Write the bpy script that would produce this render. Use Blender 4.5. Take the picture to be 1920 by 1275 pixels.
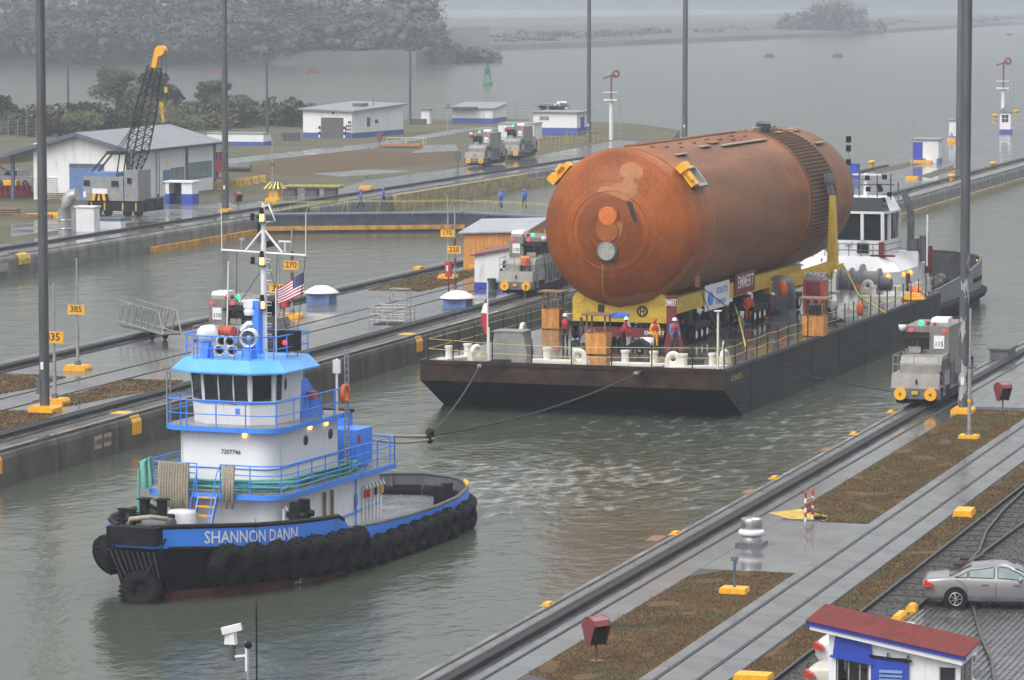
import bpy, math, random
from mathutils import Matrix, Vector, noise as mnoise
R = math.radians
rnd = random.Random(7)
for o in list(bpy.data.objects): bpy.data.objects.remove(o)
SC = bpy.context.scene
COL = SC.collection

# ------------------------------------------------------------------ camera
# world frame: Y runs along the lock, X to its right, the camera stands at the origin 21.4 m above the water
FPX, HZ, CX, CY, CAMH, VPX = 7100.0, -20.0, 960.0, 637.5, 21.4, 3110.0
PIT = math.atan((CY - HZ) / FPX)
TH = math.atan((VPX - CX) * math.cos(PIT) / FPX)
cam = bpy.data.cameras.new('camera'); camo = bpy.data.objects.new('camera', cam); COL.objects.link(camo)
camo.location = (0, 0, CAMH); camo.rotation_euler = (math.pi / 2 - PIT, 0, TH)
cam.sensor_width = 36; cam.lens = 36 * FPX / 1920; cam.clip_start = 1; cam.clip_end = 8000
SC.camera = camo

# ------------------------------------------------------------------ overcast daylight
SUN_EL, SUN_AZ = R(52), R(205)
w = bpy.data.worlds.new('World'); SC.world = w; w.use_nodes = True
nt = w.node_tree; nt.nodes.clear()
sky = nt.nodes.new('ShaderNodeTexSky'); sky.sky_type = 'NISHITA'; sky.sun_disc = False
sky.sun_elevation = SUN_EL; sky.sun_rotation = SUN_AZ; sky.air_density = 1.6; sky.dust_density = 6.0; sky.ozone_density = 1.0
hs = nt.nodes.new('ShaderNodeHueSaturation'); hs.inputs['Saturation'].default_value = 0.22
bg = nt.nodes.new('ShaderNodeBackground'); bg.inputs['Strength'].default_value = 0.11
wo = nt.nodes.new('ShaderNodeOutputWorld')
nt.links.new(sky.outputs[0], hs.inputs['Color']); nt.links.new(hs.outputs[0], bg.inputs[0]); nt.links.new(bg.outputs[0], wo.inputs[0])
sl = bpy.data.lights.new('sun', 'SUN'); sl.energy = 0.7; sl.angle = R(40); sl.color = (1, .96, .9)
so = bpy.data.objects.new('sun', sl); COL.objects.link(so)
so.rotation_euler = (math.pi / 2 - SUN_EL, 0, math.pi - SUN_AZ + math.pi)
so['kind'] = 'helper'
vs = SC.view_settings; vs.view_transform = 'Standard'; vs.look = 'None'; vs.exposure = 1.0; vs.gamma = 1.0; vs.use_curve_mapping = False
SC.cycles.max_bounces = 6; SC.cycles.diffuse_bounces = 3; SC.cycles.glossy_bounces = 3; SC.cycles.transmission_bounces = 4; SC.cycles.transparent_max_bounces = 8
SC.cycles.volume_bounces = 1; SC.cycles.use_denoising = True; SC.cycles.caustics_reflective = False; SC.cycles.caustics_refractive = False

# ------------------------------------------------------------------ helpers
CP, SP, CT, ST = math.cos(PIT), math.sin(PIT), math.cos(TH), math.sin(TH)
def ray(px, py):
    x = (px - CX) / FPX; y = -(py - CY) / FPX
    f = CP + y * SP; u = -SP + y * CP
    return Vector((x * CT - f * ST, x * ST + f * CT, u))
def P(px, py, z=1.6):                       # where the sight line of a photo pixel meets the level z
    r = ray(px, py); t = (z - CAMH) / r.z
    return Vector((r.x * t, r.y * t, z))
def PD(px, py, d):                          # the point of that sight line at depth d
    r = ray(px, py); return Vector((0, 0, CAMH)) + r * d
def SCL(p):                                 # photo pixels per metre at a world point
    f = -p[0] * ST + p[1] * CT
    return FPX / (f * CP - (p[2] - CAMH) * SP)
def ZT(p, py):                              # height on the vertical through p seen at photo row py
    lo, hi = -5.0, 90.0
    for _ in range(40):
        m = (lo + hi) / 2
        f = -p[0] * ST + p[1] * CT; d = f * CP - (m - CAMH) * SP; u = f * SP + (m - CAMH) * CP
        if CY - FPX * u / d > py: lo = m
        else: hi = m
    return lo
WZ = 1.6                                    # level of the lock walls above the water

def lin(c): return tuple(((v / 255) / 12.92 if v / 255 <= .04045 else ((v / 255 + .055) / 1.055) ** 2.4) for v in c)
MATS = {}
def mt(key, col, rough=.5, metal=0., var=.18, scale=2., bump=0., bscale=20., emit=0., spec=.5, rvar=0., rscale=.4, coat=0., stretch=None, col2=None, thr=None):
    """procedural surface: base colour with two octaves of wear, rough patches, fine relief"""
    m = bpy.data.materials.new(key); m.use_nodes = True; n = m.node_tree; b = n.nodes['Principled BSDF']
    c = tuple(col) + (1,)
    b.inputs['Roughness'].default_value = rough; b.inputs['Metallic'].default_value = metal
    b.inputs['Specular IOR Level'].default_value = spec
    if coat: b.inputs['Coat Weight'].default_value = coat; b.inputs['Coat Roughness'].default_value = .08
    if emit:
        b.inputs['Emission Color'].default_value = c; b.inputs['Emission Strength'].default_value = emit
    tc = n.nodes.new('ShaderNodeTexCoord'); vec = tc.outputs['Object']
    if stretch:
        mp = n.nodes.new('ShaderNodeMapping'); mp.inputs['Scale'].default_value = stretch; n.links.new(vec, mp.inputs[0]); vec = mp.outputs[0]
    def nz(s, det=4, rg=.6):
        q = n.nodes.new('ShaderNodeTexNoise'); q.inputs['Scale'].default_value = s; q.inputs['Detail'].default_value = det; q.inputs['Roughness'].default_value = rg
        n.links.new(vec, q.inputs['Vector']); return q.outputs['Fac']
    if var or col2:
        rp = n.nodes.new('ShaderNodeValToRGB'); n.links.new(nz(scale, 6, .65), rp.inputs[0])
        d = col2 if col2 else tuple(v * (1 - var * 1.6) for v in col)
        h = tuple(min(1, v * (1 + var)) for v in col)
        lo, hi = thr if thr else (.32, .68)
        rp.color_ramp.elements[0].position = lo; rp.color_ramp.elements[0].color = tuple(d) + (1,)
        rp.color_ramp.elements[1].position = hi; rp.color_ramp.elements[1].color = h + (1,)
        n.links.new(rp.outputs[0], b.inputs['Base Color'])
        if emit: n.links.new(rp.outputs[0], b.inputs['Emission Color'])
    else: b.inputs['Base Color'].default_value = c
    if rvar:
        mr = n.nodes.new('ShaderNodeMapRange'); n.links.new(nz(rscale, 4), mr.inputs[0])
        mr.inputs[1].default_value = .38; mr.inputs[2].default_value = .62
        mr.inputs[3].default_value = max(.03, rough - rvar); mr.inputs[4].default_value = min(1, rough + rvar)
        n.links.new(mr.outputs[0], b.inputs['Roughness'])
    if bump:
        bp = n.nodes.new('ShaderNodeBump'); bp.inputs['Strength'].default_value = 1; bp.inputs['Distance'].default_value = bump
        n.links.new(nz(bscale, 5), bp.inputs['Height']); n.links.new(bp.outputs[0], b.inputs['Normal'])
    MATS[key] = m; return m

V = Vector
class MB:
    """collects shapes and links them as one mesh object"""
    def __init__(s, mat): s.v = []; s.f = []; s.fm = []; s.fs = []; s.mats = []; s.M = None; s.use(mat)
    def use(s, mat):
        if mat not in s.mats: s.mats.append(mat)
        s.k = s.mats.index(mat); return s
    def at(s, M=None): s.M = M; return s
    def vs(s, pts):
        n = len(s.v)
        s.v += [tuple(s.M @ V(p)) if s.M else tuple(p) for p in pts]; return n
    def fc(s, idx, sm=False): s.f.append(tuple(idx)); s.fm.append(s.k); s.fs.append(sm)
    def poly(s, pts): n = s.vs(pts); s.fc(range(n, n + len(pts))); return s
    def box(s, x0, y0, z0, x1, y1, z1):
        n = s.vs([(x, y, z) for z in (z0, z1) for y in (y0, y1) for x in (x0, x1)])
        for q in ((0, 2, 3, 1), (4, 5, 7, 6), (0, 1, 5, 4), (2, 6, 7, 3), (0, 4, 6, 2), (1, 3, 7, 5)): s.fc([n + i for i in q])
        return s
    def bx(s, c, d, rz=0.):
        if rz:
            o = s.M; M = Matrix.Translation(c) @ Matrix.Rotation(rz, 4, 'Z'); s.M = o @ M if o else M
            s.box(-d[0] / 2, -d[1] / 2, -d[2] / 2, d[0] / 2, d[1] / 2, d[2] / 2); s.M = o; return s
        return s.box(c[0] - d[0] / 2, c[1] - d[1] / 2, c[2] - d[2] / 2, c[0] + d[0] / 2, c[1] + d[1] / 2, c[2] + d[2] / 2)
    def _fr(s, p, q):
        p, q = V(p), V(q); d = (q - p).normalized(); a = V((0, 0, 1)) if abs(d.z) < .95 else V((0, 1, 0))
        x = d.cross(a).normalized(); return p, q, x, x.cross(d).normalized()
    def bar(s, p, q, w, h=None):
        h = h or w; p, q, x, y = s._fr(p, q); pts = []
        for c in (p, q): pts += [c - x * w / 2 - y * h / 2, c + x * w / 2 - y * h / 2, c + x * w / 2 + y * h / 2, c - x * w / 2 + y * h / 2]
        n = s.vs(pts)
        for i in range(4): s.fc([n + i, n + (i + 1) % 4, n + 4 + (i + 1) % 4, n + 4 + i])
        s.fc([n + 3, n + 2, n + 1, n]); s.fc([n + 4, n + 5, n + 6, n + 7]); return s
    def cyl(s, p, q, r, r2=None, n=10, caps=True):
        r2 = r if r2 is None else r2; p, q, x, y = s._fr(p, q)
        an = [(math.cos(2 * math.pi * i / n), math.sin(2 * math.pi * i / n)) for i in range(n)]
        A = [p + x * c * r + y * e * r for c, e in an]; B = [q + x * c * r2 + y * e * r2 for c, e in an]
        k = s.vs(A + B)
        for i in range(n): s.fc([k + i, k + (i + 1) % n, k + n + (i + 1) % n, k + n + i], True)
        if caps:
            if r > 1e-6: k = s.vs(A); s.fc([k + i for i in reversed(range(n))])
            if r2 > 1e-6: k = s.vs(B); s.fc([k + i for i in range(n)])
        return s
    def path(s, pts, r, n=5, closed=False):
        pts = [V(p) for p in pts]; N = len(pts); rings = []
        for i, p in enumerate(pts):
            a = pts[(i - 1) % N] if (closed or i) else p; b = pts[(i + 1) % N] if (closed or i < N - 1) else p
            d = (b - a).normalized(); up = V((0, 0, 1)) if abs(d.z) < .9 else V((0, 1, 0))
            x = d.cross(up).normalized(); y = x.cross(d)
            rings.append([p + x * math.cos(2 * math.pi * j / n) * r + y * math.sin(2 * math.pi * j / n) * r for j in range(n)])
        return s.loft(rings, closed=closed, caps=not closed)
    def loft(s, rings, closed=False, caps=True, sm=True, ring=True):
        n = len(rings[0]); k = s.vs([p for r in rings for p in r]); N = len(rings)
        for i in range(N if closed else N - 1):
            a, b = k + i * n, k + ((i + 1) % N) * n
            for j in range(n if ring else n - 1): s.fc([a + j, a + (j + 1) % n, b + (j + 1) % n, b + j], sm)
        if caps:
            q = s.vs(rings[0]); s.fc([q + i for i in reversed(range(n))]); q = s.vs(rings[-1]); s.fc([q + i for i in range(n)])
        return s
    def lathe(s, prof, c=(0, 0, 0), n=16, ax='z', caps=False, sm=True):
        rings = []
        for r, h in prof:
            g = []
            for j in range(n):
                a = 2 * math.pi * j / n; u, w_ = r * math.cos(a), r * math.sin(a)
                g.append(V(c) + (V((u, w_, h)) if ax == 'z' else V((h, u, w_)) if ax == 'x' else V((w_, h, u))))
            rings.append(g)
        return s.loft(rings, caps=caps, sm=sm)
    def prism(s, poly, a, b, ax='z'):
        f = {'z': lambda p, h: (p[0], p[1], h), 'x': lambda p, h: (h, p[0], p[1]), 'y': lambda p, h: (p[0], h, p[1])}[ax]
        n = len(poly); k = s.vs([f(p, a) for p in poly] + [f(p, b) for p in poly])
        for i in range(n): s.fc([k + i, k + (i + 1) % n, k + n + (i + 1) % n, k + n + i])
        s.fc([k + i for i in reversed(range(n))]); s.fc([k + n + i for i in range(n)]); return s
    def ball(s, c, r, sc=(1, 1, 1), n=10, m=6):
        return s.loft([[V(c) + V((math.cos(2 * math.pi * j / n) * math.sin(t) * r * sc[0], math.sin(2 * math.pi * j / n) * math.sin(t) * r * sc[1], -math.cos(t) * r * sc[2])) for j in range(n)]
                       for t in [math.pi * (i + .02) / (m + .04) for i in range(m + 1)]], caps=False)
    def torus(s, c, R_, r, ax='x', n=18, m=8, flat=1.):
        rings = []
        for i in range(n):
            a = 2 * math.pi * i / n; g = []
            for j in range(m):
                b = 2 * math.pi * j / m; q = R_ + r * math.cos(b); h = r * math.sin(b) * flat
                u, w_ = q * math.cos(a), q * math.sin(a)
                g.append(V(c) + (V((h, u, w_)) if ax == 'x' else V((w_, h, u)) if ax == 'y' else V((u, w_, h))))
            rings.append(g)
        return s.loft(rings, closed=True, caps=False)
    def put(s, name, parent=None, loc=None, rz=0., **kw):
        me = bpy.data.meshes.new(name); me.from_pydata(s.v, [], s.f)
        for k in s.mats: me.materials.append(MATS[k])
        me.polygons.foreach_set('material_index', s.fm); me.polygons.foreach_set('use_smooth', s.fs); me.update()
        return link(name, me, parent, loc, rz, **kw)
def link(name, me, parent=None, loc=None, rz=0., **kw):
    o = bpy.data.objects.new(name, me); COL.objects.link(o)
    if parent: o.parent = parent
    if loc is not None: o.location = loc
    if rz: o.rotation_euler = (0, 0, rz)
    for k, v in kw.items(): o[k] = v
    return o
def T(name, label, cat, loc=(0, 0, 0), rz=0., group=None):
    o = bpy.data.objects.new(name, None); COL.objects.link(o); o.location = loc; o.rotation_euler = (0, 0, rz); o.empty_display_size = .3
    o['label'] = label; o['category'] = cat
    if group: o['group'] = group
    return o
def tag(o, label, cat, group=None):
    o['label'] = label; o['category'] = cat
    if group: o['group'] = group
    return o
KIDS = {}
def dup(root, loc, rz, label=None, scale=None):
    if not KIDS:
        pass
    r = root.copy(); COL.objects.link(r); r.location = loc; r.rotation_euler = (0, 0, rz)
    if label: r['label'] = label
    if scale: r.scale = (scale,) * 3
    def kids(a, b):
        for ch in list(a.children):
            c = ch.copy(); COL.objects.link(c); c.parent = b; kids(ch, c)
    kids(root, r); return r
TXT = {}
def text_mesh(s, size, mat, align='CENTER'):
    """flat lettering as a mesh in its own XY plane"""
    cu = bpy.data.curves.new('lettering', 'FONT'); cu.body = s; cu.size = size; cu.align_x = align; cu.align_y = 'CENTER'; cu.resolution_u = 2; cu.offset = size * .010
    o = bpy.data.objects.new('lettering', cu); COL.objects.link(o)
    me = bpy.data.meshes.new_from_object(o.evaluated_get(bpy.context.evaluated_depsgraph_get()))
    bpy.data.objects.remove(o); bpy.data.curves.remove(cu); me.materials.clear(); me.materials.append(MATS[mat]); return me
def text(s, size, mat, parent, M, name='lettering', sx=1., align='CENTER', bold=0.):
    me = text_mesh(s, size, mat, align)
    me.transform(M @ Matrix.Diagonal((sx, 1, 1, 1))); return link(name, me, parent)
def face_M(loc, rz):           # lettering standing upright, read from the direction rz - 90 deg
    return Matrix.Translation(loc) @ Matrix.Rotation(rz, 4, 'Z') @ Matrix.Rotation(math.pi / 2, 4, 'X')
# ------------------------------------------------------------------ materials
g = lambda v: (v, v, v)
mt('concrete', (.085, .087, .091), .19, var=.3, scale=.6, rvar=.15, rscale=.25, bump=.002, bscale=9, coat=.45)
mt('slab', (.125, .127, .132), .22, var=.2, scale=.8, rvar=.16, rscale=.3, bump=.003, bscale=9)
mt('darkconc', (.10, .10, .105), .3, var=.35, scale=.5, rvar=.15, bump=.006, bscale=6)
mt('wallface', (.085, .08, .072), .6, var=.45, scale=.7, bump=.02, bscale=4, stretch=(1, 1, .5))
mt('wallpale', (.17, .17, .165), .6, var=.35, scale=.8, bump=.02, bscale=4, stretch=(1, 1, .5))
mt('joint', (.05, .05, .05), .6)
mt('railtop', (.085, .088, .092), .4, .5, var=.2, scale=3)
mt('raildark', (.012, .012, .013), .65, 0, var=.3, scale=3)
mt('soil', (.10, .064, .030), .9, var=.3, scale=.8, bump=.02, bscale=14, col2=(.06, .043, .024), spec=.2)
mt('blade', (.125, .078, .034), .9, var=.25, scale=.35, col2=(.078, .052, .025), spec=.1)
mt('bladegreen', (.06, .085, .03), .8, var=.3, scale=.4)
mt('fargrass', (.070, .062, .032), .9, var=.4, scale=.12, col2=(.040, .046, .022), bump=.05, bscale=3)
mt('gravel', (.055, .05, .045), .75, var=.5, scale=9, bump=.03, bscale=18)
mt('yellow', (.85, .42, .02), .4, var=.1, scale=4)
mt('yellowdull', (.55, .36, .06), .55, var=.35, scale=3)
mt('paleyellow', (.62, .56, .10), .5, var=.15)
mt('white', (.74, .75, .77), .45, var=.06, scale=1.5)
mt('whitewall', (.74, .75, .77), .6, var=.03, scale=1.1, stretch=(1.6, 1.6, .35), col2=(.55, .55, .53), thr=(.30, .46))
mt('bandblue', (.05, .095, .36), .5, var=.15)
mt('blue', (.025, .06, .42), .5, var=.1)
mt('paleblue', (.11, .20, .42), .5, var=.12)
mt('greyblue', (.10, .13, .19), .5, var=.2)
mt('grey', (.26, .265, .27), .45, var=.15, scale=2)
mt('greydark', (.10, .105, .115), .5, var=.2, scale=2)
mt('black', (.012, .012, .013), .6, var=.3, scale=3, spec=.2)
mt('rubber', (.013, .013, .014), .75, var=.4, scale=5, bump=.01, bscale=8, spec=.12)
mt('glass', (.012, .016, .02), .06, var=0, spec=.6)
mt('glasslight', (.16, .23, .24), .06, var=.15, scale=1.5, spec=.6)
mt('red', (.50, .035, .03), .45, var=.15)
mt('darkred', (.17, .022, .028), .5, var=.15)
mt('maroon', (.20, .05, .055), .4, var=.15)
mt('orange', (.80, .16, .03), .5, var=.1)
mt('plywood', (.60, .26, .06), .6, var=.25, scale=2.2, stretch=(3, 3, .5))
mt('wood', (.22, .13, .07), .7, var=.3, scale=3)
mt('galv', (.42, .43, .44), .35, .5, var=.15, scale=4)
mt('steel', (.5, .5, .51), .3, .8, var=.12, scale=3)
mt('pole', (.11, .115, .125), .4, .3, var=.2, scale=1, stretch=(2, 2, .3))
mt('polepatch', (.075, .078, .085), .45, .2, var=.2, scale=1.4, stretch=(1.5, 1.5, .5), col2=(.40, .41, .43), thr=(.455, .48))
mt('skin', (.22, .11, .07), .6, var=.1)
mt('foliage', (.032, .052, .019), .8, var=.45, scale=.5, col2=(.03, .045, .02))
mt('foliagedry', (.115, .088, .045), .85, var=.4, scale=.6, col2=(.065, .05, .028))
mt('bark', (.08, .06, .045), .9, var=.3)
mt('tin', (.30, .32, .35), .35, .4, var=.15, scale=.8, stretch=(.4, 3, 1))
mt('tinlight', (.45, .48, .52), .3, .4, var=.12, scale=.8)
mt('text', (.012, .012, .012), .5, var=0)
mt('textwhite', (.8, .8, .82), .5, var=0)
mt('lampyellow', (1., .50, .13), .4, var=0, emit=1.5)
mt('lampsoft', (1., .42, .02), .4, var=0, emit=.8)
mt('lampred', (1., .03, .03), .4, var=0, emit=.9)
mt('lampgreen', (.03, 1., .25), .4, var=0, emit=.9)
mt('lamporange', (.6, .12, .02), .3, var=0)
mt('lampdark', (.20, .015, .02), .3, var=0)
mt('hillgreen', (.075, .085, .06), .9, var=.25, scale=.03, col2=(.05, .058, .042))
mt('shore', (.07, .075, .06), .9, var=.3, scale=.02)
mt('buoyred', (.14, .06, .05), .7)
mt('buoygreen', (.03, .16, .09), .6)

# the water: grey green, ruffled by rain and wakes
m = bpy.data.materials.new('water'); m.use_nodes = True; n = m.node_tree; b = n.nodes['Principled BSDF']; MATS['water'] = m
b.inputs['Base Color'].default_value = (.064, .074, .055, 1); b.inputs['Roughness'].default_value = .14; b.inputs['IOR'].default_value = 1.33
tc = n.nodes.new('ShaderNodeTexCoord')
def wnoise(sc, strech, det, rot=0.):
    mp = n.nodes.new('ShaderNodeMapping'); mp.inputs['Scale'].default_value = strech; mp.inputs['Rotation'].default_value = (0, 0, rot); n.links.new(tc.outputs['Object'], mp.inputs[0])
    q = n.nodes.new('ShaderNodeTexNoise'); q.inputs['Scale'].default_value = sc; q.inputs['Detail'].default_value = det; q.inputs['Roughness'].default_value = .55
    n.links.new(mp.outputs[0], q.inputs['Vector']); return q.outputs['Fac']
def wmath(op, a, c):
    q = n.nodes.new('ShaderNodeMath'); q.operation = op
    for i, x in enumerate((a, c)):
        if isinstance(x, (int, float)): q.inputs[i].default_value = x
        else: n.links.new(x, q.inputs[i])
    return q.outputs[0]
fine = wnoise(1.6, (1, .7, 1), 4, .5); swell = wnoise(.45, (1, .55, 1), 3, 1.1); patch = wnoise(.035, (1, .6, 1), 2)
h = wmath('ADD', wmath('MULTIPLY', fine, .35), wmath('MULTIPLY', swell, .8))
amp = wmath('ADD', wmath('MULTIPLY', patch, 1.0), .10)
h = wmath('MULTIPLY', h, amp)
# prop wash: torn foam in the tug's wake and a thin line under the barge bow
geo = n.nodes.new('ShaderNodeNewGeometry'); foam_ = None
def wash(px, py, r0):
    q = P(px, py, 0); d = n.nodes.new('ShaderNodeVectorMath'); d.operation = 'DISTANCE'; n.links.new(geo.outputs['Position'], d.inputs[0]); d.inputs[1].default_value = q
    mr = n.nodes.new('ShaderNodeMapRange'); n.links.new(d.outputs['Value'], mr.inputs[0]); mr.inputs[1].default_value = r0; mr.inputs[2].default_value = 0; mr.inputs[3].default_value = 0; mr.inputs[4].default_value = 1; return mr.outputs[0]
ws = wmath('MAXIMUM', wmath('MAXIMUM', wash(940, 915, 13), wash(1090, 890, 11)), wmath('MULTIPLY', wash(1480, 800, 24), .5))
h = wmath('MULTIPLY', h, wmath('ADD', wmath('MULTIPLY', ws, 1.5), 1.))
ft = wnoise(1.5, (1, .4, 1), 8, .8); fr_ = n.nodes.new('ShaderNodeMapRange'); n.links.new(wmath('ADD', wmath('MULTIPLY', ws, .20), ft), fr_.inputs[0]); fr_.inputs[1].default_value = .60; fr_.inputs[2].default_value = .80; fm_ = wmath('MULTIPLY', fr_.outputs[0], wmath('MINIMUM', wmath('MULTIPLY', ws, 3.), 1.))
mx_ = n.nodes.new('ShaderNodeMix'); mx_.data_type = 'RGBA'; n.links.new(wmath('MULTIPLY', fm_, .6), mx_.inputs['Factor']); mx_.inputs[6].default_value = (.064, .074, .055, 1); mx_.inputs[7].default_value = (.42, .44, .42, 1); n.links.new(mx_.outputs[2], b.inputs['Base Color'])
bp = n.nodes.new('ShaderNodeBump'); bp.inputs['Strength'].default_value = 1; bp.inputs['Distance'].default_value = .22
n.links.new(h, bp.inputs['Height']); n.links.new(bp.outputs[0], b.inputs['Normal'])

# ------------------------------------------------------------------ water, lock walls, land
def sheet(name, poly, z, mat, **kw): return MB(mat).poly([(p[0], p[1], z) for p in poly]).put(name, **kw)
MB('water').poly([(-2900, -190, 0), (1900, -190, 0), (1900, 3900, 0), (-2900, 3900, 0)]).put('water', kind='structure')
def lockwall(name, poly, z=WZ, mat='concrete', side='wallface'):
    mb = MB(side); mb.prism(poly, -4, z - .02); mb.use(mat); mb.prism(poly, z - .02, z); return mb.put(name, kind='structure')
near = lockwall('near_quay', [(-33.85, -60), (120, -60), (120, 700), (-33.85, 700)])
center_poly = [(-68.0, -60), (-68.0, 540), (-72, 620), (-90, 640), (-98, 560), (-94, 500), (-86, 440), (-84.4, 400), (-84.4, -60)][::-1]
center = lockwall('center_quay', center_poly)
far_poly = [(-117.7, -60), (-117.7, 441), (-122, 475), (-132, 520), (-146, 545), (-172, 560), (-190, 540), (-215, 545), (-330, 640), (-520, 640), (-800, 500), (-800, -60)]
far = lockwall('far_quay', far_poly, mat='fargrass')

def coping(parent, x, y0, y1, step, sgn, mat, r=.32, top=WZ + .004):
    """a row of coping blocks with a rounded water edge, each its own piece with an open joint"""
    prof = [(-.9, top), (0, top)] + [(r * math.sin(a), top - r * (1 - math.cos(a))) for a in (R(30), R(60), R(90))] + [(r, -1.2), (-.9, -1.2)]
    m = MB(mat); m.prism([(p[0] * sgn, p[1]) for p in prof][::int(-sgn)], 0, step - .05, 'y'); o = m.put('coping_block', parent, (x, y0, 0))
    y = y0 + step
    while y < y1: link('coping_block', o.data, parent, (x, y, 0)); y += step
coping(near, -33.83, 60, 260, 6, -1, 'wallpale', .12)
coping(center, -68.3, 120, 300, 7, 1, 'wallface', .42)
coping(center, -68.3, 302, 540, 9, 1, 'wallpale', .42)
coping(far, -117.9, 200, 311, 8, 1, 'wallpale', .42)
coping(far, -117.9, 326, 441, 9, 1, 'wallpale', .42)

def track(parent, x, y0, y1, gauge=1.7, rack=True, z=WZ):
    for s in (-1, 1):
        mb = MB('raildark'); mb.box(x + s * gauge / 2 - .09, y0, z, x + s * gauge / 2 + .09, y1, z + .006)
        mb.use('railtop').box(x + s * gauge / 2 - .03, y0, z + .004, x + s * gauge / 2 + .03, y1, z + .05); mb.put('rail', parent)
    if rack:
        mb = MB('raildark'); mb.box(x - .22, y0, z, x + .22, y1, z + .17)
        mb.use('railtop').box(x - .2, y0, z + .165, x - .1, y1, z + .19); mb.put('rack_rail', parent)
track(near, -32.75, 60, 320)
track(center, -69.9, 100, 300); track(center, -82.6, 100, 420)
track(far, -120.6, 200, 430)

# slabs of the near apron and of the return track, each a piece
def slabs(parent, x0, x1, y0, y1, step, mat, z0, th, name='slab', gap=.03):
    m = MB(mat); m.box(0, 0, 0, x1 - x0, step - gap, th); y = y0; first = None
    while y < y1 - .1:
        if first is None: first = m.put(name, parent, (x0, y, z0))
        else: link(name, first.data, parent, (x0, y, z0))
        y += step
sheet('near_apron', [(-33.0, 60), (-27.6, 60), (-27.6, 320), (-33.0, 320)], WZ + .002, 'joint', kind='structure')
slabs(near, -33.7, -33.02, 60, 260, 5, 'slab', WZ, .012, 'apron_slab')
slabs(near, -32.5, -30.95, 60, 260, 5, 'concrete', WZ, .012, 'apron_slab')
pa = MB('concrete'); pa.box(-30.93, 125.0, WZ, -27.6, 137.4, WZ + .012); pa.put('concrete_pad', near)
for k in range(3): MB('concrete').box(-30.93 + k * 1.02, 178, WZ, -29.93 + k * 1.02, 260, WZ + .012).put('concrete_pad', near)
rt = MB('joint'); rt.box(-27.58, 60, WZ + .003, -25.02, 330, WZ + .02); rtp = rt.put('return_track_bed', kind='structure')
slabs(rtp, -27.55, -27.18, 60, 300, 4, 'slab', WZ + .02, .03, 'track_slab')
slabs(rtp, -27.02, -25.98, 60, 300, 4, 'slab', WZ + .02, .03, 'track_slab')
slabs(rtp, -25.82, -25.06, 60, 300, 4, 'slab', WZ + .02, .03, 'track_slab')
for x in (-27.1, -25.9): MB('raildark').box(x - .05, 60, WZ + .02, x + .05, 300, WZ + .035).use('railtop').box(x - .035, 60, WZ + .03, x + .035, 300, WZ + .062).put('rail', rtp)
for x in (-76.5, -74.35): MB('raildark').box(x - .07, 100, WZ, x + .07, 330, WZ + .006).use('railtop').box(x - .035, 100, WZ + .003, x + .035, 330, WZ + .03).put('rail', center)

# dry grass: soil sheet and many short blades
def inside(p, poly):
    c = False; j = len(poly) - 1
    for i in range(len(poly)):
        a, b_ = poly[i], poly[j]
        if (a[1] > p[1]) != (b_[1] > p[1]) and p[0] < (b_[0] - a[0]) * (p[1] - a[1]) / (b_[1] - a[1]) + a[0]: c = not c
        j = i
    return c
def grass(poly, dens, hgt, wid, z=WZ, green=.12, soil='soil', lift=.014):
    sheet('grass_soil', poly, z + lift, soil, kind='structure')
    xs = [p[0] for p in poly]; ys = [p[1] for p in poly]; area = (max(xs) - min(xs)) * (max(ys) - min(ys))
    mb = MB('blade'); mb.use('bladegreen'); mb.k = 0
    for _ in range(int(area * dens)):
        x = rnd.uniform(min(xs), max(xs)); y = rnd.uniform(min(ys), max(ys))
        if not inside((x, y), poly): continue
        if rnd.random() < .25: x += rnd.gauss(0, .12); y += rnd.gauss(0, .12)          # growth spilling over the edges
        if mnoise.noise(V((x * .9, y * .6, 9))) < -.38: continue                       # bare spots
        gn = mnoise.noise(V((x * .5, y * .35, 3)))
        mb.k = 1 if gn > .34 - green and rnd.random() < .75 else 0
        a = rnd.uniform(0, 6.28); l = rnd.uniform(.4, 1) * hgt; dx, dy = math.cos(a) * wid, math.sin(a) * wid
        tx, ty = rnd.uniform(-1, 1) * l, rnd.uniform(-1, 1) * l
        k = mb.vs([(x - dx, y - dy, z + lift), (x + dx, y + dy, z + lift), (x + tx, y + ty, z + lift + l)]); mb.fc((k, k + 1, k + 2))
    return mb.put('grass', kind='stuff')
def xy(*px): return [P(*q)[:2] for q in px]
grass([(-30.9, 104.2), (-27.6, 101), (-27.6, 124.9), (-30.0, 124.9), (-30.9, 123.2)], 300, .055, .016, green=.14)
grass([(-30.9, 141), (-29.4, 137.5), (-27.6, 137.5), (-27.6, 176.7), (-30.9, 176.7)], 280, .055, .016, green=.14)
grass([(-25.0, 96), (-23.9, 96), (-23.9, 230), (-25.0, 230)], 230, .06, .02, green=.14)
for pl in ([(-10, 700), (75, 703), (125, 707), (60, 728), (-10, 740)], [(60, 752), (150, 737), (235, 711), (345, 714), (300, 731), (230, 742), (130, 761)], [(-10, 770), (60, 770), (106, 774), (76, 792), (-10, 812)],
           [(690, 544), (790, 514), (870, 508), (900, 512), (850, 532), (790, 546)]):
    grass(xy(*pl), 70, .07, .04, green=.02)
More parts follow.
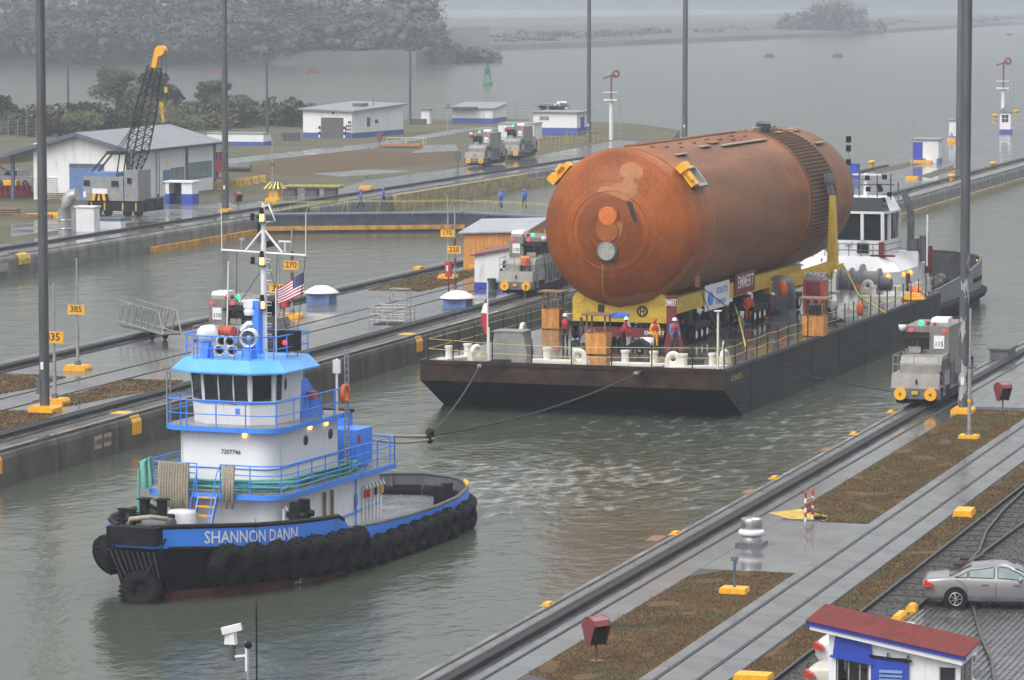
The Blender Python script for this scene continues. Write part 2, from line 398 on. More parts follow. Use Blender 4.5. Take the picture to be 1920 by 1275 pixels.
# ------------------------------------------------------------------ near side: gravel, switch, pavers, small fixtures
sheet('gravel', [(-23.87, 60), (-22.32, 60), (-22.32, 118.8), (-8, 118.8), (-8, 230), (-23.87, 230)], WZ + .012, 'gravel', kind='structure')
gm = MB('gravel')
for _ in range(9000):
    x, y = rnd.uniform(-23.8, -17), rnd.uniform(96, 165)
    if x > -22.3 and y < 118.8: continue
    r = rnd.uniform(.02, .05); gm.ball((x, y, WZ + .02), r, (1, 1, .7), 4, 2)
gm.put('gravel_stone', kind='stuff')
def rail_line(name, pts, label=None, parent=None):
    mb = MB('railtop'); h = WZ + .02
    for p, q in zip(pts, pts[1:]):
        mb.use('raildark'); mb.bar((p[0], p[1], h + .05), (q[0], q[1], h + .05), .05, .12); mb.use('railtop'); mb.bar((p[0], p[1], h + .12), (q[0], q[1], h + .12), .075, .035)
    return mb.put(name, parent)
sw = T('railway_switch', 'steel railway switch crossing rusty gravel behind the silver sedan', 'railway track', (0, 0, 0))
rail_line('rail', [(-23.72, 60), (-23.72, 230)], parent=sw)
rail_line('rail', [(-22.2, 118.6), (-22.2, 129), (-22.0, 139), (-21.6, 160), (-21, 200)], parent=sw)
rail_line('rail', [(-22.2, 126), (-22.35, 131), (-22.95, 136), (-23.3, 142), (-23.5, 150), (-23.62, 165)], parent=sw)
rail_line('rail', [(-22.2, 127.2), (-21.3, 121.5), (-20.45, 118.9), (-19.3, 113.6), (-18.3, 109.6), (-17.2, 104)], parent=sw)
fr = MB('railtop')
for x0, y0, x1, y1 in ((-22.45, 126.6, -22.1, 130.5), (-22.0, 126.8, -22.35, 130.3)): fr.bar((x0, y0, WZ + .1), (x1, y1, WZ + .1), .09, .08)
for q in (127, 128.3, 129.6): fr.use('raildark').bx((-22.2, q, WZ + .06), (1.1, .2, .05))
fr.put('frog', sw)
for q in range(34): MB('raildark').bx((-22.9, 120 + q * 1.3, WZ + .016), (2.3, .22, .03)).put('sleeper', sw)

pv = MB('darkconc'); pv.box(-22.3, 60, WZ + .002, -6, 118.7, WZ + .012); pvo = pv.put('parking_pavement', kind='structure')
pm = MB('slab'); x = -22.2                       # open grid pavers: ribs with soil filled gaps
row = 0
while x < -14:
    y = 96 + (row % 2) * .2
    while y < 118.5:
        if mnoise.noise(V((x * .6, y * .4, 0))) > -.5: pm.bx((x, y + .19, WZ + .018 + rnd.uniform(0, .012)), (.085, .36, .04))
        if row % 4 == 0: pm.bx((x + .12, y, WZ + .016), (.2, .07, .03))
        y += .4
    x += .2; row += 1
pm.put('grid_paver', pvo, kind='stuff')
def kerb(x, y, l, rz=0):
    r = .17; mb = MB('yellow'); mb.prism([(-r, 0), (r, 0), (r * .9, .16), (r * .5, .25), (-r * .5, .25), (-r * .9, .16)], -l / 2, l / 2, 'y')
    o = mb.put('parking_stop', None, (x, y, WZ + .02), rz); return tag(o, 'half round yellow parking stop beside the sedan rear wheel', 'parking stop', 'yellow stops along the paved lot')
kerb(-22.3, 118.2, .5); kerb(-22.35, 116.3, 1.1)['label'] = 'longer yellow parking stop nearer the red roofed kiosk'

def block(px, py, label, sx=1.2, sy=.7, h=.22, group='yellow concrete blocks'):
    p = P(px, py); a = MB('yellow'); a.prism([(-sx / 2, 0), (sx / 2, 0), (sx / 2 - .06, h), (-sx / 2 + .06, h)], -sy / 2, sy / 2, 'y')
    return tag(a.put('concrete_block', None, p, rnd.uniform(-.05, .05)), label, 'block', group)
block(1808, 966, 'yellow wedge block on the grass beside the railway switch', .75, 1.3, .24)
block(1413, 1275, 'yellow block at the bottom edge of the grass by the kiosk', 1.1, .7, .2)
for px, py, l in ((1013, 1134, 'nearest yellow cleat recess on the near coping edge'), (1253, 1001, 'yellow cleat recess level with the barricade'), (1440, 897, 'yellow cleat recess on the near coping left of the long grass strip'), (1590, 814, 'yellow cleat recess on the near coping below the barge side'), (1660, 773, 'yellow cleat recess right before locomotive 115')):
    p = P(px, py); t = T('mooring_cleat', l, 'cleat', (p.x + .28, p.y, WZ + .012), 0, 'yellow cleat recesses along the near coping'); t.scale = (.75, .7, .7)
    MB('yellowdull').box(-.28, -.55, 0, .28, .55, .01).put('plate', t)
    MB('yellow').box(-.16, -.35, .01, .1, .35, .13).put('cleat_body', t)
for px, py, l in ((1222, 1005, 'a'), (1400, 918, 'b'), (1545, 840, 'c')):
    p = P(px, py); MB('wood').box(-.25, -.7, 0, .25, .7, .008).put('coping_patch', near, (p.x + .3, p.y - .6, WZ + .013))

# mushroom ventilator
p = P(1409, 1022); t = T('ventilator', 'galvanised mushroom ventilator on a concrete plinth by the near track', 'ventilator', p); t.scale = (.68,) * 3
MB('slab').box(-.72, -.72, 0, .72, .72, .2).put('plinth', t)
MB('galv').lathe([(.5, .2), (.5, .55), (.46, .56)], n=24).put('throat', t)
MB('white').lathe([(.5, .5), (.66, .56), (.7, .68), (.66, .8), (.55, .86), (.5, .86)], n=28).put('collar', t)
MB('steel').lathe([(.52, .84), (.55, .86), (.55, 1.4), (.53, 1.43), (.0, 1.5)], n=28).put('hood', t)
for a in range(6): MB('steel').bx((.56 * math.cos(a), .56 * math.sin(a), 1.12), (.03, .03, .5), a).put('seam', t)

# striped barricade
p = P(1517, 976); t = T('barricade', 'red and white striped barricade standing by yellow paint on the pad', 'barricade', p, R(80)); t.scale = (.8, .8, .88)
for x in (-.45, .45):
    mb = MB('red'); 
    for k in range(6): mb.use('red' if k % 2 else 'white'); mb.bx((x, 0, .1 + k * .2), (.09, .09, .2))
    mb.put('post', t)
for k in range(8): MB('red' if k % 2 else 'white').prism([(-.4 + k * .1, .78), (-.3 + k * .1, .78), (-.25 + k * .1, .95), (-.35 + k * .1, .95)], -.02, .02, 'y').put('stripe', t)
MB('wood').box(-.42, -.03, .35, .42, .03, .5).put('lower_board', t)
MB('red').cyl((-.5, 0, 1.2), (-.4, 0, 1.35), .05).cyl((.4, 0, 1.2), (.5, 0, 1.35), .05).put('lamp', t)
for pts in ([(1440, 962), (1500, 955), (1552, 968), (1548, 976), (1480, 974)], [(1527, 968), (1552, 970), (1548, 978), (1522, 974)]):
    sheet('yellow_paint_marking', [P(*q)[:2] for q in pts], WZ + .018, 'yellowdull', kind='structure')

# blue pedestal
p = P(1377, 1112); t = T('pedestal', 'thin blue pedestal with hook head on a yellow base in the dry grass', 'pedestal', p)
MB('yellow').prism([(-.46, 0), (.46, 0), (.42, .2), (-.42, .2)], -.35, .35, 'y').put('base', t)
MB('greyblue').cyl((0, 0, .2), (0, 0, 1.15), .05).put('post', t)
MB('greyblue').box(-.1, -.06, 1.1, .1, .06, 1.22).bar((.08, 0, 1.2), (.08, 0, .98), .03).bar((-.1, 0, 1.2), (-.1, 0, 1.05), .04).put('head', t)

def hood_phone(px, py, label, s=1.):
    p = P(px, py); t = T('telephone_box', label, 'telephone box', p, R(-38), 'dark red hooded telephone boxes'); t.scale = (.78, .78, .95)
    MB('slab').box(-.25, -.2, 0, .25, .2, .04).put('foot', t)
    MB('maroon').cyl((0, 0, 0), (0, 0, .7), .045).put('post', t)
    prof = [(-.12, .5), (-.42, 1.15), (-.34, 1.32), (-.15, 1.42), (.1, 1.42), (.32, 1.32), (.42, 1.15), (.1, .5)]
    m = MB('maroon'); m.prism([(x, z) for x, z in prof], -.4, -.36, 'y'); m.prism(prof, .36, .4, 'y')
    for a, b in zip(prof[1:6], prof[2:7]): m.poly([(a[0], -.4, a[1]), (a[0], .4, a[1]), (b[0], .4, b[1]), (b[0], -.4, b[1])])
    m.poly([(-.42, -.4, 1.15), (-.42, .4, 1.15), (-.12, .4, .5), (-.12, -.4, .5)])
    m.put('hood', t)
    MB('black').box(-.1, -.3, .6, .2, .3, 1.2).put('telephone', t)
    return t
hood_phone(1118, 1240, 'dark red hooded telephone box on the dry grass near the bottom edge')
hood_phone(1880, 770, 'dark red hooded telephone box on wet concrete right of the tall pole')
hood_phone(447, 388, 'small dark red hooded telephone box on the far lock wall')

# CCTV camera and thin rod on the near edge
t = T('security_camera', 'white security camera on a bracket at a pole top near the bottom edge', 'camera', (-33.45, 88, WZ))
MB('galv').cyl((0, 0, 0), (0, 0, 3.3), .045).put('pole', t)
MB('white').box(-.07, -.04, 2.75, -.02, .04, 3.5).put('bracket', t)
MB('white').bar((-.05, 0, 3.15), (-.42, 0, 3.1), .06, .05).put('arm', t)
MB('greydark').cyl((-.44, 0, 3.0), (-.44, 0, 3.44), .1, .085).put('pan_base', t)
MB('white').prism([(-.17, 3.42), (.13, 3.42), (.08, 3.78), (-.13, 3.78)], -.1, .1, 'y').put('yoke', t, (-.44, 0, 0))
MB('white').bar((-.18, 0, 3.88), (-.66, -.1, 3.75), .17, .17).put('camera_body', t)
MB('black').bar((-.66, -.1, 3.75), (-.69, -.106, 3.742), .14, .14).put('lens', t)
MB('black').ball((0, 0, 3.42), .1).put('junction_box', t)
t = T('lightning_rod', 'thin black vertical rod right beside the security camera', 'rod', (-33.3, 88.2, WZ))
MB('black').cyl((0, 0, 0), (0, 0, 4.4), .022).put('lower_rod', t); MB('black').cyl((0, 0, 4.4), (0, 0, 6.6), .008).put('upper_rod', t)
# second camera bracket seen at x 485
# kiosk with red roof
def kiosk():
    o = P(1553, 1345); t = T('kiosk', 'white guard kiosk with dark red sloping metal roof and blue shutters', 'kiosk', o, 0)
    L, D, hl, hr = 3.62, 2.0, 2.5, 1.86; hz = lambda x: hl + (hr - hl) * x / L
    def panel(x0, x1, z0=None, z1=None, y=0., mat='whitewall', nm='wall', th=.1):
        q = [(x0, z0 or 0), (x1, z0 or 0), (x1, z1 if z1 is not None else hz(x1)), (x0, z1 if z1 is not None else hz(x0))]; return MB(mat).prism(q, y, y + th, 'y').put(nm, t)
    panel(0, .2); panel(.2, 1.12, 0, .7); panel(1.12, 1.17); panel(1.17, 2.2, 1.74, None); panel(.2, 1.12, 1.78, None); panel(2.2, 3.05); panel(3.05, L - .12, 0, .6); panel(3.05, L - .12, 1.55, None); panel(L - .12, L)
    panel(0, L, y=D - .1)
    for x in (0, L - .1):
        MB('whitewall').box(x, .101, 0, x + .1, D - .101, .75).put('side_wall', t); MB('whitewall').box(x, .101, 1.6, x + .1, D - .101, hz(x) - .02).put('side_wall', t)
        f_ = MB('grey').bar((x + .05, .1, 1.6), (x + .05, D - .1, 1.6), .06).bar((x + .05, .1, .75), (x + .05, D - .1, .75), .06).bar((x + .05, D / 2, .75), (x + .05, D / 2, 1.6), .05).put('window_frame', t); MB('glass').box(x + .04, .13, .78, x + .06, D - .13, 1.57).put('pane', f_)
    f_ = MB('grey').bar((3.05, .04, .6), (3.05, .04, 1.55), .06).bar((L - .12, .04, .6), (L - .12, .04, 1.55), .06).bar((3.0, .04, .6), (L - .1, .04, .6), .06).put('window_frame', t); MB('glass').box(3.08, .06, .63, L - .15, .075, 1.54).put('pane', f_)
    f_ = MB('grey')
    for x in (.24, .55, .86, 1.1): f_.bar((x, .04, .7), (x, .04, 1.78), .04)
    f_.bar((.2, .04, .72), (1.12, .04, .72), .05).put('window_frame', t)
    sh = MB('blue').prism([(.12, 1.72), (1.22, 1.58), (1.18, 2.16), (.2, 2.34)], -.08, -.03, 'y').put('shutter', t)
    MB('blue').bar((.06, -.1, 1.72), (1.27, -.1, 1.56), .06).put('shutter_bar', sh)
    for x, z in ((.28, 2.34), (1.12, 2.2)): MB('greydark').bx((x, -.07, z), (.06, .05, .12)).put('hinge', sh)
    d_ = MB('blue').box(1.2, -.09, .05, 2.22, -.03, 1.72).put('door', t); MB('black').bar((1.15, -.11, 1.78), (2.3, -.11, 1.68), .06).put('door_track', t)
    for k in range(9): MB('paleblue').prism([(-.06, 0), (0, 0), (0, .07)], -.32, .32, 'x').put('louver', d_, (1.74, -.09, 1.34 - k * .11))
    for x, z in ((1.65, 1.82), (2.2, 1.78)): MB('greydark').bx((x, -.1, z), (.05, .06, .12)).put('track_bracket', t)
    x0, x1, y0, y1 = -.58, L + .2, -.34, D + .25; n_ = 30; rf = MB('redroof'); ra, rb = [], []
    zz = lambda x, y: hz(x) + .1 + .05 * (y - y0) / (y1 - y0)
    for i in range(n_ + 1):          # standing sheets: ribs run down the slope
        y = y0 + (y1 - y0) * i / n_; dz = .022 if i % 2 else 0; ra.append((x0, y, zz(x0, y) + dz)); rb.append((x1, y, zz(x1, y) + dz))
    k = rf.vs(ra + rb); q = len(ra)
    for i in range(q - 1): rf.fc((k + i, k + q + i, k + q + i + 1, k + i + 1))
    k = rf.vs([(p_[0], p_[1], p_[2] - .045) for p_ in ra + rb])
    for i in range(q - 1): rf.fc((k + i + 1, k + q + i + 1, k + q + i, k + i))
    rf.put('roof', t)
    MB('blue').prism([(x0, zz(x0, y0) - .13), (x1, zz(x1, y0) - .13), (x1, zz(x1, y0) - .01), (x0, zz(x0, y0) - .01)], y0 + .03, y0 + .06, 'y').put('fascia', t)
    MB('white').prism([(x0 + .1, zz(x0, y0) - .26), (x1 - .1, zz(x1, y0) - .26), (x1 - .1, zz(x1, y0) - .08), (x0 + .1, zz(x0, y0) - .08)], y0 + .08, y1 - .08, 'y').put('soffit', t)
    MB('red').torus((1.9, .8, zz(1.9, .8) + .03), .12, .01, 'z', 10, 4).put('roof_fitting', t)
mt('redroof', (.15, .024, .022), .65, spec=.25, var=.2, scale=1.5, stretch=(4, .5, 1))
kiosk()

# ------------------------------------------------------------------ cars
def car(loc, rz, label, paint, L=4.82, W_=1.82, H_=1.43, kind='sedan', group=None):
    """one skin lofted along the car (x forward); windows, lights, wheels and trim are parts on it"""
    t = T('parked_car', label, 'car', loc, rz, group); hl, hw = L / 2, W_ / 2
    def crv(tab, x):
        for (xa, ya), (xb, yb) in zip(tab, tab[1:]):
            if xa <= x <= xb:
                f = (x - xa) / (xb - xa); f = f * f * (3 - 2 * f); return ya + (yb - ya) * f
        return tab[-1][1] if x > tab[-1][0] else tab[0][1]
    belt = [(-hl, .80), (-hl + .15, .93), (-hl + .8, .99), (0, .95), (hl - 1.5, .92), (hl - .5, .80), (hl - .05, .62)]
    top = [(-hl, .82), (-hl + .12, .96), (-hl + .75, 1.02), (-hl + 1.6, H_ - .07), (-hl + 2.3, H_), (-hl + 2.75, H_ - .01), (hl - 1.95, H_ - .13), (hl - 1.15, .98), (hl - .6, .86), (hl - .15, .74), (hl, .60)]
    wid = [(-hl, .80), (-hl + .12, .90), (-hl + .6, .98), (0, 1.0), (hl - .9, .98), (hl - .3, .90), (hl - .05, .78), (hl, .70)]
    low = [(-hl, .42), (-hl + .2, .26), (hl - .25, .22), (hl, .34)]
    def sect(x):
        w_, hb, ht, lo = hw * crv(wid, x), crv(belt, x), crv(top, x), crv(low, x); cab = max(0, ht - hb)
        return [(w_ * .80, lo), (w_ * .95, lo + .05), (w_ * .985, lo + .2), (w_, .62), (w_ * .985, hb - .08), (w_ * .955, hb), (w_ * .93 - cab * .18, hb + cab * .25), (w_ * .90 - cab * .40, hb + cab * .80), (w_ * .85 - cab * .48, hb + cab * .95), (w_ * .40, ht + .015), (0, ht + .025)]
    XS = [-hl + L * (.5 - .5 * math.cos(math.pi * i / 34)) for i in range(35)]
    rings = []
    for x in XS:
        h = sect(x); rings.append([(x, y, z) for y, z in h] + [(x, -y, z) for y, z in h[-2::-1]])
    MB(paint).loft([r_[::-1] for r_ in rings], caps=True, ring=False).put('body', t)
    def sp_(x, f, s, off=.012):           # a spot on the side glass: f from belt to roof edge
        w_, hb, ht = hw * crv(wid, x), crv(belt, x), crv(top, x); c = max(0, ht - hb); a_, b_ = V((x, w_ * .945 - c * .06, hb + c * .06)), V((x, w_ * .90 - c * .40, hb + c * .80)); p_ = a_.lerp(b_, f) + V((0, off, off * .5)); return V((p_.x, p_.y * s, p_.z))
    for s in (-1, 1):
        for x0, x1, r0, r1 in ((-hl + 1.02, -hl + 1.42, .15, .80), (-hl + 1.46, -hl + 2.26, .82, .98), (-hl + 2.38, hl - 1.50, .98, .40)):
            mb = MB('glasslight'); lo_, hi_ = [], []
            for k in range(9):
                x = x0 + (x1 - x0) * k / 8; lo_.append(sp_(x, 0.05, s)); hi_.append(sp_(x, max(.08, r0 + (r1 - r0) * k / 8) if x1 < hl - 1.6 else max(.08, .98 - .55 * max(0, (k - 4) / 4) ** 1.5), s))
            k = mb.vs(lo_ + hi_)
            for i in range(8): q = (k + i, k + i + 1, k + 10 + i, k + 9 + i); mb.fc(q if s > 0 else q[::-1], True)
            wn_ = mb.put('window', t); MB('black').path(lo_ + hi_[::-1], .014, 4, True).put('window_trim', wn_)
        for x in (-hl + 1.98, -hl + 2.98): MB('greydark').bx((x, s * (hw - .0), .80), (.2, .04, .035)).put('door_handle', t)
        for x in (-hl + 2.32, hl - 1.38): MB('black').path([(x, s * (hw * crv(wid, x) + .001), .36), (x, s * (hw * crv(wid, x) + .003), .62), (x, s * hw * crv(wid, x) * .985 + s * .002, .86)], .007, 4).put('door_seam', t)
        MB('black').path([(-hl + 1.0 + .42 * math.cos(q * .3 + .2), s * (hw + .0), .45 + .5 * math.sin(q * .3 + .2)) for q in range(5)], .006, 4).put('door_seam', t)
        MB(paint).ball((hl - 1.72, s * (hw + .07), .99), .12, (.7, 1, .75)).put('mirror', t)
        MB('greydark').bx((.1, s * (hw - .02), .34), (L - 2.1, .04, .1)).put('sill_trim', t)
        tl_ = MB('red'); tl_.prism([(-hl + .0, .70), (-hl + .34, .72), (-hl + .26, .82), (-hl + .06, .93)], s * hw * .90 - .2, s * hw * .90 + .06, 'y').put('tail_light', t)
        MB('glasslight').ball((hl - .22, s * (hw * .72), .66), .17, (.8, .9, .6), 10, 6).put('headlight', t)
        for x in (-hl + 1.05, hl - .92):
            MB('black').cyl((x, s * (hw - .25), .34), (x, s * (hw + .004), .34), .385, n=26).put('wheel_arch', t)
            wl = MB('rubber').torus((x, s * (hw - .08), .325), .235, .095, 'y', 22, 8, 1.05); wl.use('black').cyl((x, s * (hw - .2), .325), (x, s * (hw - .01), .325), .24, n=18); wh2 = wl.put('wheel', t)
            rm = MB('steel'); rm.torus((x, s * (hw + .015), .325), .205, .018, 'y', 20, 5)
            for k in range(7): a = k * 2 * math.pi / 7; rm.bar((x, s * (hw + .02), .325), (x + .2 * math.cos(a), s * (hw + .01), .325 + .2 * math.sin(a)), .055, .02)
            rm.put('rim', wh2)
    def cross(x0, x1, nm, mat, n_=5):
        mb = MB(mat); A = []
        for k in range(n_ + 1):
            x = x0 + (x1 - x0) * k / n_; w_, hb, ht = hw * crv(wid, x), crv(belt, x), crv(top, x); c = max(0, ht - hb); yy = w_ * .84 - c * .5; A.append([(x, yy * j, ht + .032 - .012 * j * j) for j in (-1, -.5, 0, .5, 1)])
        k = mb.vs([p_ for r_ in A for p_ in r_])
        for i in range(n_):
            for j in range(4): mb.fc((k + i * 5 + j, k + i * 5 + 5 + j, k + i * 5 + 6 + j, k + i * 5 + 1 + j)[::1], True)
        return mb.put(nm, t)
    cross(-hl + .82, -hl + 1.52, 'rear_window', 'glass'); cross(hl - 1.88, hl - 1.2, 'windscreen', 'glasslight')
    MB('greydark').bx((-hl + .06, 0, .5), (.08, W_ * .72, .07)).put('bumper_strip', t); MB('greydark').bx((hl - .03, 0, .5), (.06, .8, .16)).put('grille', t); MB('white').bx((-hl + .03, 0, .70), (.06, .5, .11)).put('number_plate', t)
    MB('black').path([(-hl + .98, y * hw, crv(top, -hl + .98) * 0 + .985) for y in (-.8, .8)], .006, 4).put('boot_seam', t)
    return t
mt('silver', (.25, .24, .25), .25, .25, var=.04, scale=2, coat=.5, bump=.0015, bscale=60)
mt('cream', (.60, .58, .50), .25, 0, var=.05, coat=.5)
mt('carwhite', (.70, .71, .73), .25, 0, var=.05, coat=.5)
car((-19.85, 120.2, WZ + .015), R(9), 'silver four door sedan parked across the pavers by the railway switch', 'silver')
q = P(1530, 1258); car((q.x + 2.3, q.y + .35, WZ + .015), R(-3), 'white sedan half hidden behind the red roofed kiosk', 'carwhite', 4.5, 1.74, 1.45)
q = P(1516, 1312); car((q.x + 2.3, q.y + .3, WZ + .015), R(-3), 'cream sedan showing its red tail light beside the kiosk window', 'cream', 4.6, 1.76, 1.44)
# ------------------------------------------------------------------ blue and white tugboat
mt('tugblue', (.055, .24, .84), .35, var=.08, scale=1.3, stretch=(1, 1, .5), col2=(.028, .11, .40), thr=(.26, .40))
mt('tuglight', (.11, .40, .88), .35, var=.06, scale=2)
mt('tugwhite', (.78, .79, .82), .4, var=.02, scale=1.4, stretch=(2.2, 2.2, .22), col2=(.50, .44, .38), thr=(.27, .40))
mt('bootred', (.16, .045, .035), .6, var=.4, scale=2)
mt('hullblack', (.011, .011, .012), .6, var=.5, scale=2, bump=.01, bscale=5, spec=.15)
mt('deckgrey', (.20, .21, .225), .25, var=.2, scale=1.5, rvar=.12)
mt('rope', (.36, .32, .25), .9, var=.3, scale=20)
mt('ropegreen', (.13, .40, .36), .9, var=.3, scale=20)
mt('rust', (.10, .045, .025), .8, var=.5, scale=3)
mt('rustred', (.45, .08, .05), .5, var=.2)
TB = P(252, 1132, 0); TA = R(-95.0)
tug_c = TB - V((math.cos(TA), math.sin(TA), 0)) * 12.9
tug = T('tugboat', 'blue and white tugboat with black tyre fenders towing the barge', 'tugboat', tug_c, TA); tug.scale = (.955, .955, 1)
# port outline from stem to stern: metres aft of the stem, half beam, top of the bulwark, blue band depth, deck height
OUT = [(0, .8, 2.7, .75), (.5, 1.1, 2.68, .75), (1.3, 1.65, 2.63, .76), (2.5, 2.4, 2.54, .78), (4.0, 3.1, 2.42, .8), (6, 3.72, 2.3, .82), (8, 4.05, 2.2, .8), (9.3, 4.1, 2.14, .78), (9.9, 4.1, 1.62, .72), (10.2, 4.1, 1.56, .72),
       (13, 4.1, 1.42, .68), (16, 4.1, 1.34, .66), (19, 4.05, 1.32, .66), (21.5, 3.85, 1.34, .66), (23.5, 3.45, 1.4, .66), (25, 2.9, 1.46, .66), (26.1, 2.0, 1.5, .66), (26.7, 1.0, 1.53, .66), (26.9, 0, 1.54, .66)]
def outl(a):
    for p, q in zip(OUT, OUT[1:]):
        if p[0] <= a <= q[0]:
            f = (a - p[0]) / (q[0] - p[0]); return tuple(p[i] + (q[i] - p[i]) * f for i in range(4))
    return OUT[-1]
def flare(a): return max(0, 1 - a / 7.0)
def hull_pt(a, lvl, s=1, off=0.):
    _, y, zt, bd = outl(a); fl = flare(a); st = max(0, (a - 22) / 5)
    zs = {'bot': -.6, 'red': .3, 'blk': zt - bd, 'top': zt}
    z = zs[lvl] if isinstance(lvl, str) else lvl
    k = min(1, max(0, (zt - bd - z) / (zt - bd + .6)))
    yy = y * (1 - .30 * fl * k - .25 * st * k); xx = 13.4 - a - 1.5 * k * fl * fl
    return V((xx, s * (yy + off), z))
AS = [i * .5 for i in range(0, 54)] + [26.9]
def hull():
    for lo, hi, mat, nm in (('bot', 'red', 'bootred', 'boot_topping'), ('red', 'blk', 'hullblack', 'hull'), ('blk', 'top', 'tugblue', 'bulwark')):
        m = MB(mat)
        for s in (1, -1):
            A = [hull_pt(a, lo, s) for a in AS]; B = [hull_pt(a, hi, s) for a in AS]; k = m.vs(A + B); n_ = len(AS)
            for i in range(n_ - 1):
                q = (k + i, k + i + 1, k + n_ + i + 1, k + n_ + i); m.fc(q if s < 0 else q[::-1], True)
        m.poly([hull_pt(0, lo, 1), hull_pt(0, lo, -1), hull_pt(0, hi, -1), hull_pt(0, hi, 1)]); m.put(nm, tug)
    m = MB('greydark')                                    # inner face and cap rail of the bulwark
    for s in (1, -1):
        A = [hull_pt(a, 'top', s, -.12) for a in AS]; B = [V((p.x, p.y, deckz(a))) for p, a in zip(A, AS)]; k = m.vs(A + B); n_ = len(AS)
        for i in range(n_ - 1):
            q = (k + i, k + i + 1, k + n_ + i + 1, k + n_ + i); m.fc(q if s > 0 else q[::-1], True)
    m.put('bulwark_lining', tug)
    m = MB('black'); 
    for s in (1, -1):
        m.path([hull_pt(a, 'top', s, -.06) + V((0, 0, .0)) for a in AS[:20]], .1, 6)
    m.use('greydark')
    for s in (1, -1): m.path([hull_pt(a, 'top', s, -.06) for a in AS[20:]], .085, 6)
    m.put('cap_rail', tug)
    m = MB('deckgrey'); 
    L_ = [hull_pt(a, 'top', 1, -.1) for a in AS]; R_ = [hull_pt(a, 'top', -1, -.1) for a in AS]
    for i in range(len(AS) - 1):
        m.poly([(L_[i].x, L_[i].y, deckz(AS[i])), (L_[i + 1].x, L_[i + 1].y, deckz(AS[i + 1])), (R_[i + 1].x, R_[i + 1].y, deckz(AS[i + 1])), (R_[i].x, R_[i].y, deckz(AS[i]))][::-1])
    m.put('deck', tug)
    m = MB('rubber')                                      # round stern fender
    for s in (1, -1): m.path([hull_pt(a, outl(a)[2] - .72, s, .12) for a in [20.5 + .4 * i for i in range(16)] + [26.9]], .27, 8)
    m.put('stern_fender', tug)
    m = MB('black')
    for s in (1, -1): m.path([hull_pt(a, outl(a)[2] - outl(a)[3], s, .03) for a in AS[1:-1]], .07, 5)
    m.put('rubbing_strake', tug)
def deckz(a): return 1.75 - .1 * a if a < 9 else .85 - .2 * min(1, (a - 9) / 6)
hull()
m = MB('hullblack'); m.box(13.15, -1.0, 2.1, 13.75, 1.0, 2.72); m.prism([(13.1, 1.9), (13.6, 1.9), (12.6, .3), (12.2, .3)], -.95, .95, 'y'); m.put('stem_fender', tug)
for k in range(9): MB('greydark').bar((13.62, -.9 + k * .22, 1.85), (12.75, -.75 + k * .185, .45), .05).put('fender_strap', tug)
# tyres
ty = MB('rubber').torus((0, 0, 0), .37, .28, 'y', 20, 8, 1.2)
for k in range(20):
    a = 2 * math.pi * k / 20; ty.bar((.635 * math.cos(a), -.16, .635 * math.sin(a)), (.635 * math.cos(a), .16, .635 * math.sin(a)), .05, .04)
tyre_mesh = None
def tyre(a, z, s=1, sc=1., mesh=None):
    global tyre_mesh
    p = hull_pt(a, z, s, .26 * sc); q = hull_pt(a + .3, z, s, .26 * sc); d = q - p
    if tyre_mesh is None: o = ty.put('tyre', tug); tyre_mesh = o.data
    else: o = link('tyre', tyre_mesh, tug)
    o.location = p; o.rotation_euler = (rnd.uniform(-.12, .12), rnd.uniform(0, 3), math.atan2(d.y, d.x)); o.scale = (sc, sc, sc); o.rotation_mode = 'ZYX'
    t2 = hull_pt(a, outl(a)[2] - outl(a)[3] + .12, s, .06)
    for e in (-.12, .12): MB('raildark').path([t2 + V((e, 0, 0)), p + V((e * .6, s * .1, .55 * sc))], .03, 4).put('chain', tug)
for i in range(8): tyre(2.3 + i * 1.1, 1.15 - .035 * i, 1, 1.2)
for i in range(8): tyre(11.2 + i * 1.2, .45 + .015 * i, 1, 1.0)
for a in (21.3, 22.4): tyre(a, .55, 1, .9)
for i in range(4): tyre(1.0 + i * .9, 1.45 - i * .12, -1, 1.05)
bt = MB('rubber').torus((0, 0, 0), .50, .30, 'x', 26, 9, 1.3)
for k in range(30):
    a = 2 * math.pi * k / 30; bt.bar((-.25, .79 * math.cos(a), .79 * math.sin(a)), (.25, .79 * math.cos(a + .1), .79 * math.sin(a + .1)), .07, .06)
bt.cyl((-.15, 0, 0), (.1, 0, 0), .3, n=14)
o = bt.put('bow_tyre', tug, (13.1, .1, .42)); o.rotation_euler = (0, R(-14), R(10))
for s in (-1, 1): MB('raildark').path([(13.4, s * .4, 1.0), (13.3, s * .9, 1.7), (13.1, s * 1.1, 2.3)], .05, 5).put('chain', tug)
# name along the bulwark, wrapped on the hull
def wrap_text(st, size, a0, a1, z, s, mat, name, flip=False, lvl=None):
    me = text_mesh(st, size, mat); x0 = min(v.co.x for v in me.vertices); x1 = max(v.co.x for v in me.vertices)
    for v in me.vertices:
        f = (v.co.x - x0) / (x1 - x0); a = a0 + (a1 - a0) * f; zz = z(a) + v.co.y; p = hull_pt(a, zz, s, .025); v.co = p
    return link(name, me, tug)
wrap_text('SHANNON DANN', .62, 1.75, 6.0, lambda a: outl(a)[2] - .42, 1, 'textwhite', 'name_lettering')
wrap_text('SHANNON DANN', .36, 24.4, 26.0, lambda a: outl(a)[2] - .36, 1, 'textwhite', 'stern_lettering')
for st, z in (('13', .52), ('12', .16)): wrap_text(st, .34, 6.0, 6.35, lambda a: z, 1, 'textwhite', 'draft_mark')
def at_(a, y, z): return V((13.4 - a, y, z))
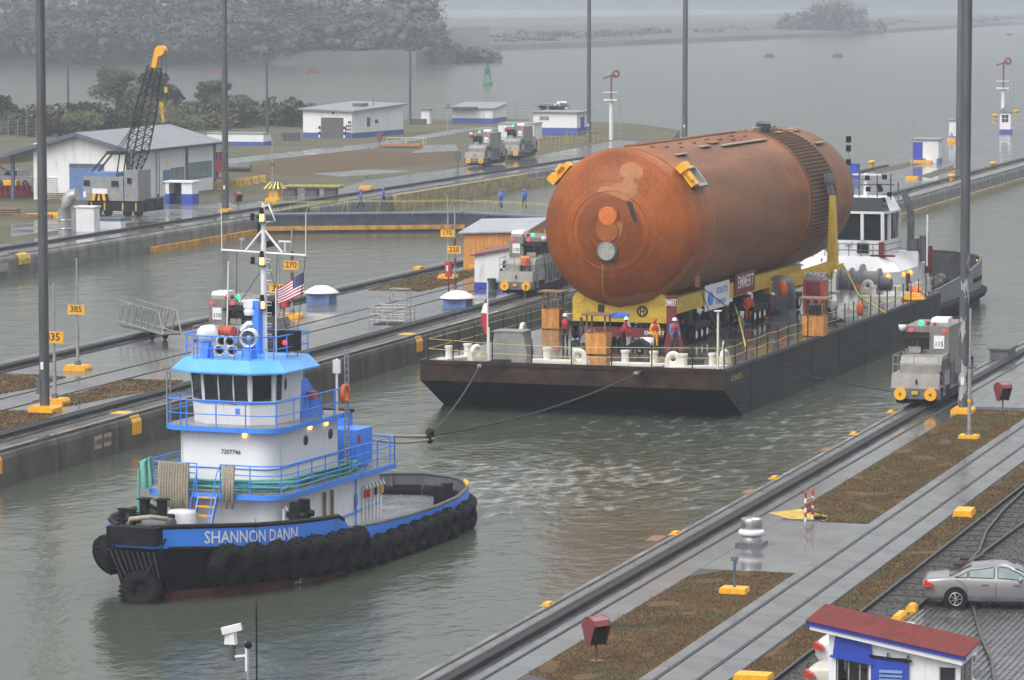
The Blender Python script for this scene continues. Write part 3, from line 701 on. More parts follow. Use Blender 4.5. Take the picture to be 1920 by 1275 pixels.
def rrect(a0, a1, hw, rf, ra=.2, n_=6):
    """plan outline, front corners rounded, counter clockwise from above"""
    pts = []
    for s, x, r, st in ((1, a0, rf, 0), ):
        for k in range(n_ + 1):
            t = math.pi / 2 * k / n_; pts.append((13.4 - a0 - rf + rf * math.cos(t), hw - rf + rf * math.sin(t)))
    pts += [(13.4 - a1, hw), (13.4 - a1, -hw)]
    for k in range(n_ + 1):
        t = math.pi / 2 * (1 - k / n_); pts.append((13.4 - a0 - rf + rf * math.cos(t), -hw + rf - rf * math.sin(t)))
    return pts
def house(name, poly, z0, z1, mat, poly2=None):
    m = MB(mat); poly2 = poly2 or poly; A = [(p[0], p[1], z0) for p in poly]; B = [(p[0], p[1], z1) for p in poly2]; k = m.vs(A + B); n_ = len(A)
    for i in range(n_):
        ln = math.dist(A[i], A[(i + 1) % n_]); m.fc((k + i, k + (i + 1) % n_, k + n_ + (i + 1) % n_, k + n_ + i), ln < .55)
    m.poly(B); m.poly(A[::-1]); return m.put(name, tug)
house('lower_house', rrect(6.9, 16.4, 2.55, .9), .7, 3.0, 'tugwhite')
house('boat_deck', rrect(6.1, 17.2, 2.95, 1.0), 2.98, 3.16, 'tugblue')
house('boat_deck_surface', rrect(6.16, 17.14, 2.88, .97), 3.16, 3.175, 'deckgrey')
house('middle_house', rrect(7.3, 13.3, 2.1, .8), 3.17, 5.35, 'tugwhite')
house('bridge_deck', rrect(6.8, 13.7, 2.5, .9), 5.33, 5.5, 'tugblue')
house('bridge_deck_surface', rrect(6.86, 13.64, 2.43, .88), 5.5, 5.512, 'deckgrey')
# pilothouse: facetted front, walls leaning out
ph = lambda e: [(13.4 - 7.75 + e, .95 + e * .3), (13.4 - 8.35 + e * .7, 1.72 + e * .5), (13.4 - 10.6, 1.72 + e * .5), (13.4 - 10.6, -1.72 - e * .5), (13.4 - 8.35 + e * .7, -1.72 - e * .5), (13.4 - 7.75 + e, -.95 - e * .3)]
pb, ptp = ph(0), ph(.22)
m = MB('tugwhite'); k = m.vs([(p[0], p[1], 5.5) for p in pb] + [(p[0], p[1], 7.55) for p in ptp])
for i in range(6): m.fc((k + i, k + (i + 1) % 6, k + 6 + (i + 1) % 6, k + 6 + i))
m.fc([k + 6 + i for i in range(6)]); m.put('pilothouse', tug)
def wall_pt(i, f, z):
    h = (z - 5.5) / 2.05; a = V((*pb[i], 5.5)).lerp(V((*ptp[i], 7.55)), h); b_ = V((*pb[(i + 1) % 6], 5.5)).lerp(V((*ptp[(i + 1) % 6], 7.55)), h); return a.lerp(b_, f)
def pwin(i, f0, f1, z0=6.42, z1=7.32):
    q = [wall_pt(i, f0, z0), wall_pt(i, f1, z0), wall_pt(i, f1, z1), wall_pt(i, f0, z1)]; nn = (q[1] - q[0]).cross(q[3] - q[0]).normalized()
    w_ = MB('greydark'); w_.path([p + nn * .012 for p in q], .04, 4, True); wo_ = w_.put('window', tug)
    MB('glass').poly([p + nn * .014 for p in q]).put('pane', wo_)
pwin(5, .05, .31); pwin(5, .37, .63); pwin(5, .69, .95); pwin(0, .14, .82); pwin(4, .18, .86); pwin(1, .05, .2); pwin(3, .78, .95)
m = MB('greydark'); c = wall_pt(1, .38, 6.95); m.ball(c + V((0, .01, 0)), .18, (.7, .12, 1.35), 12, 8); m.put('porthole', tug)
m = MB('tugblue'); 
for i in (4, 5, 0, 1): m.bar(wall_pt(i, 0, 6.32) + V((.02, 0, 0)), wall_pt(i, 1, 6.32) + V((.02, 0, 0)), .06, .05)
m.put('window_ledge', tug)
MB('greydark').bx(at_(7.66, .3, 6.33), (.08, .3, .12)).put('flood_lamp', tug); MB('tugblue').bx(at_(7.7, .45, 6.02), (.06, .18, .2)).put('junction_box', tug)
MB('white').bx(at_(7.5, -.42, 7.42), (.1, .25, .14)).put('flood_lamp', tug)
# roof with sloped light blue brim
ro, ri = ph(.75), ph(.35)
ro = [(p[0], p[1] * 1.16) for p in ro]; ro[2] = (ro[2][0] - .35, ro[2][1]); ro[3] = (ro[3][0] - .35, ro[3][1])
ri = [(p[0], p[1] * 1.05) for p in ri]; ri[2] = (ri[2][0] - .25, ri[2][1]); ri[3] = (ri[3][0] - .25, ri[3][1])
m = MB('tuglight'); A = [(p[0], p[1], 7.5) for p in ro]; B = [(p[0], p[1], 7.92) for p in ri]; C_ = [(p[0], p[1], 7.44) for p in ro]; k = m.vs(C_ + A + B)
for i in range(6):
    j = (i + 1) % 6; m.fc((k + i, k + j, k + 6 + j, k + 6 + i)); m.fc((k + 6 + i, k + 6 + j, k + 12 + j, k + 12 + i))
m.fc([k + 12 + i for i in range(6)]); m.fc([k + 5 - i for i in range(6)]); m.put('roof_brim', tug)
# railings
def railing(pts, z0, hts, name='railing', mat='tugblue', closed=False, step=1.25, r=.028):
    m = MB(mat); P3 = [V((p[0], p[1], z0)) for p in pts]
    for h in hts: m.path([p + V((0, 0, h)) for p in P3], r if h == hts[-1] else r * .75, 5, closed)
    d = 0; acc = step
    seg = list(zip(P3, P3[1:] + ([P3[0]] if closed else [])))
    for a, b_ in (seg if closed else seg[:len(P3) - 1]):
        L_ = (b_ - a).length; t = 0
        while acc <= L_ - t + 1e-6:
            t += acc; p = a.lerp(b_, t / L_); m.cyl(p, p + V((0, 0, hts[-1])), r, n=5, caps=False); acc = step
        acc -= (L_ - t)
    m.cyl(P3[0], P3[0] + V((0, 0, hts[-1])), r, n=5, caps=False); m.cyl(P3[-1], P3[-1] + V((0, 0, hts[-1])), r, n=5, caps=False)
    return m.put(name, tug)
bd = rrect(6.15, 17.15, 2.9, 1.0); 
fr_ = bd[9:15][::-1]
side = bd[:8]; other = bd[8:]
railing(list(reversed(bd[:7])) and [(13.4 - 6.15, .45)] + bd[:8][0:7] + [(13.4 - 17.1, 2.9)], 3.17, (.35, .7, 1.05))
railing([(13.4 - 6.15, -.55)] + bd[9:16][::-1] + [(13.4 - 17.1, -2.9)], 3.17, (.35, .7, 1.05))
railing([(13.4 - 17.1, 2.9), (13.4 - 17.1, -2.9)], 3.17, (.35, .7, 1.05))
br = rrect(6.85, 13.65, 2.45, .9)
railing(br[:8] and [(13.4 - 13.6, -2.45)] + br[9:16] + br[:7] + [(13.4 - 13.6, 2.45)], 5.51, (.45, .95))
railing([(p[0], p[1]) for p in ri], 7.92, (.4, .85), closed=True, step=.95, r=.025)
m = MB('tugblue'); hp = rrect(7.28, 13.3, 2.13, .8); m.path([(p[0], p[1], 3.95) for p in hp[9:16] + hp[:8]], .025, 4); m.put('grab_rail', tug)
text('7207746', .24, 'text', tug, face_M(at_(7.28, .35, 4.55), math.pi / 2), 'number_lettering')
for a in (10.3, 12.6): 
    o_ = MB('greydark').lathe([(.2, 0), (.2, .03), (.15, .035)], (13.4 - a, 0, 0), 14, 'y').put('porthole', tug); o_.location = (0, 2.1, 4.75)
    MB('glass').cyl((13.4 - a, .02, 0), (13.4 - a, .032, 0), .15, n=14).put('pane', o_)
for a, y in ((7.25, .95), (10.6, 2.16), (12.1, 2.16)):
    MB('lampyellow').ball(at_(a, y, 5.2), .10, n=8, m=5).put('deck_lamp', tug)
# stairs from the foredeck
st = T('stair', '', '', (0, 0, 0)); 
for k in ('label', 'category'): del st[k]
st.parent = tug
for s in (-1, 1):
    MB('tugblue').bar(at_(5.2, -.05 + s * .38, 1.3), at_(6.15, -.05 + s * .38, 3.1), .05, .16).put('stringer', st)
    MB('tugblue').path([at_(5.15, -.05 + s * .42, 1.25), at_(5.15, -.05 + s * .42, 2.2), at_(6.0, -.05 + s * .42, 3.9), at_(6.15, -.05 + s * .5, 4.2)], .025, 5).put('handrail', st)
for k in range(6): MB('yellow').bx(at_(5.25 + k * .17, -.05, 1.45 + k * .31), (.2, .72, .05)).put('tread', st)
def bitt(a, y, z, sc=1.):
    m = MB('black')
    for e in (-.36, .36): m.cyl(at_(a, y + e * sc, z), at_(a, y + e * sc, z + 1.15 * sc), .19 * sc, .2 * sc, 12); m.bx(at_(a, y + e * sc, z + 1.17 * sc), (.46 * sc, .46 * sc, .05))
    m.cyl(at_(a, y - .85 * sc, z + .55 * sc), at_(a, y + .85 * sc, z + .55 * sc), .12 * sc, n=10); m.put('mooring_bitt', tug)
MB('greydark').cyl(at_(1.9, -1.0, 2.5), at_(1.9, .6, 2.5), .3).bx(at_(1.9, -.2, 2.2), (.7, 1.4, .5)).put('windlass', tug); MB('rope').path([at_(1.2, -.9, 2.5), at_(.8, -.6, 2.85), at_(.9, .2, 2.95), at_(1.6, .5, 2.8)], .09, 6).put('mooring_line', tug); bitt(4.1, -1.35, 1.95, 1.0); bitt(1.6, -1.15, 2.35, .62); 
m = MB('black')
for e in (0, .75): m.bx(at_(7.0 + e, 3.2, 2.2), (.36, .36, 1.4)); m.cyl(at_(7.0 + e, 2.85, 2.4), at_(7.0 + e, 3.6, 2.4), .12)
m.put('mooring_bitt', tug)
m = MB('black')
for e in (0, .8): m.bx(at_(20.7 + e, 3.35, 1.3), (.42, .36, 1.2))
m.put('mooring_bitt', tug)
MB('white').lathe([(.55, 0), (.55, .75), (.5, .85), (0, .88)], at_(5.3, -.75, 1.75), 18).put('liferaft_drum', tug)
m = MB('rope')                                           # rope bights over the front rail
for k in range(11):
    y = -2.05 + k * .115; l = rnd.uniform(1.55, 2.0); x = 13.4 - 6.05
    m.path([(x - .12, y, 3.5), (x - .05, y, 4.22), (x + .06, y + .01, 4.24), (x + .1, y, 3.9), (x + .13, y + .03, 4.22 - l * .7), (x + .12, y + .05, 4.2 - l), (x + .16, y + .1, 4.2 - l), (x + .17, y + .08, 3.4), (x + .1, y + .1, 4.2)], .052, 5)
m.put('rope_bights', tug)
m = MB('rope')
for k in range(4):
    y = .62 + k * .12; l = 1.3 + .25 * (k % 2); x = 13.4 - 6.1
    m.path([(x - .05, y, 4.2), (x + .08, y, 4.2), (x + .12, y + .03, 3.6), (x + .12, y + .04, 4.2 - l), (x + .17, y + .08, 4.2 - l), (x + .15, y + .1, 3.6), (x + .06, y + .1, 4.22)], .055, 5)
m.put('rope_coil', tug)
m = MB('ropegreen')                                      # green hawser flaked along the side deck
pl = [(13.4 - 7.0, -1.9)] + [(13.4 - 6.85, y) for y in (-1.2, -.4, .5, 1.3)] + [(13.4 - 7.3, 2.35)] + [(13.4 - a, 2.5) for a in (8.5, 10, 11.5, 13, 14.2)]
for k in range(7):
    m.path([(p[0] + rnd.uniform(-.1, .1), p[1] + rnd.uniform(-.12, .12), 3.22 + k * .055 + rnd.uniform(-.03, .05)) for p in pl], .055, 5)
for k in range(4): m.path([(13.4 - 13.9 + (.6 - .05 * k) * math.cos(t), 2.2 + .35 * math.sin(t), 3.3 + .07 * k) for t in [i * .5 for i in range(13)]], .055, 5)
m.put('green_hawser', tug)
m = MB('ropegreen'); m.path([at_(6.1, -2.75, 3.2), at_(6.05, -2.8, 4.2), at_(6.2, -2.6, 4.35), at_(6.25, -2.55, 3.3)], .12, 7); m.path([at_(6.0, -2.95, 3.9), at_(6.0, -2.98, 2.0)], .06, 5); m.put('green_hose', tug)
# roof gear
def roofp(px, py): return None
def pedestal(a, y, h=.55): 
    m = MB('tugblue'); m.prism([(-.3, 0), (.3, 0), (.15, h), (-.15, h)], -.16, .16, 'y'); return m.put('lamp_pedestal', tug, at_(a, y, 7.92))
pedestal(8.0, -1.0, .6); sl_ = MB('white'); sl_.lathe([(.0, -.34), (.2, -.33), (.3, -.2), (.33, .1), (.33, .3), (.3, .3)], (0, 0, 0), 18, 'x', caps=True); o = sl_.put('searchlight', tug, at_(8.0, -1.0, 8.8)); o.rotation_euler = (0, 0, R(150))
pedestal(8.2, .75, .55); s2 = MB('white'); s2.lathe([(.0, -.34), (.2, -.33), (.3, -.2), (.34, .1), (.34, .32), (.3, .32), (.28, .1)], (0, 0, 0), 18, 'x'); s2.use('glasslight').cyl((.08, 0, 0), (.1, 0, 0), .28, n=16); s2.use('white').ball((.16, 0, 0), .1, n=8, m=5); o = s2.put('searchlight', tug, at_(8.2, .75, 8.72)); o.rotation_euler = (0, R(8), R(12))
m = MB('rustred').cyl((-.35, 0, 0), (.35, 0, 0), .2, n=12); o = m.put('buoy_canister', tug, at_(8.7, -.45, 8.85), R(70))
for dy, dz in ((-.2, .62), (.14, .62), (-.3, .28), (.24, .28)):
    hn = MB('white'); hn.lathe([(.08, -.3), (.09, 0), (.2, .22), (.23, .26), (.19, .26)], (0, 0, 0), 12, 'x'); hn.use('black').cyl((.2, 0, 0), (.21, 0, 0), .12); o = hn.put('horn', tug, at_(8.0, -.12 + dy, 7.98 + dz)); o.rotation_euler = (0, R(10), R(18))
MB('tugblue').prism([(-.25, 0), (.25, 0), (.12, .9), (-.12, .9)], -.12, .12, 'y').put('lamp_pedestal', tug, at_(8.9, .3, 7.92))
MB('white').bar(at_(8.9, .1, 8.9), at_(8.6, .55, 9.2), .22, .16).bx(at_(8.9, .3, 8.72), (.3, .3, .3)).put('radar_base', tug)
MB('tugblue').box(13.4 - 10.7, -.0, 7.92, 13.4 - 10.0, .25, 9.9).put('mast_housing', tug)
MB('white').bx(at_(10.1, -.15, 9.72), (.4, .4, .18)).lathe([(.22, 9.35), (.26, 9.5), (.2, 9.62), (0, 9.64)], (13.4 - 10.1, -.15, 0), 12).bar(at_(10.1, -.6, 9.86), at_(10.1, .25, 9.9), .1, .1).put('radar_scanner', tug)
MB('black').bx(at_(9.6, 1.75, 8.5), (.5, .8, .75)).put('speaker_box', tug); MB('lampred').ball(at_(9.3, 1.7, 8.45), .1, n=8, m=5).put('side_lamp', tug)
for a, y, h in ((8.5, 1.3, 1.6), (9.8, 1.1, 2.5)): MB('white').cyl(at_(a, y, 7.92), at_(a, y, 7.92 + h), .03, n=5).put('aerial', tug)
MB('white').cyl(at_(9.2, -.75, 7.92), at_(9.2, -.63, 11.4), .03, n=6).put('whip_aerial', tug); MB('galv').cyl(at_(10.4, -1.5, 7.92), at_(10.4, -1.5, 11.0), .012, n=4).put('whip_aerial', tug)
# mast
mx = at_(10.5, .25, 0)
def mz(z, y=0., x=0.): return V((mx.x + x, mx.y + y, z))
mast = MB('white').cyl(mz(7.92), mz(12.0), .14, .11).cyl(mz(12.0), mz(13.5), .09, .07).put('mast', tug)
MB('white').cyl(mz(11.72, -1.82), mz(11.6, 1.82), .045, n=6).put('yard', mast)
for s in (-1, 1): MB('white').cyl(mz(11.68, s * .8), mz(12.55), .045, n=6).put('yard_brace', mast)
MB('white').path([mz(13.35, 0), mz(13.45, .22), mz(12.85, .5), mz(12.8, .1)], .04, 5).put('light_bracket', mast)
for z in (8.5, 8.9, 9.3, 9.7, 10.1, 10.5, 10.9, 11.3): MB('white').path([mz(z, .1), mz(z, .32), mz(z + .12, .32), mz(z + .12, .1)], .018, 4).put('mast_step', mast)
for z in (9.75, 11.38, 13.0):
    MB('lampyellow').cyl(mz(z - .16, -.0, .17), mz(z + .1, -.0, .17), .085, n=10).put('mast_lamp', mast)
    MB('black').cyl(mz(z + .12, 0, .17), mz(z + .35, 0, .17), .1, .07).put('lamp_cap', mast); MB('greydark').bx(mz(z - .2, 0, .14), (.28, .24, .05)).put('lamp_shelf', mast)
    MB('black').bx(mz(z + .0, -.42, .1), (.14, .12, .24)).put('side_shade', mast); MB('greydark').bx(mz(z - .14, -.3, .08), (.12, .5, .04)).put('lamp_arm', mast)
for y, z in ((-1.8, 1.55), (1.8, 1.55)): MB('white').cyl(mz(11.66, y), mz(11.66 + z, y * 1.01), .02, n=5).put('aerial', mast)
MB('galv').cyl(mz(11.7, -.95), mz(12.1, -.95), .03).bx(mz(12.15, -.92), (.05, .2, .1)).put('wind_vane', mast); MB('white').cyl(mz(11.7, .92), mz(12.05, .92), .03).bx(mz(12.1, .92), (.1, .5, .06)).put('radar_bar', mast)
m = MB('black'); m.poly([mz(11.85, .1, -.2), mz(11.9, .35, -.25), mz(12.15, .33, -.3), mz(12.1, .1, -.25)]).poly([mz(11.85, .1, -.2), mz(12.1, .1, -.25), mz(11.95, -.12, -.4), mz(11.75, -.1, -.38)]); m.put('pennant', mast)
m = MB('raildark')
for a, b_ in ((mz(11.66, -1.15), at_(10.6, -1.0, 9.0)), (mz(11.0, -.1), at_(9.0, -.9, 8.8)), (mz(11.6, 1.8), at_(10.4, 1.62, 7.95)), (mz(11.3, .2), at_(11.5, 1.0, 8.0)), (mz(11.6, .6), at_(10.6, .55, 8.0))): m.cyl(a, b_, .014, n=4, caps=False)
m.put('stay_wire', mast)
# national flag on the halyard: stripes are cloth strips of the same sheet, waving
def flag_pt(u, v): return mz(10.98 - .8 * v - u * .62 * (1 - .3 * v), 1.72 - 1.1 * u, -.02 + .09 * math.sin(u * 7) + .03 * math.sin(u * 11 + v * 3))
fl = MB('textwhite'); N_ = 16
mt('flagred', (.42, .02, .05), .8, var=.05); mt('flagblue', (.02, .025, .12), .8, var=.05)
for r_ in range(13):
    for c_ in range(N_):
        u0, u1, v0, v1 = c_ / N_, (c_ + 1) / N_, r_ / 13, (r_ + 1) / 13
        fl.use('flagblue' if (c_ < 6.4 and r_ < 7) else 'flagred' if r_ % 2 == 0 else 'textwhite')
        k = fl.vs([flag_pt(u0, v1), flag_pt(u1, v1), flag_pt(u1, v0), flag_pt(u0, v0)]); fl.fc((k, k + 1, k + 2, k + 3), True)
fo = fl.put('flag', tug)
sr = MB('textwhite')
for i in range(5):
    for j in range(6): sr.ball(flag_pt((j + .6) / N_, (i + 1) / 13 * 1.15) + V((.02, 0, 0)), .016, n=4, m=2)
sr.put('stars', fo)
# funnel, ladder, aft gear
m = MB('greydark')
for y in (-.55, -.2, .15): m.lathe([(.3, 0), (.33, .3), (.34, 1.2), (.26, 1.5), (.0, 1.55)], at_(11.6 + abs(y) * .3, y + .95, 6.0), 14)
m.put('exhaust_stack', tug)
MB('tugblue').prism([(13.4 - 10.75, 5.5), (13.4 - 12.9, 5.5), (13.4 - 12.3, 6.2), (13.4 - 11.3, 6.95), (13.4 - 10.75, 6.95)], .3, 1.7, 'y').put('funnel_casing', tug)
MB('rustred').bx(at_(11.5, 1.85, 6.3), (.5, .25, .3)).put('life_jacket_box', tug); MB('galv').lathe([(.25, 0), (.28, .5), (.1, .7)], at_(11.2, 1.3, 6.9), 10).put('vent_cowl', tug)
m = MB('orange').torus((0, 0, 0), .3, .09, 'x', 16, 6); o = m.put('life_ring', tug, at_(13.1, 2.52, 6.25), R(90))
ld = MB('galv')
for s in (-.17, .17): ld.cyl(at_(13.2 + s, 2.55, 3.2), at_(13.2 + s, 2.55, 7.9), .035, n=5)
for k in range(18): ld.cyl(at_(13.03, 2.55, 3.4 + k * .25), at_(13.37, 2.55, 3.4 + k * .25), .022, n=4, caps=False)
ld.put('boarding_ladder', tug)
l2 = MB('galv')
for s in (-.15, .15): l2.cyl(at_(7.4 + s, -2.35, 5.5), at_(7.4 + s, -2.35, 7.6), .03, n=5)
for k in range(8): l2.cyl(at_(7.25, -2.35, 5.6 + k * .25), at_(7.55, -2.35, 5.6 + k * .25), .02, n=4, caps=False)
l2.put('bridge_ladder', tug)
MB('white').cyl(at_(12.6, 2.4, 5.5), at_(12.6, 2.4, 7.6), .05).bx(at_(12.6, 2.4, 7.3), (.12, .3, .5)).put('antenna_post', tug)
m = MB('tugblue'); m.bx(at_(15.6, 1.6, 3.95), (1.5, 1.3, 1.4)); m.put('winch_cover', tug)
m = MB('tugblue'); m.box(13.4 - 17.0, -.6, 3.3, 13.4 - 16.7, 1.1, 5.1).box(13.4 - 16.7, -.6, 3.2, 13.4 - 16.2, .6, 4.6); m.use('black').box(13.4 - 17.05, -.65, 5.1, 13.4 - 16.65, 1.15, 5.22); m.use('white').bx(at_(16.68, .5, 4.95), (.04, .35, .12)); m.put('tow_winch_frame', tug)
MB('red').bx(at_(15.0, 2.26, 4.3), (.3, .02, .3)).put('warning_plate', tug)
MB('black').cyl(at_(14.2, .6, 3.2), at_(14.2, .6, 5.0), .3).put('hose_reel', tug); MB('rustred').bx(at_(13.8, 1.4, 3.75), (.5, .5, .9)).put('pump', tug); MB('black').cyl(at_(14.6, -.7, 3.2), at_(14.6, -.7, 4.6), .22).bx(at_(14.6, -.7, 4.7), (.6, .5, .2)).put('floodlight', tug)
for a in (10.9, 11.6): MB('wood').box(13.4 - a - .06, 2.6, .8, 13.4 - a + .06, 2.68, 2.75).put('timber_post', tug)
for a in (9.6, 14.0): 
    o_ = MB('greydark').ball((0, 0, 0), .24, (.6, .15, 1.5), 12, 8).put('door_port', tug, at_(a, 2.56, 2.0))
    MB('tugblue').bx((0, .05, .1), (.12, .05, .4)).put('vent_pipe', o_)
for a in (14.6, 14.95, 15.3, 15.65, 16.0, 16.3): MB('white').path([at_(a, 2.62, .8), at_(a, 2.62, 2.5), at_(a, 2.72, 2.62), at_(a, 2.8, 2.45)], .05, 6).put('vent_pipe', tug)
for a, mt_ in ((14.6, 'red'), (14.95, 'red'), (15.65, 'rust'), (16.25, 'yellow'), (7.9, 'yellow')): MB(mt_).bx(at_(a, 2.72, 2.25), (.2, .06, .28)).put('tag_plate', tug)
for a in (7.0, 7.3, 7.9): MB('white').path([at_(a, 2.7, 1.0), at_(a, 2.7, 2.6), at_(a, 2.8, 2.7), at_(a, 2.86, 2.55)], .06, 6).put('vent_pipe', tug)
MB('tugblue').path([at_(11.3, 2.6, 1.55), at_(13, 2.6, 1.62), at_(16.3, 2.6, 1.75)], .035, 5).put('grab_rail', tug)
MB('tugblue').path([at_(13.9, 2.62, .8), at_(13.9, 2.62, 3.0)], .035, 5).put('drain_pipe', tug)
MB('yellow').lathe([(.16, 0), (.16, .5), (.05, .7)], at_(9.95, 3.3, 1.0), 10).bx(at_(9.95, 3.3, 1.75), (.2, .3, .08)).put('gas_cylinder', tug)
m = MB('white').torus((0, 0, 0), .32, .1, 'y', 14, 6); m.put('fire_hose', tug, at_(16.42, 1.8, 2.35)); MB('rope').path([at_(16.5, 1.7, 2.3), at_(16.55, 1.75, 1.2), at_(16.6, 1.6, 1.9)], .08, 6).put('mooring_line', tug)
MB('deckgrey').cyl(at_(21, 0, .65), at_(21, 0, 1.3), .12).bx(at_(21, 0, 1.35), (.2, .9, .12)).put('tow_bitt', tug); MB('white').cyl(at_(19.6, -2.6, .65), at_(19.6, -2.6, 1.35), .1).put('bollard', tug)
for a in (22.8, 24.9):
    for e in (0, .16, .32): p = hull_pt(a + e, outl(a)[2] - .5, 1, .02); MB('black').bx(p, (.1, .06, .22)).put('freeing_port', tug)
for s in (1,): MB('yellow').path([hull_pt(a, outl(a)[2] + .03, s, -.06) for a in (24.2, 24.8, 25.3)], .1, 5).put('cap_paint', tug)
for a in [17.6 + i * .8 for i in range(12)]: 
    p = hull_pt(min(a, 26.6), 1.4, -1, -.2); MB('greydark').bx((p.x, p.y, 1.05), (.05, .12, .75)).put('bulwark_stay', tug)
# crew inside the pilothouse windows are only shapes behind dark glass, left out
# ------------------------------------------------------------------ deck barge
mt('bargeside', (.022, .023, .024), .55, spec=.25, var=.4, scale=.6, bump=.008, bscale=3, stretch=(1, .4, 1))
mt('bargefront', (.011, .010, .010), .65, var=.5, scale=.8, bump=.01, bscale=4, spec=.12)
mt('bargerust', (.040, .021, .015), .7, var=.5, scale=1.0, bump=.008, bscale=5, spec=.2)
mt('bargedeck', (.11, .112, .115), .16, var=.35, scale=.5, rvar=.17, rscale=.35, coat=.8)
mt('offwhite', (.70, .69, .62), .45, var=.08)
DZ = 2.6; BW, BL = 16.0, 51.5
BA = R(-1.6)                                                    # local x to starboard (right), y aft-to-far, origin at the near left deck corner
bfl = P(788, 676, DZ)
barge = T('barge', 'dark steel deck barge with rusty front carrying the orange tank', 'barge', bfl, BA)
def bw(x, y, z=0): return bfl + Matrix.Rotation(BA, 3, 'Z') @ V((x, y, z))
Z0 = -DZ
m = MB('bargerust'); m.poly([(0, 0, 0), (0, 0, -1.0), (BW, 0, -1.0), (BW, 0, 0)]); m.use('bargefront'); m.poly([(0, 0, -1.0), (.0, 4.9, Z0 - .6), (BW, 4.9, Z0 - .6), (BW, 0, -1.0)])
m.put('bow_plate', barge)
m = MB('bargeside')
for x in (0, BW):
    q = [(x, 0, 0), (x, BL, 0), (x, BL, Z0 - .6), (x, 4.9, Z0 - .6), (x, 0, -1.0)]; m.poly(q if x == 0 else q[::-1])
m.poly([(0, BL, 0), (BW, BL, 0), (BW, BL, Z0 - .6), (0, BL, Z0 - .6)]); m.put('hull', barge)
for z, y in ((-.95, .3), (-1.85, 2.4)): MB('bargeside').box(BW, y, z - .05, BW + .06, BL, z + .04).put('rubbing_bar', barge)
m = MB('bargeside')
for k in range(8): m.box(BW, 5.2 + k * 6.4, -2.9, BW + .02, 5.24 + k * 6.4, 0)
m.put('plate_weld', barge, kind='stuff')
m = MB('bargedeck'); m.box(.02, .02, -.05, BW - .02, BL - .02, -.002); m.put('deck', barge)
MB('bargerust').box(-.02, -.06, -.14, BW + .04, .1, .05).put('deck_edge', barge)
MB('railtop').box(BW - .06, .1, -.1, BW + .05, BL, .06).put('deck_edge', barge); MB('railtop').box(-.05, .1, -.1, .06, BL, .05).put('deck_edge', barge)
text('GULFMASTER I', .42, 'yellowdull', barge, face_M((BW + .03, 2.3, -.55), math.pi / 2), 'name_lettering', .8)
text('75', .5, 'greydark', barge, face_M((BW + .03, 21, -.6), math.pi / 2), 'mark_lettering')
st_ = MB('raildark').cyl((0, 0, 0), (0, 0, 1.25), .035, n=6)
first = None
for x, y in [(BW - .15, .5 + 2.15 * k) for k in range(24)] + [(.15, .8 + 2.4 * k) for k in range(21)] + [(1.7 + 2.1 * k, .2) for k in range(7)]:
    if first is None: first = st_.put('stanchion', barge, (x, y, 0))
    else: link('stanchion', first.data, barge, (x, y, 0))
m = MB('paleyellow')
for z in (.55, 1.05):
    m.path([(BW - .15, .5 + 2.15 * k, z - .06 * (k % 2)) for k in range(24)], .014, 4); m.path([(.15, .8 + 2.4 * k, z) for k in range(21)], .014, 4); m.path([(.15, .8, z), (4, .2, z - .1), (8, .2, z - .15), (14.3, .2, z), (BW - .15, .5, z)], .014, 4)
m.put('safety_line', barge)
def bollard(x, y, rz=0):
    r = MB('offwhite'); r.at(Matrix.Translation((x, y, 0)) @ Matrix.Rotation(rz, 4, 'Z')).prism([(-1.3, -.35), (1.3, -.35), (1.55, 0), (1.3, .35), (-1.3, .35), (-1.55, 0)], 0, .1)
    for e in (-.75, .75): r.cyl((e, 0, .1), (e, 0, .68), .19, n=14); r.cyl((e, 0, .6), (e, 0, .72), .23, n=14)
    r.put('double_bollard', barge)
def chock(x, y, rz=0):
    r = MB('offwhite'); r.at(Matrix.Translation((x, y, 0)) @ Matrix.Rotation(rz, 4, 'Z')).torus((0, 0, .43), .26, .14, 'y', 18, 8); r.bx((0, 0, .08), (.85, .4, .16)).bx((-.33, 0, .27), (.18, .3, .34)).bx((.33, 0, .27), (.18, .3, .34)); r.put('fairlead', barge)
bollard(7.0, 1.6); bollard(11.2, 1.4); bollard(1.5, 1.6, R(70)); chock(8.3, .55); chock(2.6, 1.2, R(60)); bollard(14.4, .9, R(30)); chock(15.3, 2.6, R(80)); chock(13.2, .6, R(10))
bollard(13.6, 46.5, R(20)); chock(11.8, 49.5); bollard(8.6, 49.0); bollard(14.9, 49, R(90)); chock(.9, 14, R(90)); bollard(1.2, 22, R(90))
m = MB('offwhite'); m.cyl((15.5, .6, 0), (15.5, .6, 2.9), .06, n=6).bx((15.5, .6, 2.9), (.35, .35, .05)).cyl((15.75, .7, 0), (15.75, .7, 1.4), .05); m.put('light_mast', barge)
m = MB('offwhite'); m.cyl((3.35, 1.0, 0), (3.35, 1.0, 1.7), .05, n=6); m.put('light_mast', barge)
m = MB('grey'); m.prism([(-1.0, 0), (1.0, 0), (.75, 1.15), (-.75, 1.15)], -.6, .6, 'y'); m.bx((0, 0, 1.18), (1.7, 1.3, .06)); m.put('hatch_house', barge, (3.2, 5.2, 0))
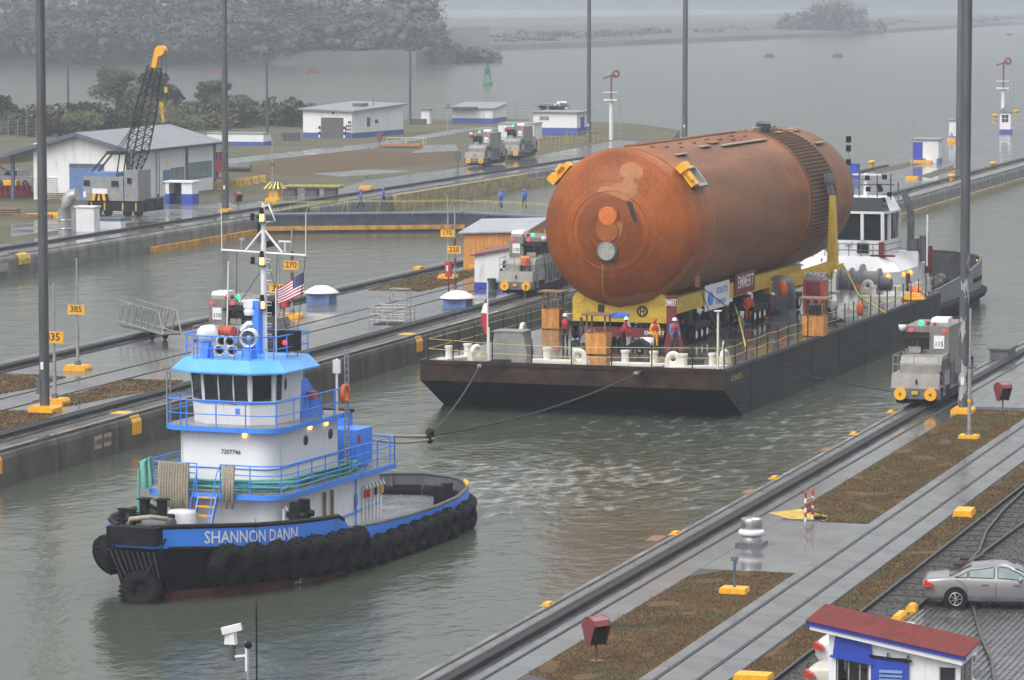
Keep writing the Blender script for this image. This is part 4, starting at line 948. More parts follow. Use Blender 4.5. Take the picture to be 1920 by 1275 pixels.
# flag of Panama's colours hanging limp on a white staff
fp = bw(2.6, 3.0); f_ = T('flagpole', 'white staff with a limp red white and blue flag on the barge corner', 'flagpole', fp)
MB('offwhite').cyl((0, 0, 0), (0, 0, 3.9), .045, n=6).put('staff', f_)
fm = MB('white')
for k in range(8):
    z = 1.2 + k * .26; x = -.08 - .22 * math.sin(k * .5); fm.use('flagred' if k < 4 else 'textwhite' if k < 6 else 'flagblue')
    fm.poly([(-.02, 0, z), (x - .1, .05, z), (-.16 - .2 * math.sin((k + 1) * .5), .05, z + .26), (-.02, 0, z + .26)]); fm.poly([(x - .1, .05, z), (x + .05, .16, z), (x + .02, .16, z + .26), (-.16 - .2 * math.sin((k + 1) * .5), .05, z + .26)])
fm.put('flag', f_)
# tow bridle
k0 = tug_c + Matrix.Rotation(TA, 3, 'Z') @ V((13.4 - 17.0, .3, 4.45))
joint = PD(806, 817, (k0 - V((0, 0, CAMH))).length * 1.035)
A1, A2 = bw(3.25, -.05, -.1), bw(11.7, -.05, -.2)
def sag(a, b, s, n_=14): return [V(a).lerp(V(b), i / n_) - V((0, 0, s * 4 * (i / n_) * (1 - i / n_))) for i in range(n_ + 1)]
m = MB('rope'); m.path(sag(k0, joint, .15), .075, 6); m.path([p + V((.12, .1, -.12)) for p in sag(k0, joint, .3)], .06, 5); tag(m.put('towing_hawser'), 'pale fibre towing hawser between the tug stern and the bridle ring', 'rope')
for A, lb, nm in ((A1, 'steel bridle wire from the ring to the left barge corner', .25), (A2, 'long steel bridle wire from the ring to the middle barge front', .4)):
    t = T('bridle_wire', lb, 'wire', joint, 0, 'tow bridle wires'); m = MB('raildark'); m.path([p - joint for p in sag(joint, A, nm)], .045, 5); m.put('wire', t)
    d = A - joint; MB('galv').bar(d * .97, d * .985, .2, .14).put('shackle', t); MB('raildark').path([d * .98, d * 1.0, d + V((.6, .5, .15)), d + V((1.3, 1.0, .12))], .11, 5).put('chain', t)
o = MB('black').torus((0, 0, 0), .22, .12, 'x', 12, 6).put('bridle_ring', None, joint); tag(o, 'dark bridle ring where hawser and wires meet', 'ring')

# ------------------------------------------------------------------ the fuel tank
def foam(key, c1, c2, radial):
    m = bpy.data.materials.new(key); m.use_nodes = True; n = m.node_tree; b = n.nodes['Principled BSDF']; MATS[key] = m
    tc = n.nodes.new('ShaderNodeTexCoord'); sp_ = n.nodes.new('ShaderNodeSeparateXYZ'); n.links.new(tc.outputs['Object'], sp_.inputs[0])
    def M2(op, a, c=None):
        q = n.nodes.new('ShaderNodeMath'); q.operation = op
        for i, x in enumerate((a, c)):
            if x is None: continue
            if isinstance(x, (int, float)): q.inputs[i].default_value = x
            else: n.links.new(x, q.inputs[i])
        return q.outputs[0]
    def nz(vec, s, d=5):
        q = n.nodes.new('ShaderNodeTexNoise'); q.inputs['Scale'].default_value = s; q.inputs['Detail'].default_value = d; n.links.new(vec, q.inputs['Vector']); return q.outputs['Fac']
    fine = nz(tc.outputs['Object'], 6.5, 8)
    big = nz(tc.outputs['Object'], .35, 5)
    if radial:      # spray rings about the axis
        r = M2('SQRT', M2('ADD', M2('POWER', sp_.outputs[0], 2.), M2('POWER', sp_.outputs[2], 2.)))
        rings = n.nodes.new('ShaderNodeTexNoise'); rings.noise_dimensions = '1D'; n.links.new(r, rings.inputs['W']); rings.inputs['Scale'].default_value = 3.2; rings.inputs['Detail'].default_value = 6
        f = M2('ADD', M2('MULTIPLY', rings.outputs['Fac'], .2), M2('ADD', M2('MULTIPLY', fine, .3), M2('MULTIPLY', big, .5)))
        dk = M2('MULTIPLY', M2('LESS_THAN', r, 1.78), M2('GREATER_THAN', r, .75)); f = M2('SUBTRACT', f, M2('MULTIPLY', dk, .10))
    else:           # spray passes run round the barrel
        mp = n.nodes.new('ShaderNodeMapping'); mp.inputs['Scale'].default_value = (.35, 2.2, .35); n.links.new(tc.outputs['Object'], mp.inputs[0])
        ln = nz(mp.outputs[0], 1.0, 7); mp2 = n.nodes.new('ShaderNodeMapping'); mp2.inputs['Scale'].default_value = (1, .12, 1); n.links.new(tc.outputs['Object'], mp2.inputs[0])
        st = nz(mp2.outputs[0], .8, 5)
        f = M2('ADD', M2('MULTIPLY', ln, .22), M2('ADD', M2('MULTIPLY', fine, .32), M2('MULTIPLY', st, .45)))
    rp = n.nodes.new('ShaderNodeValToRGB'); n.links.new(f, rp.inputs[0]); e = rp.color_ramp.elements
    e[0].position = .40; e[0].color = tuple(c1) + (1,); e[1].position = .62; e[1].color = tuple(c2) + (1,)
    n.links.new(rp.outputs[0], b.inputs['Base Color']); b.inputs['Roughness'].default_value = .5; b.inputs['Specular IOR Level'].default_value = .25
    bp = n.nodes.new('ShaderNodeBump'); bp.inputs['Distance'].default_value = .014; bp.inputs['Strength'].default_value = .8
    n.links.new(nz(tc.outputs['Object'], 9, 4), bp.inputs['Height']); n.links.new(bp.outputs[0], b.inputs['Normal'])
foam('foamdome', (.19, .048, .008), (.40, .105, .015), True)
foam('foambarrel', (.13, .047, .016), (.29, .112, .036), False)
foam('foamring', (.20, .060, .014), (.36, .12, .025), False)
mt('foampatch', (.36, .14, .045), .65, var=.12, scale=3)
mt('foambright', (.62, .16, .02), .6, var=.12, scale=5)
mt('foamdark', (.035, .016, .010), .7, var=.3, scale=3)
mt('ribfoam', (.17, .075, .03), .65, var=.3, scale=2, stretch=(1, .2, 1))
mt('clay', (.34, .28, .22), .6, var=.2, scale=3)
TR = 4.2; tc_ = PD(1167, 427, 200.6)
TKA = R(-1.8)
tank = T('fuel_tank', 'huge orange brown rocket fuel tank lying on the barge', 'fuel tank', tc_, TKA)   # local y runs from the near ring to the nose
DH = 2.55
def dome_y(r): return -DH * math.sqrt(max(0, 1 - (r / TR) ** 2))
m = MB('foamdome'); m.lathe([(.001, dome_y(0))] + [(TR * math.sin(R(t)), dome_y(TR * math.sin(R(t)))) for t in range(4, 91, 4)] + [(TR, 0)], n=96, ax='y'); m.put('aft_dome', tank)
m = MB('foamring'); m.lathe([(TR, 0), (TR + .05, .02), (TR + .05, .38), (TR, .42)], n=96, ax='y'); m.put('ring_frame', tank)
m = MB('foamring'); m.lathe([(TR, .42), (TR + .015, .45), (TR + .015, 3.3), (TR, 3.4)], n=96, ax='y'); m.put('aft_barrel', tank)
m = MB('foambarrel'); m.lathe([(TR, 3.4), (TR, 10), (TR, 17), (TR, 23.3), (TR + .06, 23.4), (TR + .06, 23.7), (TR, 23.75)], n=96, ax='y'); m.put('barrel', tank)
m = MB('foamring'); m.lathe([(TR + .02, 23.75), (TR + .02, 24.2), (TR - .05, 24.25)], n=96, ax='y'); m.put('flange_ring', tank)
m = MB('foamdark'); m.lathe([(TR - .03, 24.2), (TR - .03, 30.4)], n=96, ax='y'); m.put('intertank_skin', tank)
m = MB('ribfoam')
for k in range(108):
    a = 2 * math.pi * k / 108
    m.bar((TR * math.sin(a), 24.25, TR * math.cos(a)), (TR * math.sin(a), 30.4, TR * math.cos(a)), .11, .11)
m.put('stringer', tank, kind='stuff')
m = MB('foambarrel')
for y in (24.3,): m.lathe([(TR + .0, y), (TR + .075, y + .02), (TR + .075, y + .18), (TR, y + .2)], n=96, ax='y')
m.put('ring_band', tank)
nose = [(TR, 30.4), (TR + .03, 30.5), (TR + .03, 31.0), (TR, 31.1), (TR, 33)] + [(TR * (1 - (i / 12) ** 1.9), 33 + 12.4 * i / 12) for i in range(1, 12)] + [(.12, 45.4), (.0, 45.7)]
m = MB('foambarrel'); m.lathe(nose, n=96, ax='y'); m.put('nose_tank', tank)
def dome_patch(poly, mat, name, off=.02, cell=.035):
    xs = [p[0] for p in poly]; zs = [p[1] for p in poly]; mb = MB(mat); x = min(xs); vid = {}
    def vtx(i, j):
        if (i, j) not in vid:
            X, Zz = min(xs) + i * cell, min(zs) + j * cell; r = math.hypot(X, Zz); vid[i, j] = mb.vs([(X, dome_y(min(r, TR)) - off, Zz)])
        return vid[i, j]
    for i in range(int((max(xs) - min(xs)) / cell) + 1):
        for j in range(int((max(zs) - min(zs)) / cell) + 1):
            if inside((min(xs) + (i + .5) * cell, min(zs) + (j + .5) * cell), poly): mb.fc((vtx(i, j), vtx(i + 1, j), vtx(i + 1, j + 1), vtx(i, j + 1)), True)
    return mb.put(name, tank)
# pixel of a spot on the dome -> its place in the dome's own plane
Minv = (Matrix.Translation(tc_) @ Matrix.Rotation(TKA, 4, 'Z')).inverted()
def dome_uv(px, py):
    o = Minv @ V((0, 0, CAMH)); d = (Minv.to_3x3() @ ray(px, py)).normalized()
    lo, hi = o.length - 12, o.length
    for _ in range(40):
        t = (lo + hi) / 2; p = o + d * t
        if p.y < dome_y(min(TR, math.hypot(p.x, p.z))): lo = t
        else: hi = t
    return (p.x, p.z)
def ell(cx, cy, rx, ry, n_=28): return [dome_uv(cx + rx * math.cos(2 * math.pi * i / n_), cy + ry * math.sin(2 * math.pi * i / n_)) for i in range(n_)]
c4 = lambda pts: [dome_uv(1000 + x * .3229, 230 + y * .3229) for x, y in pts]
dome_patch(c4([(500, 275), (515, 245), (560, 228), (605, 235), (635, 265), (640, 300), (620, 322), (585, 325), (580, 345), (605, 360), (605, 410), (548, 458), (500, 440), (450, 420), (448, 408), (375, 405), (368, 395), (395, 372), (465, 368), (470, 350), (510, 348), (535, 325), (505, 305)]), 'foampatch', 'foam_closeout')
dome_patch(c4([(925, 775), (940, 800), (880, 890), (790, 975), (690, 1035), (560, 1062), (470, 1062), (420, 1040), (400, 1000), (398, 820), (410, 820), (412, 990), (440, 1012), (560, 1010), (610, 990), (690, 990), (770, 950), (850, 880)]), 'foampatch', 'foam_closeout')
dome_patch(c4([(500, 575), (518, 590), (520, 620), (500, 660), (470, 690), (455, 690), (485, 650), (490, 610)]), 'foampatch', 'foam_closeout', .03)
dome_patch(c4([(540, 450), (575, 465), (600, 560), (600, 590), (575, 560)]), 'foamdark', 'foam_stain')
dome_ring = MB('foamring').torus((0, 0, 0), 2.06, .035, 'y', 64, 5); dome_ring.put('dome_seam', tank, (0, dome_y(2.06), 0)); dome_ring = MB('foamring').torus((0, 0, 0), 1.0, .03, 'y', 48, 5); dome_ring.put('dome_seam', tank, (0, dome_y(1.0), 0))
dome_patch(c4([(436, 810), (470, 810), (480, 930), (462, 930)]), 'foamring', 'foam_runner')
def dome_disc(px, py, r, h, mat, name, r2=None):
    u, w_ = dome_uv(px, py); y = dome_y(math.hypot(u, w_)); mb = MB(mat); mb.lathe([(r, .05), (r, -h), (r2 or r * .93, -h - .04), (.0, -h - .05)], (u, y, w_), 36, 'y', sm=False); return mb.put(name, tank)
dome_disc(1139, 433, .62, .03, 'foamring', 'fitting_base'); dome_disc(1141, 402, .58, .04, 'foamring', 'fitting_base'); dome_disc(1140, 405, .50, .08, 'foambright', 'feed_cover', .46)
dd = dome_disc(1139, 471, .56, .1, 'greydark', 'siphon_flange'); u, w_ = dome_uv(1139, 471); y = dome_y(math.hypot(u, w_)); mt('siphon', (.33, .33, .30), .5, var=.2, scale=6); mb = MB('siphon').lathe([(.48, -.1), (.48, -.2), (.45, -.23), (.44, -.2), (.1, -.2), (.0, -.2)], (u, y, w_), 36, 'y', sm=False); mb.put('siphon_cover', tank)
def onb(ang, y, off=0): a = R(ang); return V(((TR + off) * math.sin(a), y, (TR + off) * math.cos(a)))
def cable_tray(ang, y0, y1, w_, h, mat, name): 
    MB(mat).bar(onb(ang, y0, h / 2), onb(ang, y1, h / 2), w_, h).put(name, tank)
cable_tray(24, 13.2, 22.8, .5, .06, 'clay', 'cable_tray'); cable_tray(6, 24.4, 29.8, .3, .25, 'clay', 'cable_tray'); cable_tray(-6, 2, 23, .2, .1, 'foambarrel', 'pressure_line'); cable_tray(-2, 2, 23, .16, .08, 'foambarrel', 'pressure_line')
for a, y, l, mt_ in ((27, 3.2, 2.0, 'clay'), (21, 9.4, 1.9, 'clay'), (17, 12.4, 1.6, 'foampatch'), (15, 27.5, 1.4, 'clay'), (12, 31.6, 1.7, 'clay'), (16, 31.4, 1.2, 'clay'), (38, 31.2, 2.0, 'clay')): cable_tray(a, y, y + l, .55, .05, mt_, 'foam_closeout')
for k in range(11): MB('foambarrel').bx(onb(10 + (k % 3) * 4, 3 + k * 1.8, .02), (.14, .4, .1)).put('support_fitting', tank)
sd = MB('greydark'); p_ = onb(8, 26.8, 0); sd.cyl(p_, p_ + V((.06, -.15, .5)), .45, n=18).cyl(p_ + V((.06, -.15, .5)), p_ + V((.07, -.16, .62)), .45, .3, n=18); sd.put('bipod_cover', tank)
for ang, nm in ((52, 1), (-50, -1)):          # yellow lifting brackets on the ring frame
    p_ = onb(ang, .3, .12); m = MB('yellow'); m.at(Matrix.Translation(p_) @ Matrix.Rotation(R(ang), 4, 'Y')).box(-.75, -.5, 0, -.3, .5, .5).box(-.3, -.3, .0, .6, .5, .3).cyl((-.1, -.35, .35), (.35, -.35, .35), .14).put('lifting_bracket', tank)
    m = MB('galv'); m.at(Matrix.Translation(p_) @ Matrix.Rotation(R(ang), 4, 'Y')).box(-.6, .5, -.05, -.45, 2.3, .22).box(.55, .5, -.05, .7, 2.3, .22).box(-.6, 2.1, -.05, .7, 2.3, .22).box(-.6, .5, -.05, .7, .7, .16).box(-.5, .6, -.08, .6, 2.2, -.02).put('bracket_frame', tank)

mt('craneyellow', (.60, .40, .035), .45, var=.15, scale=2)
# ------------------------------------------------------------------ transporter under the tank
tr_o = V((tc_.x, tc_.y, DZ)); tb = tc_.z - TR - DZ          # clearance under the tank
tr = T('transporter', 'yellow steel tank transporter with saddle beams and dark red dollies', 'transporter', tr_o, TKA)
m = MB('craneyellow'); m.prism([(-2.62, 1.25), (2.62, 1.25), (2.62, 2.45), (2.45, 2.72), (2.1, 2.72), (1.85, 2.5), (.0, 2.02), (-1.85, 2.5), (-2.1, 2.72), (-2.45, 2.72), (-2.62, 2.45)], -.45, -.15, 'y'); m.put('front_saddle', tr)
for s in (-1, 1): MB('craneyellow').cyl((s * 2.25, -.5, 2.5), (s * 2.25, -.1, 2.5), .3, n=14).put('saddle_lug', tr)
MB('darkred').box(-2.3, -.35, .45, 2.4, .1, .95).put('front_bolster', tr)
text('EMMERT', .3, 'textwhite', tr, face_M((1.9, -.37, .7), 0), 'lettering')
o = MB('text').torus((0, 0, 0), .26, .05, 'y', 20, 5).put('ring_emblem', tr, (1.25, -.47, 1.85)); MB('text').bx((-.1, 0, 0), (.05, .03, .4)).bx((.1, 0, 0), (.05, .03, .4)).bx((0, 0, 0), (.2, .03, .05)).put('emblem_bar', o)
for k, (s_, y) in enumerate((('NO STEP', 2.25), ('UNDER', 2.0), ('SADDLE', 1.75))): text(s_, .2, 'yellowdull', tr, face_M((-2.05, -.46, y), 0), 'stencil')
MB('text').box(-1.2, -.47, 1.7, -.85, -.44, 2.15).put('label_plate', tr)
MB('purple' if 'purple' in MATS else 'tugblue').ball((-.3, -.47, 1.62), .3, (1.4, .08, .6)).ball((.2, -.47, 1.62), .3, (1.2, .08, .55)).put('emblem_sticker', tr)
def tl(px, py, y):     # a photo pixel on the vertical cross plane y of the transporter
    Mi = (Matrix.Translation(tr_o) @ Matrix.Rotation(TKA, 4, 'Z')).inverted(); o = Mi @ V((0, 0, CAMH)); d = Mi.to_3x3() @ ray(px, py); p = o + d * ((y - o.y) / d.y); return (p.x, p.z)
for s in (1, -1):
    MB('craneyellow').box(s * 2.6 - .2, .2, 1.65, s * 2.6 + .2, 27.5, 2.5).put('side_beam', tr)
    MB('craneyellow').prism([(2.0, .0), (2.7, .0), (2.35, .8)], -.1, .1, 'y').put('beam_gusset', tr, (0 if s > 0 else -4.7, 9, 1.9))
# forward cross beam and upright struts at the ribbed section
MB('craneyellow').prism([(-4.6, 1.6), (-2.3, 1.0), (2.3, 1.0), (4.6, 1.6), (4.6, 2.5), (2.3, 1.75), (-2.3, 1.75), (-4.6, 2.5)], 27.4, 28.2, 'y').put('forward_saddle', tr)
for s in (1, -1):
    q = MB('craneyellow'); q.prism([(s * 4.35, 2.4), (s * 4.95, 2.4), (s * 4.75, 6.6), (s * 4.5, 6.6)][::s], 27.5, 28.1, 'y'); q.box(s * 4.65 - .45, 27.3, 2.2, s * 4.65 + .45, 28.3, 2.5); up = q.put('strut', tr)
    MB('greydark').bar((s * 4.6, 27.8, 6.5), (s * 4.25, 27.8, 7.9), .3, .35).bx((s * 4.4, 27.8, 7.6), (.5, .6, .5)).put('clevis', up)
    MB('craneyellow').bar((s * 2.6, 20.0, 1.6), (s * 4.6, 27.4, 2.3), .5, .7).put('raking_beam', tr)
def dolly(x, y, face=True):
    d = T('d', '', ''); del d['label']; del d['category']; d.name = 'dolly'; d.parent = tr; d.location = (x, y, 0)
    MB('black').box(-1.1, -1.5, .75, 1.1, 1.5, 1.0).box(-.4, -.5, 1.0, .4, .5, 1.6).put('dolly_frame', d)
    for yy in (-1.05, 0, 1.05):
        for xx in (-.95, -.6, .6, .95):
            q = MB('rubber').torus((xx, yy, .45), .32, .13, 'x', 16, 7); q.use('white').cyl((xx - .1, yy, .45), (xx + .1, yy, .45), .2, n=12); q.put('wheel', d)
    return d
dolly(2.4, 3.4); dolly(-2.4, 3.4); dolly(2.4, 15.5); dolly(-2.4, 15.5); dolly(2.4, 23.5); dolly(-2.4, 23.5)
for y, x in ():
    MB('darkred').box(x - .35, y, .0 if y < 2 else 1.1, x + .1, y + .3, 2.6).put('sign_plate', tr); text('EMMERT', .5, 'textwhite', tr, face_M((x + .12, y + .2, 2.3), math.pi / 2), 'lettering', .8)
MB('darkred').box(2.62, -.6, 0, 3.1, -.35, 2.75).put('sign_plate', tr); text('EMMERT', .5, 'textwhite', tr, face_M((2.87, -.63, 2.35), 0), 'lettering', .32); MB('darkred').prism([(2.4, 0), (3.3, 0), (3.0, 1.5), (2.7, 1.5)], -.34, .3, 'y').put('jack_stand', tr)
p0, p1 = V((2.75, 10.7, 2.05)), 0
for y0 in (12.2,):
    MB('darkred').box(2.82, y0, 1.75, 2.9, y0 + 4.2, 2.95).put('sign_board', tr); text('EMMERT', .95, 'textwhite', tr, face_M((2.93, y0 + 2.1, 2.4), math.pi / 2), 'lettering', .95)
MB('white').box(2.84, 6.0, 1.35, 2.88, 11.0, 2.75).put('banner', tr); text('ROAD TO', .5, 'tugblue', tr, face_M((2.91, 9.4, 2.3), math.pi / 2), 'banner_lettering'); text('Endeavour', .5, 'tugblue', tr, face_M((2.91, 9.2, 1.75), math.pi / 2), 'banner_lettering')
MB('tugblue').ball((2.9, 7.1, 2.0), .5, (.05, 1.2, .8)).put('banner_emblem', tr)
for y in (2.3, 20.5): MB('darkred').prism([(1.6, 0), (3.0, 0), (2.6, 1.2), (2.0, 1.2)], y, y + .5, 'y').put('jack_stand', tr)
MB('yellow').box(2.0, 5.2, 0, 2.5, 5.6, .9).put('jack', tr)
m = MB('raildark')
for a, b_ in (((4.05, .35, 3.3), (5.0, 9.5, .05)), ((4.05, .35, 3.3), (5.8, -.5, .05)), ((4.6, 27.8, 2.4), (6.0, 22, .05))): MB('raildark').cyl(a, b_, .03, n=5).put('lashing_chain', tr)
MB('maroon').box(3.95, .2, 3.15, 4.15, .5, 3.7).put('lashing_shackle', tr)
# ------------------------------------------------------------------ people: one skinned body, coloured by garment
import bmesh
for nm, c in (('clblack', (.012, .012, .015)), ('clnavy', (.02, .03, .08)), ('clblue', (.10, .22, .50)), ('clred', (.50, .03, .025)), ('clyellow', (.80, .42, .02)), ('clorange', (.62, .10, .03)), ('clrain', (.10, .17, .55)), ('clgrey', (.07, .07, .075))): mt(nm, c, .7, var=.12, scale=6)
def person(loc, rz, label, top, legs, vest=None, helmet='white', pose='stand', h=1.75, group=None, hood=False):
    """local x is the way the person faces"""
    k = h / 1.75; J = {}; E_ = []
    hip = .93 if pose != 'crouch' else .55; lean = {'stand': .0, 'lean': .22, 'walk': .05, 'crouch': .25, 'sit': .05}[pose]
    def j(n_, p, r, par=None): J[n_] = (V(p) * k, r * k); (E_.append((par, n_)) if par else None)
    sx = lambda z: lean * max(0, z - hip)
    j('pelvis', (0, 0, hip), .15); j('waist', (sx(hip + .2), 0, hip + .2), .14, 'pelvis'); j('chest', (sx(hip + .42), 0, hip + .42), .165, 'waist'); j('neck', (sx(hip + .56) + .01, 0, hip + .57), .065, 'chest')
    j('head', (sx(hip + .68) + .03, 0, hip + .68), .095, 'neck'); j('crown', (sx(hip + .78) + .03, 0, hip + .79), .085, 'head')
    for s, n_ in ((1, 'l'), (-1, 'r')):
        st = {'walk': .28 * s, 'lean': .1 * s, 'stand': .04 * s}.get(pose, 0)
        if pose == 'crouch': kn, an = (.32, s * .16, .5), (.05, s * .15, .09)
        elif pose == 'sit': kn, an = (.42, s * .13, hip - .02), (.45, s * .13, hip - .45)
        else: kn, an = (st * .55 + .03, s * .11, .5), (st - (.08 if st < 0 else 0), s * .12, .09 + (.08 if pose == 'walk' and s < 0 else 0))
        j('hip' + n_, (0, s * .09, hip - .03), .11, 'pelvis'); j('knee' + n_, kn, .075, 'hip' + n_); j('ankle' + n_, an, .05, 'knee' + n_); j('toe' + n_, (an[0] + .17, an[1] + s * .03, an[2] - .05), .042, 'ankle' + n_)
        sh = (sx(hip + .48), s * .19, hip + .47)
        el = (sh[0] + {'walk': -.12 * s, 'lean': .12}.get(pose, .02), s * .26, sh[2] - .27); wr = (el[0] + {'walk': .08, 'lean': .2, 'stand': .14 if s > 0 else .06}.get(pose, .1), s * .22, el[2] - (.22 if pose != 'lean' else .08))
        j('sh' + n_, sh, .075, 'chest'); j('el' + n_, el, .052, 'sh' + n_); j('wr' + n_, wr, .04, 'el' + n_); j('hand' + n_, (wr[0] + .06, wr[1], wr[2] - .08), .043, 'wr' + n_)
    names = list(J); me = bpy.data.meshes.new('person'); me.from_pydata([J[n_][0] for n_ in names], [(names.index(a), names.index(b_)) for a, b_ in E_], [])
    o = bpy.data.objects.new('person', me); COL.objects.link(o); bm = bmesh.new(); bm.from_mesh(me); ly = bm.verts.layers.skin.verify()
    for i, v in enumerate(bm.verts): v[ly].radius = (J[names[i]][1],) * 2; v[ly].use_root = (i == 0)
    bm.to_mesh(me); bm.free(); o.modifiers.new('s', 'SKIN'); sb = o.modifiers.new('u', 'SUBSURF'); sb.levels = 1
    me2 = bpy.data.meshes.new_from_object(o.evaluated_get(bpy.context.evaluated_depsgraph_get())); bpy.data.objects.remove(o)
    mats = [top, legs, 'skin', 'clblack', vest or top]; me2.materials.clear()
    for q in mats: me2.materials.append(MATS[q])
    for p in me2.polygons:
        c = p.center / k; best = min(names, key=lambda n_: (J[n_][0] - p.center).length); p.use_smooth = True
        z0 = hip
        if best in ('head', 'crown', 'neck') or best.startswith('hand'): q = 2 if not (hood and best != 'head') else 0
        elif best.startswith('toe') or (best.startswith('ankle')): q = 3
        elif best[:4] in ('knee', 'hipl', 'hipr', 'pelv'): q = 1
        elif best in ('chest', 'waist') and abs(c.y) < .17: q = 4
        else: q = 0
        p.material_index = q
    t = T('person', label, 'person', loc, rz, group); link('body', me2, t)
    hd = J['head'][0]
    if helmet:
        hm = MB(helmet); hm.lathe([(.15, .02), (.125, .03), (.12, .09), (.085, .15), (.0, .17)], hd + V((0, 0, .03)), 12); hm.bx(hd + V((.11, 0, .045)), (.1, .17, .015)); hm.put('helmet', t)
    if hood: MB(top).ball(hd + V((-.02, 0, .03)), .135, (1, 1, 1.15), 10, 6).put('hood', t)
    MB('skin').ball(hd + V((.10, 0, -.01)), .022, n=5, m=3).put('nose', t)
    if vest: MB(vest).ball(J['chest'][0] - V((0, 0, .08)), .19 * k, (.85, 1.05, 1.35), 12, 7).put('life_vest', t)
    return t
def on_deck(px, py): return P(px, py, DZ)
FC = R(-75)       # facing the camera
person(on_deck(1060, 652), FC - .3, 'crewman in black with red life vest and white helmet by the left plywood booth', 'clblack', 'clblack', 'clred', h=1.78)
person(on_deck(1092, 645), FC + 1.2, 'crewman in dark grey work clothes standing in the shade behind the orange booth', 'clgrey', 'clgrey', None, None)
person(on_deck(1168, 658), R(0), 'crewman in red jacket and white helmet leaning forward beside the yellow saddle', 'clred', 'clblack', None, pose='lean')
person(on_deck(1186, 640), R(20), 'crewman in blue shirt with white helmet behind the one in the red jacket', 'clblue', 'clnavy', None)
person(on_deck(1228, 657), FC, 'crewman in yellow oilskins with red vest and red helmet', 'clyellow', 'clyellow', 'clred', 'red', h=1.66)
person(on_deck(1264, 660), FC + .5, 'crewman in light blue shirt with red vest beside the dark red plate', 'clblue', 'clnavy', 'clred')
person(on_deck(1362, 612), FC - 2, 'crewman in red top and dark helmet under the white banner', 'clred', 'clgrey', None, 'clblack')
person(on_deck(1403, 608), FC + .3, 'crewman in orange red overalls and white helmet beside the banner', 'clorange', 'clorange', None, h=1.8)
person(on_deck(1442, 594), R(0), 'crewman in dark red crouching at the dolly wheels under the sign board', 'darkred', 'clblack', None, pose='crouch')
def booth(px, py, label, sx=1.0, sy=1.0, rz=0., mat='plywood', persons=()):
    p = on_deck(px, py); t = T('watch_booth', label, 'booth', p, BA + rz, 'plywood watch booths along the deck')
    for e in (-1, 1): MB(mat).box(-sx / 2, e * sy / 2 - .02, .05, sx / 2, e * sy / 2 + .02, 1.12).put('side_panel', t)
    for e in (-1, 1): MB(mat).box(e * sx / 2 - .02, -sy / 2 + .021, .05, e * sx / 2 + .02, sy / 2 - .021, 1.12).put('end_panel', t)
    for a in (-1, 1):
        for b_ in (-1, 1): MB('wood').box(a * (sx / 2 - .06) - .04, b_ * (sy / 2 - .06) - .04, 0, a * (sx / 2 - .06) + .04, b_ * (sy / 2 - .06) + .04, 2.05).put('post', t)
    MB('wood').box(-sx / 2 - .2, -sy / 2 - .2, 2.05, sx / 2 + .25, sy / 2 + .2, 2.12).put('roof', t)
    MB('plywood').bar((sx / 2 - .25, -sy / 2 - .04, 1.05), (sx / 2 - .05, -sy / 2 - .04, .4), .05, .02).put('brace', t)
    return t, p
booth(1037, 616, 'weathered plywood watch booth with pale roof on the left barge edge', 1.0, 1.0, mat='plywood')
person(on_deck(1043, 610) + V((0, 0, 0)), FC, 'crewman in dark clothes looking out of the left plywood booth', 'clgrey', 'clgrey', None, None)
booth(1122, 664, 'bright orange plywood watch booth in front of the yellow saddle', 1.1, 1.0)
booth(1528, 630, 'orange plywood watch booth with two dark clad men on the right deck', 1.15, 1.0)
q = on_deck(1522, 620); person(q, FC, 'left one of two dark clad men in the right deck booth', 'clblack', 'clblack', None, None); person(on_deck(1536, 620), FC + .4, 'right one of two dark clad men in the right deck booth', 'clblack', 'clnavy', None, None)
# portable toilet
t = T('portable_toilet', 'red portable toilet with grey ribbed roof on the barge deck', 'toilet', on_deck(1529, 592), BA)
MB('rustred').box(-.6, -.6, .1, .6, .6, 2.1).put('cabin', t); MB('darkred').box(-.42, -.62, .2, .42, -.6, 2.0).put('door', t); MB('greydark').box(-.65, -.65, 0, .65, .65, .1).put('skid', t)
m = MB('grey'); m.prism([(-.62, 2.1), (.62, 2.1), (.5, 2.32), (.2, 2.42), (-.2, 2.42), (-.5, 2.32)], -.62, .62, 'y'); m.put('roof', t)
for k in range(5): MB('grey').path([(-.55 + k * .275, -.62, 2.2), (-.55 + k * .275, -.4, 2.46), (-.55 + k * .275, .4, 2.46), (-.55 + k * .275, .62, 2.2)], .06, 5).put('roof_rib', t)
# tarp covered generator
t = T('generator', 'grey tarpaulin covered generator with an orange patch beside the red toilet', 'generator', on_deck(1452, 588) , TKA)
MB('greyblue').box(-1.1, -.8, .0, 1.1, .8, .3).put('skid', t); m = MB('tarp' if 'tarp' in MATS else 'greydark'); m.lathe([(1.25, .3), (1.3, .9), (1.2, 1.8), (.9, 2.15), (0, 2.25)], (0, 0, 0), 12).put('tarpaulin', t)
MB('orange').ball((.75, -1.0, 1.55), .5, (.6, .5, 1.0), 10, 6).put('orange_cover', t)
o = MB('orange').ball((0, 0, .3), .42, n=14, m=8).put('buoy', None, on_deck(1718, 558)); tag(o, 'round orange buoy on the far right of the barge deck', 'buoy')
m = MB('yellow')
for k in range(4): m.torus((0, 0, .1 + k * .09), .7 - .08 * k, .07, 'z', 16, 5)
tag(m.put('rope_heap', None, on_deck(1712, 563)), 'yellow rope heap beside the orange buoy on the barge', 'rope')
o = MB('clorange').ball((0, 0, .75), .25, (.8, .8, 1.8), 10, 6).put('float', None, on_deck(1612, 603)); tag(o, 'orange float hung on the right safety line', 'float')
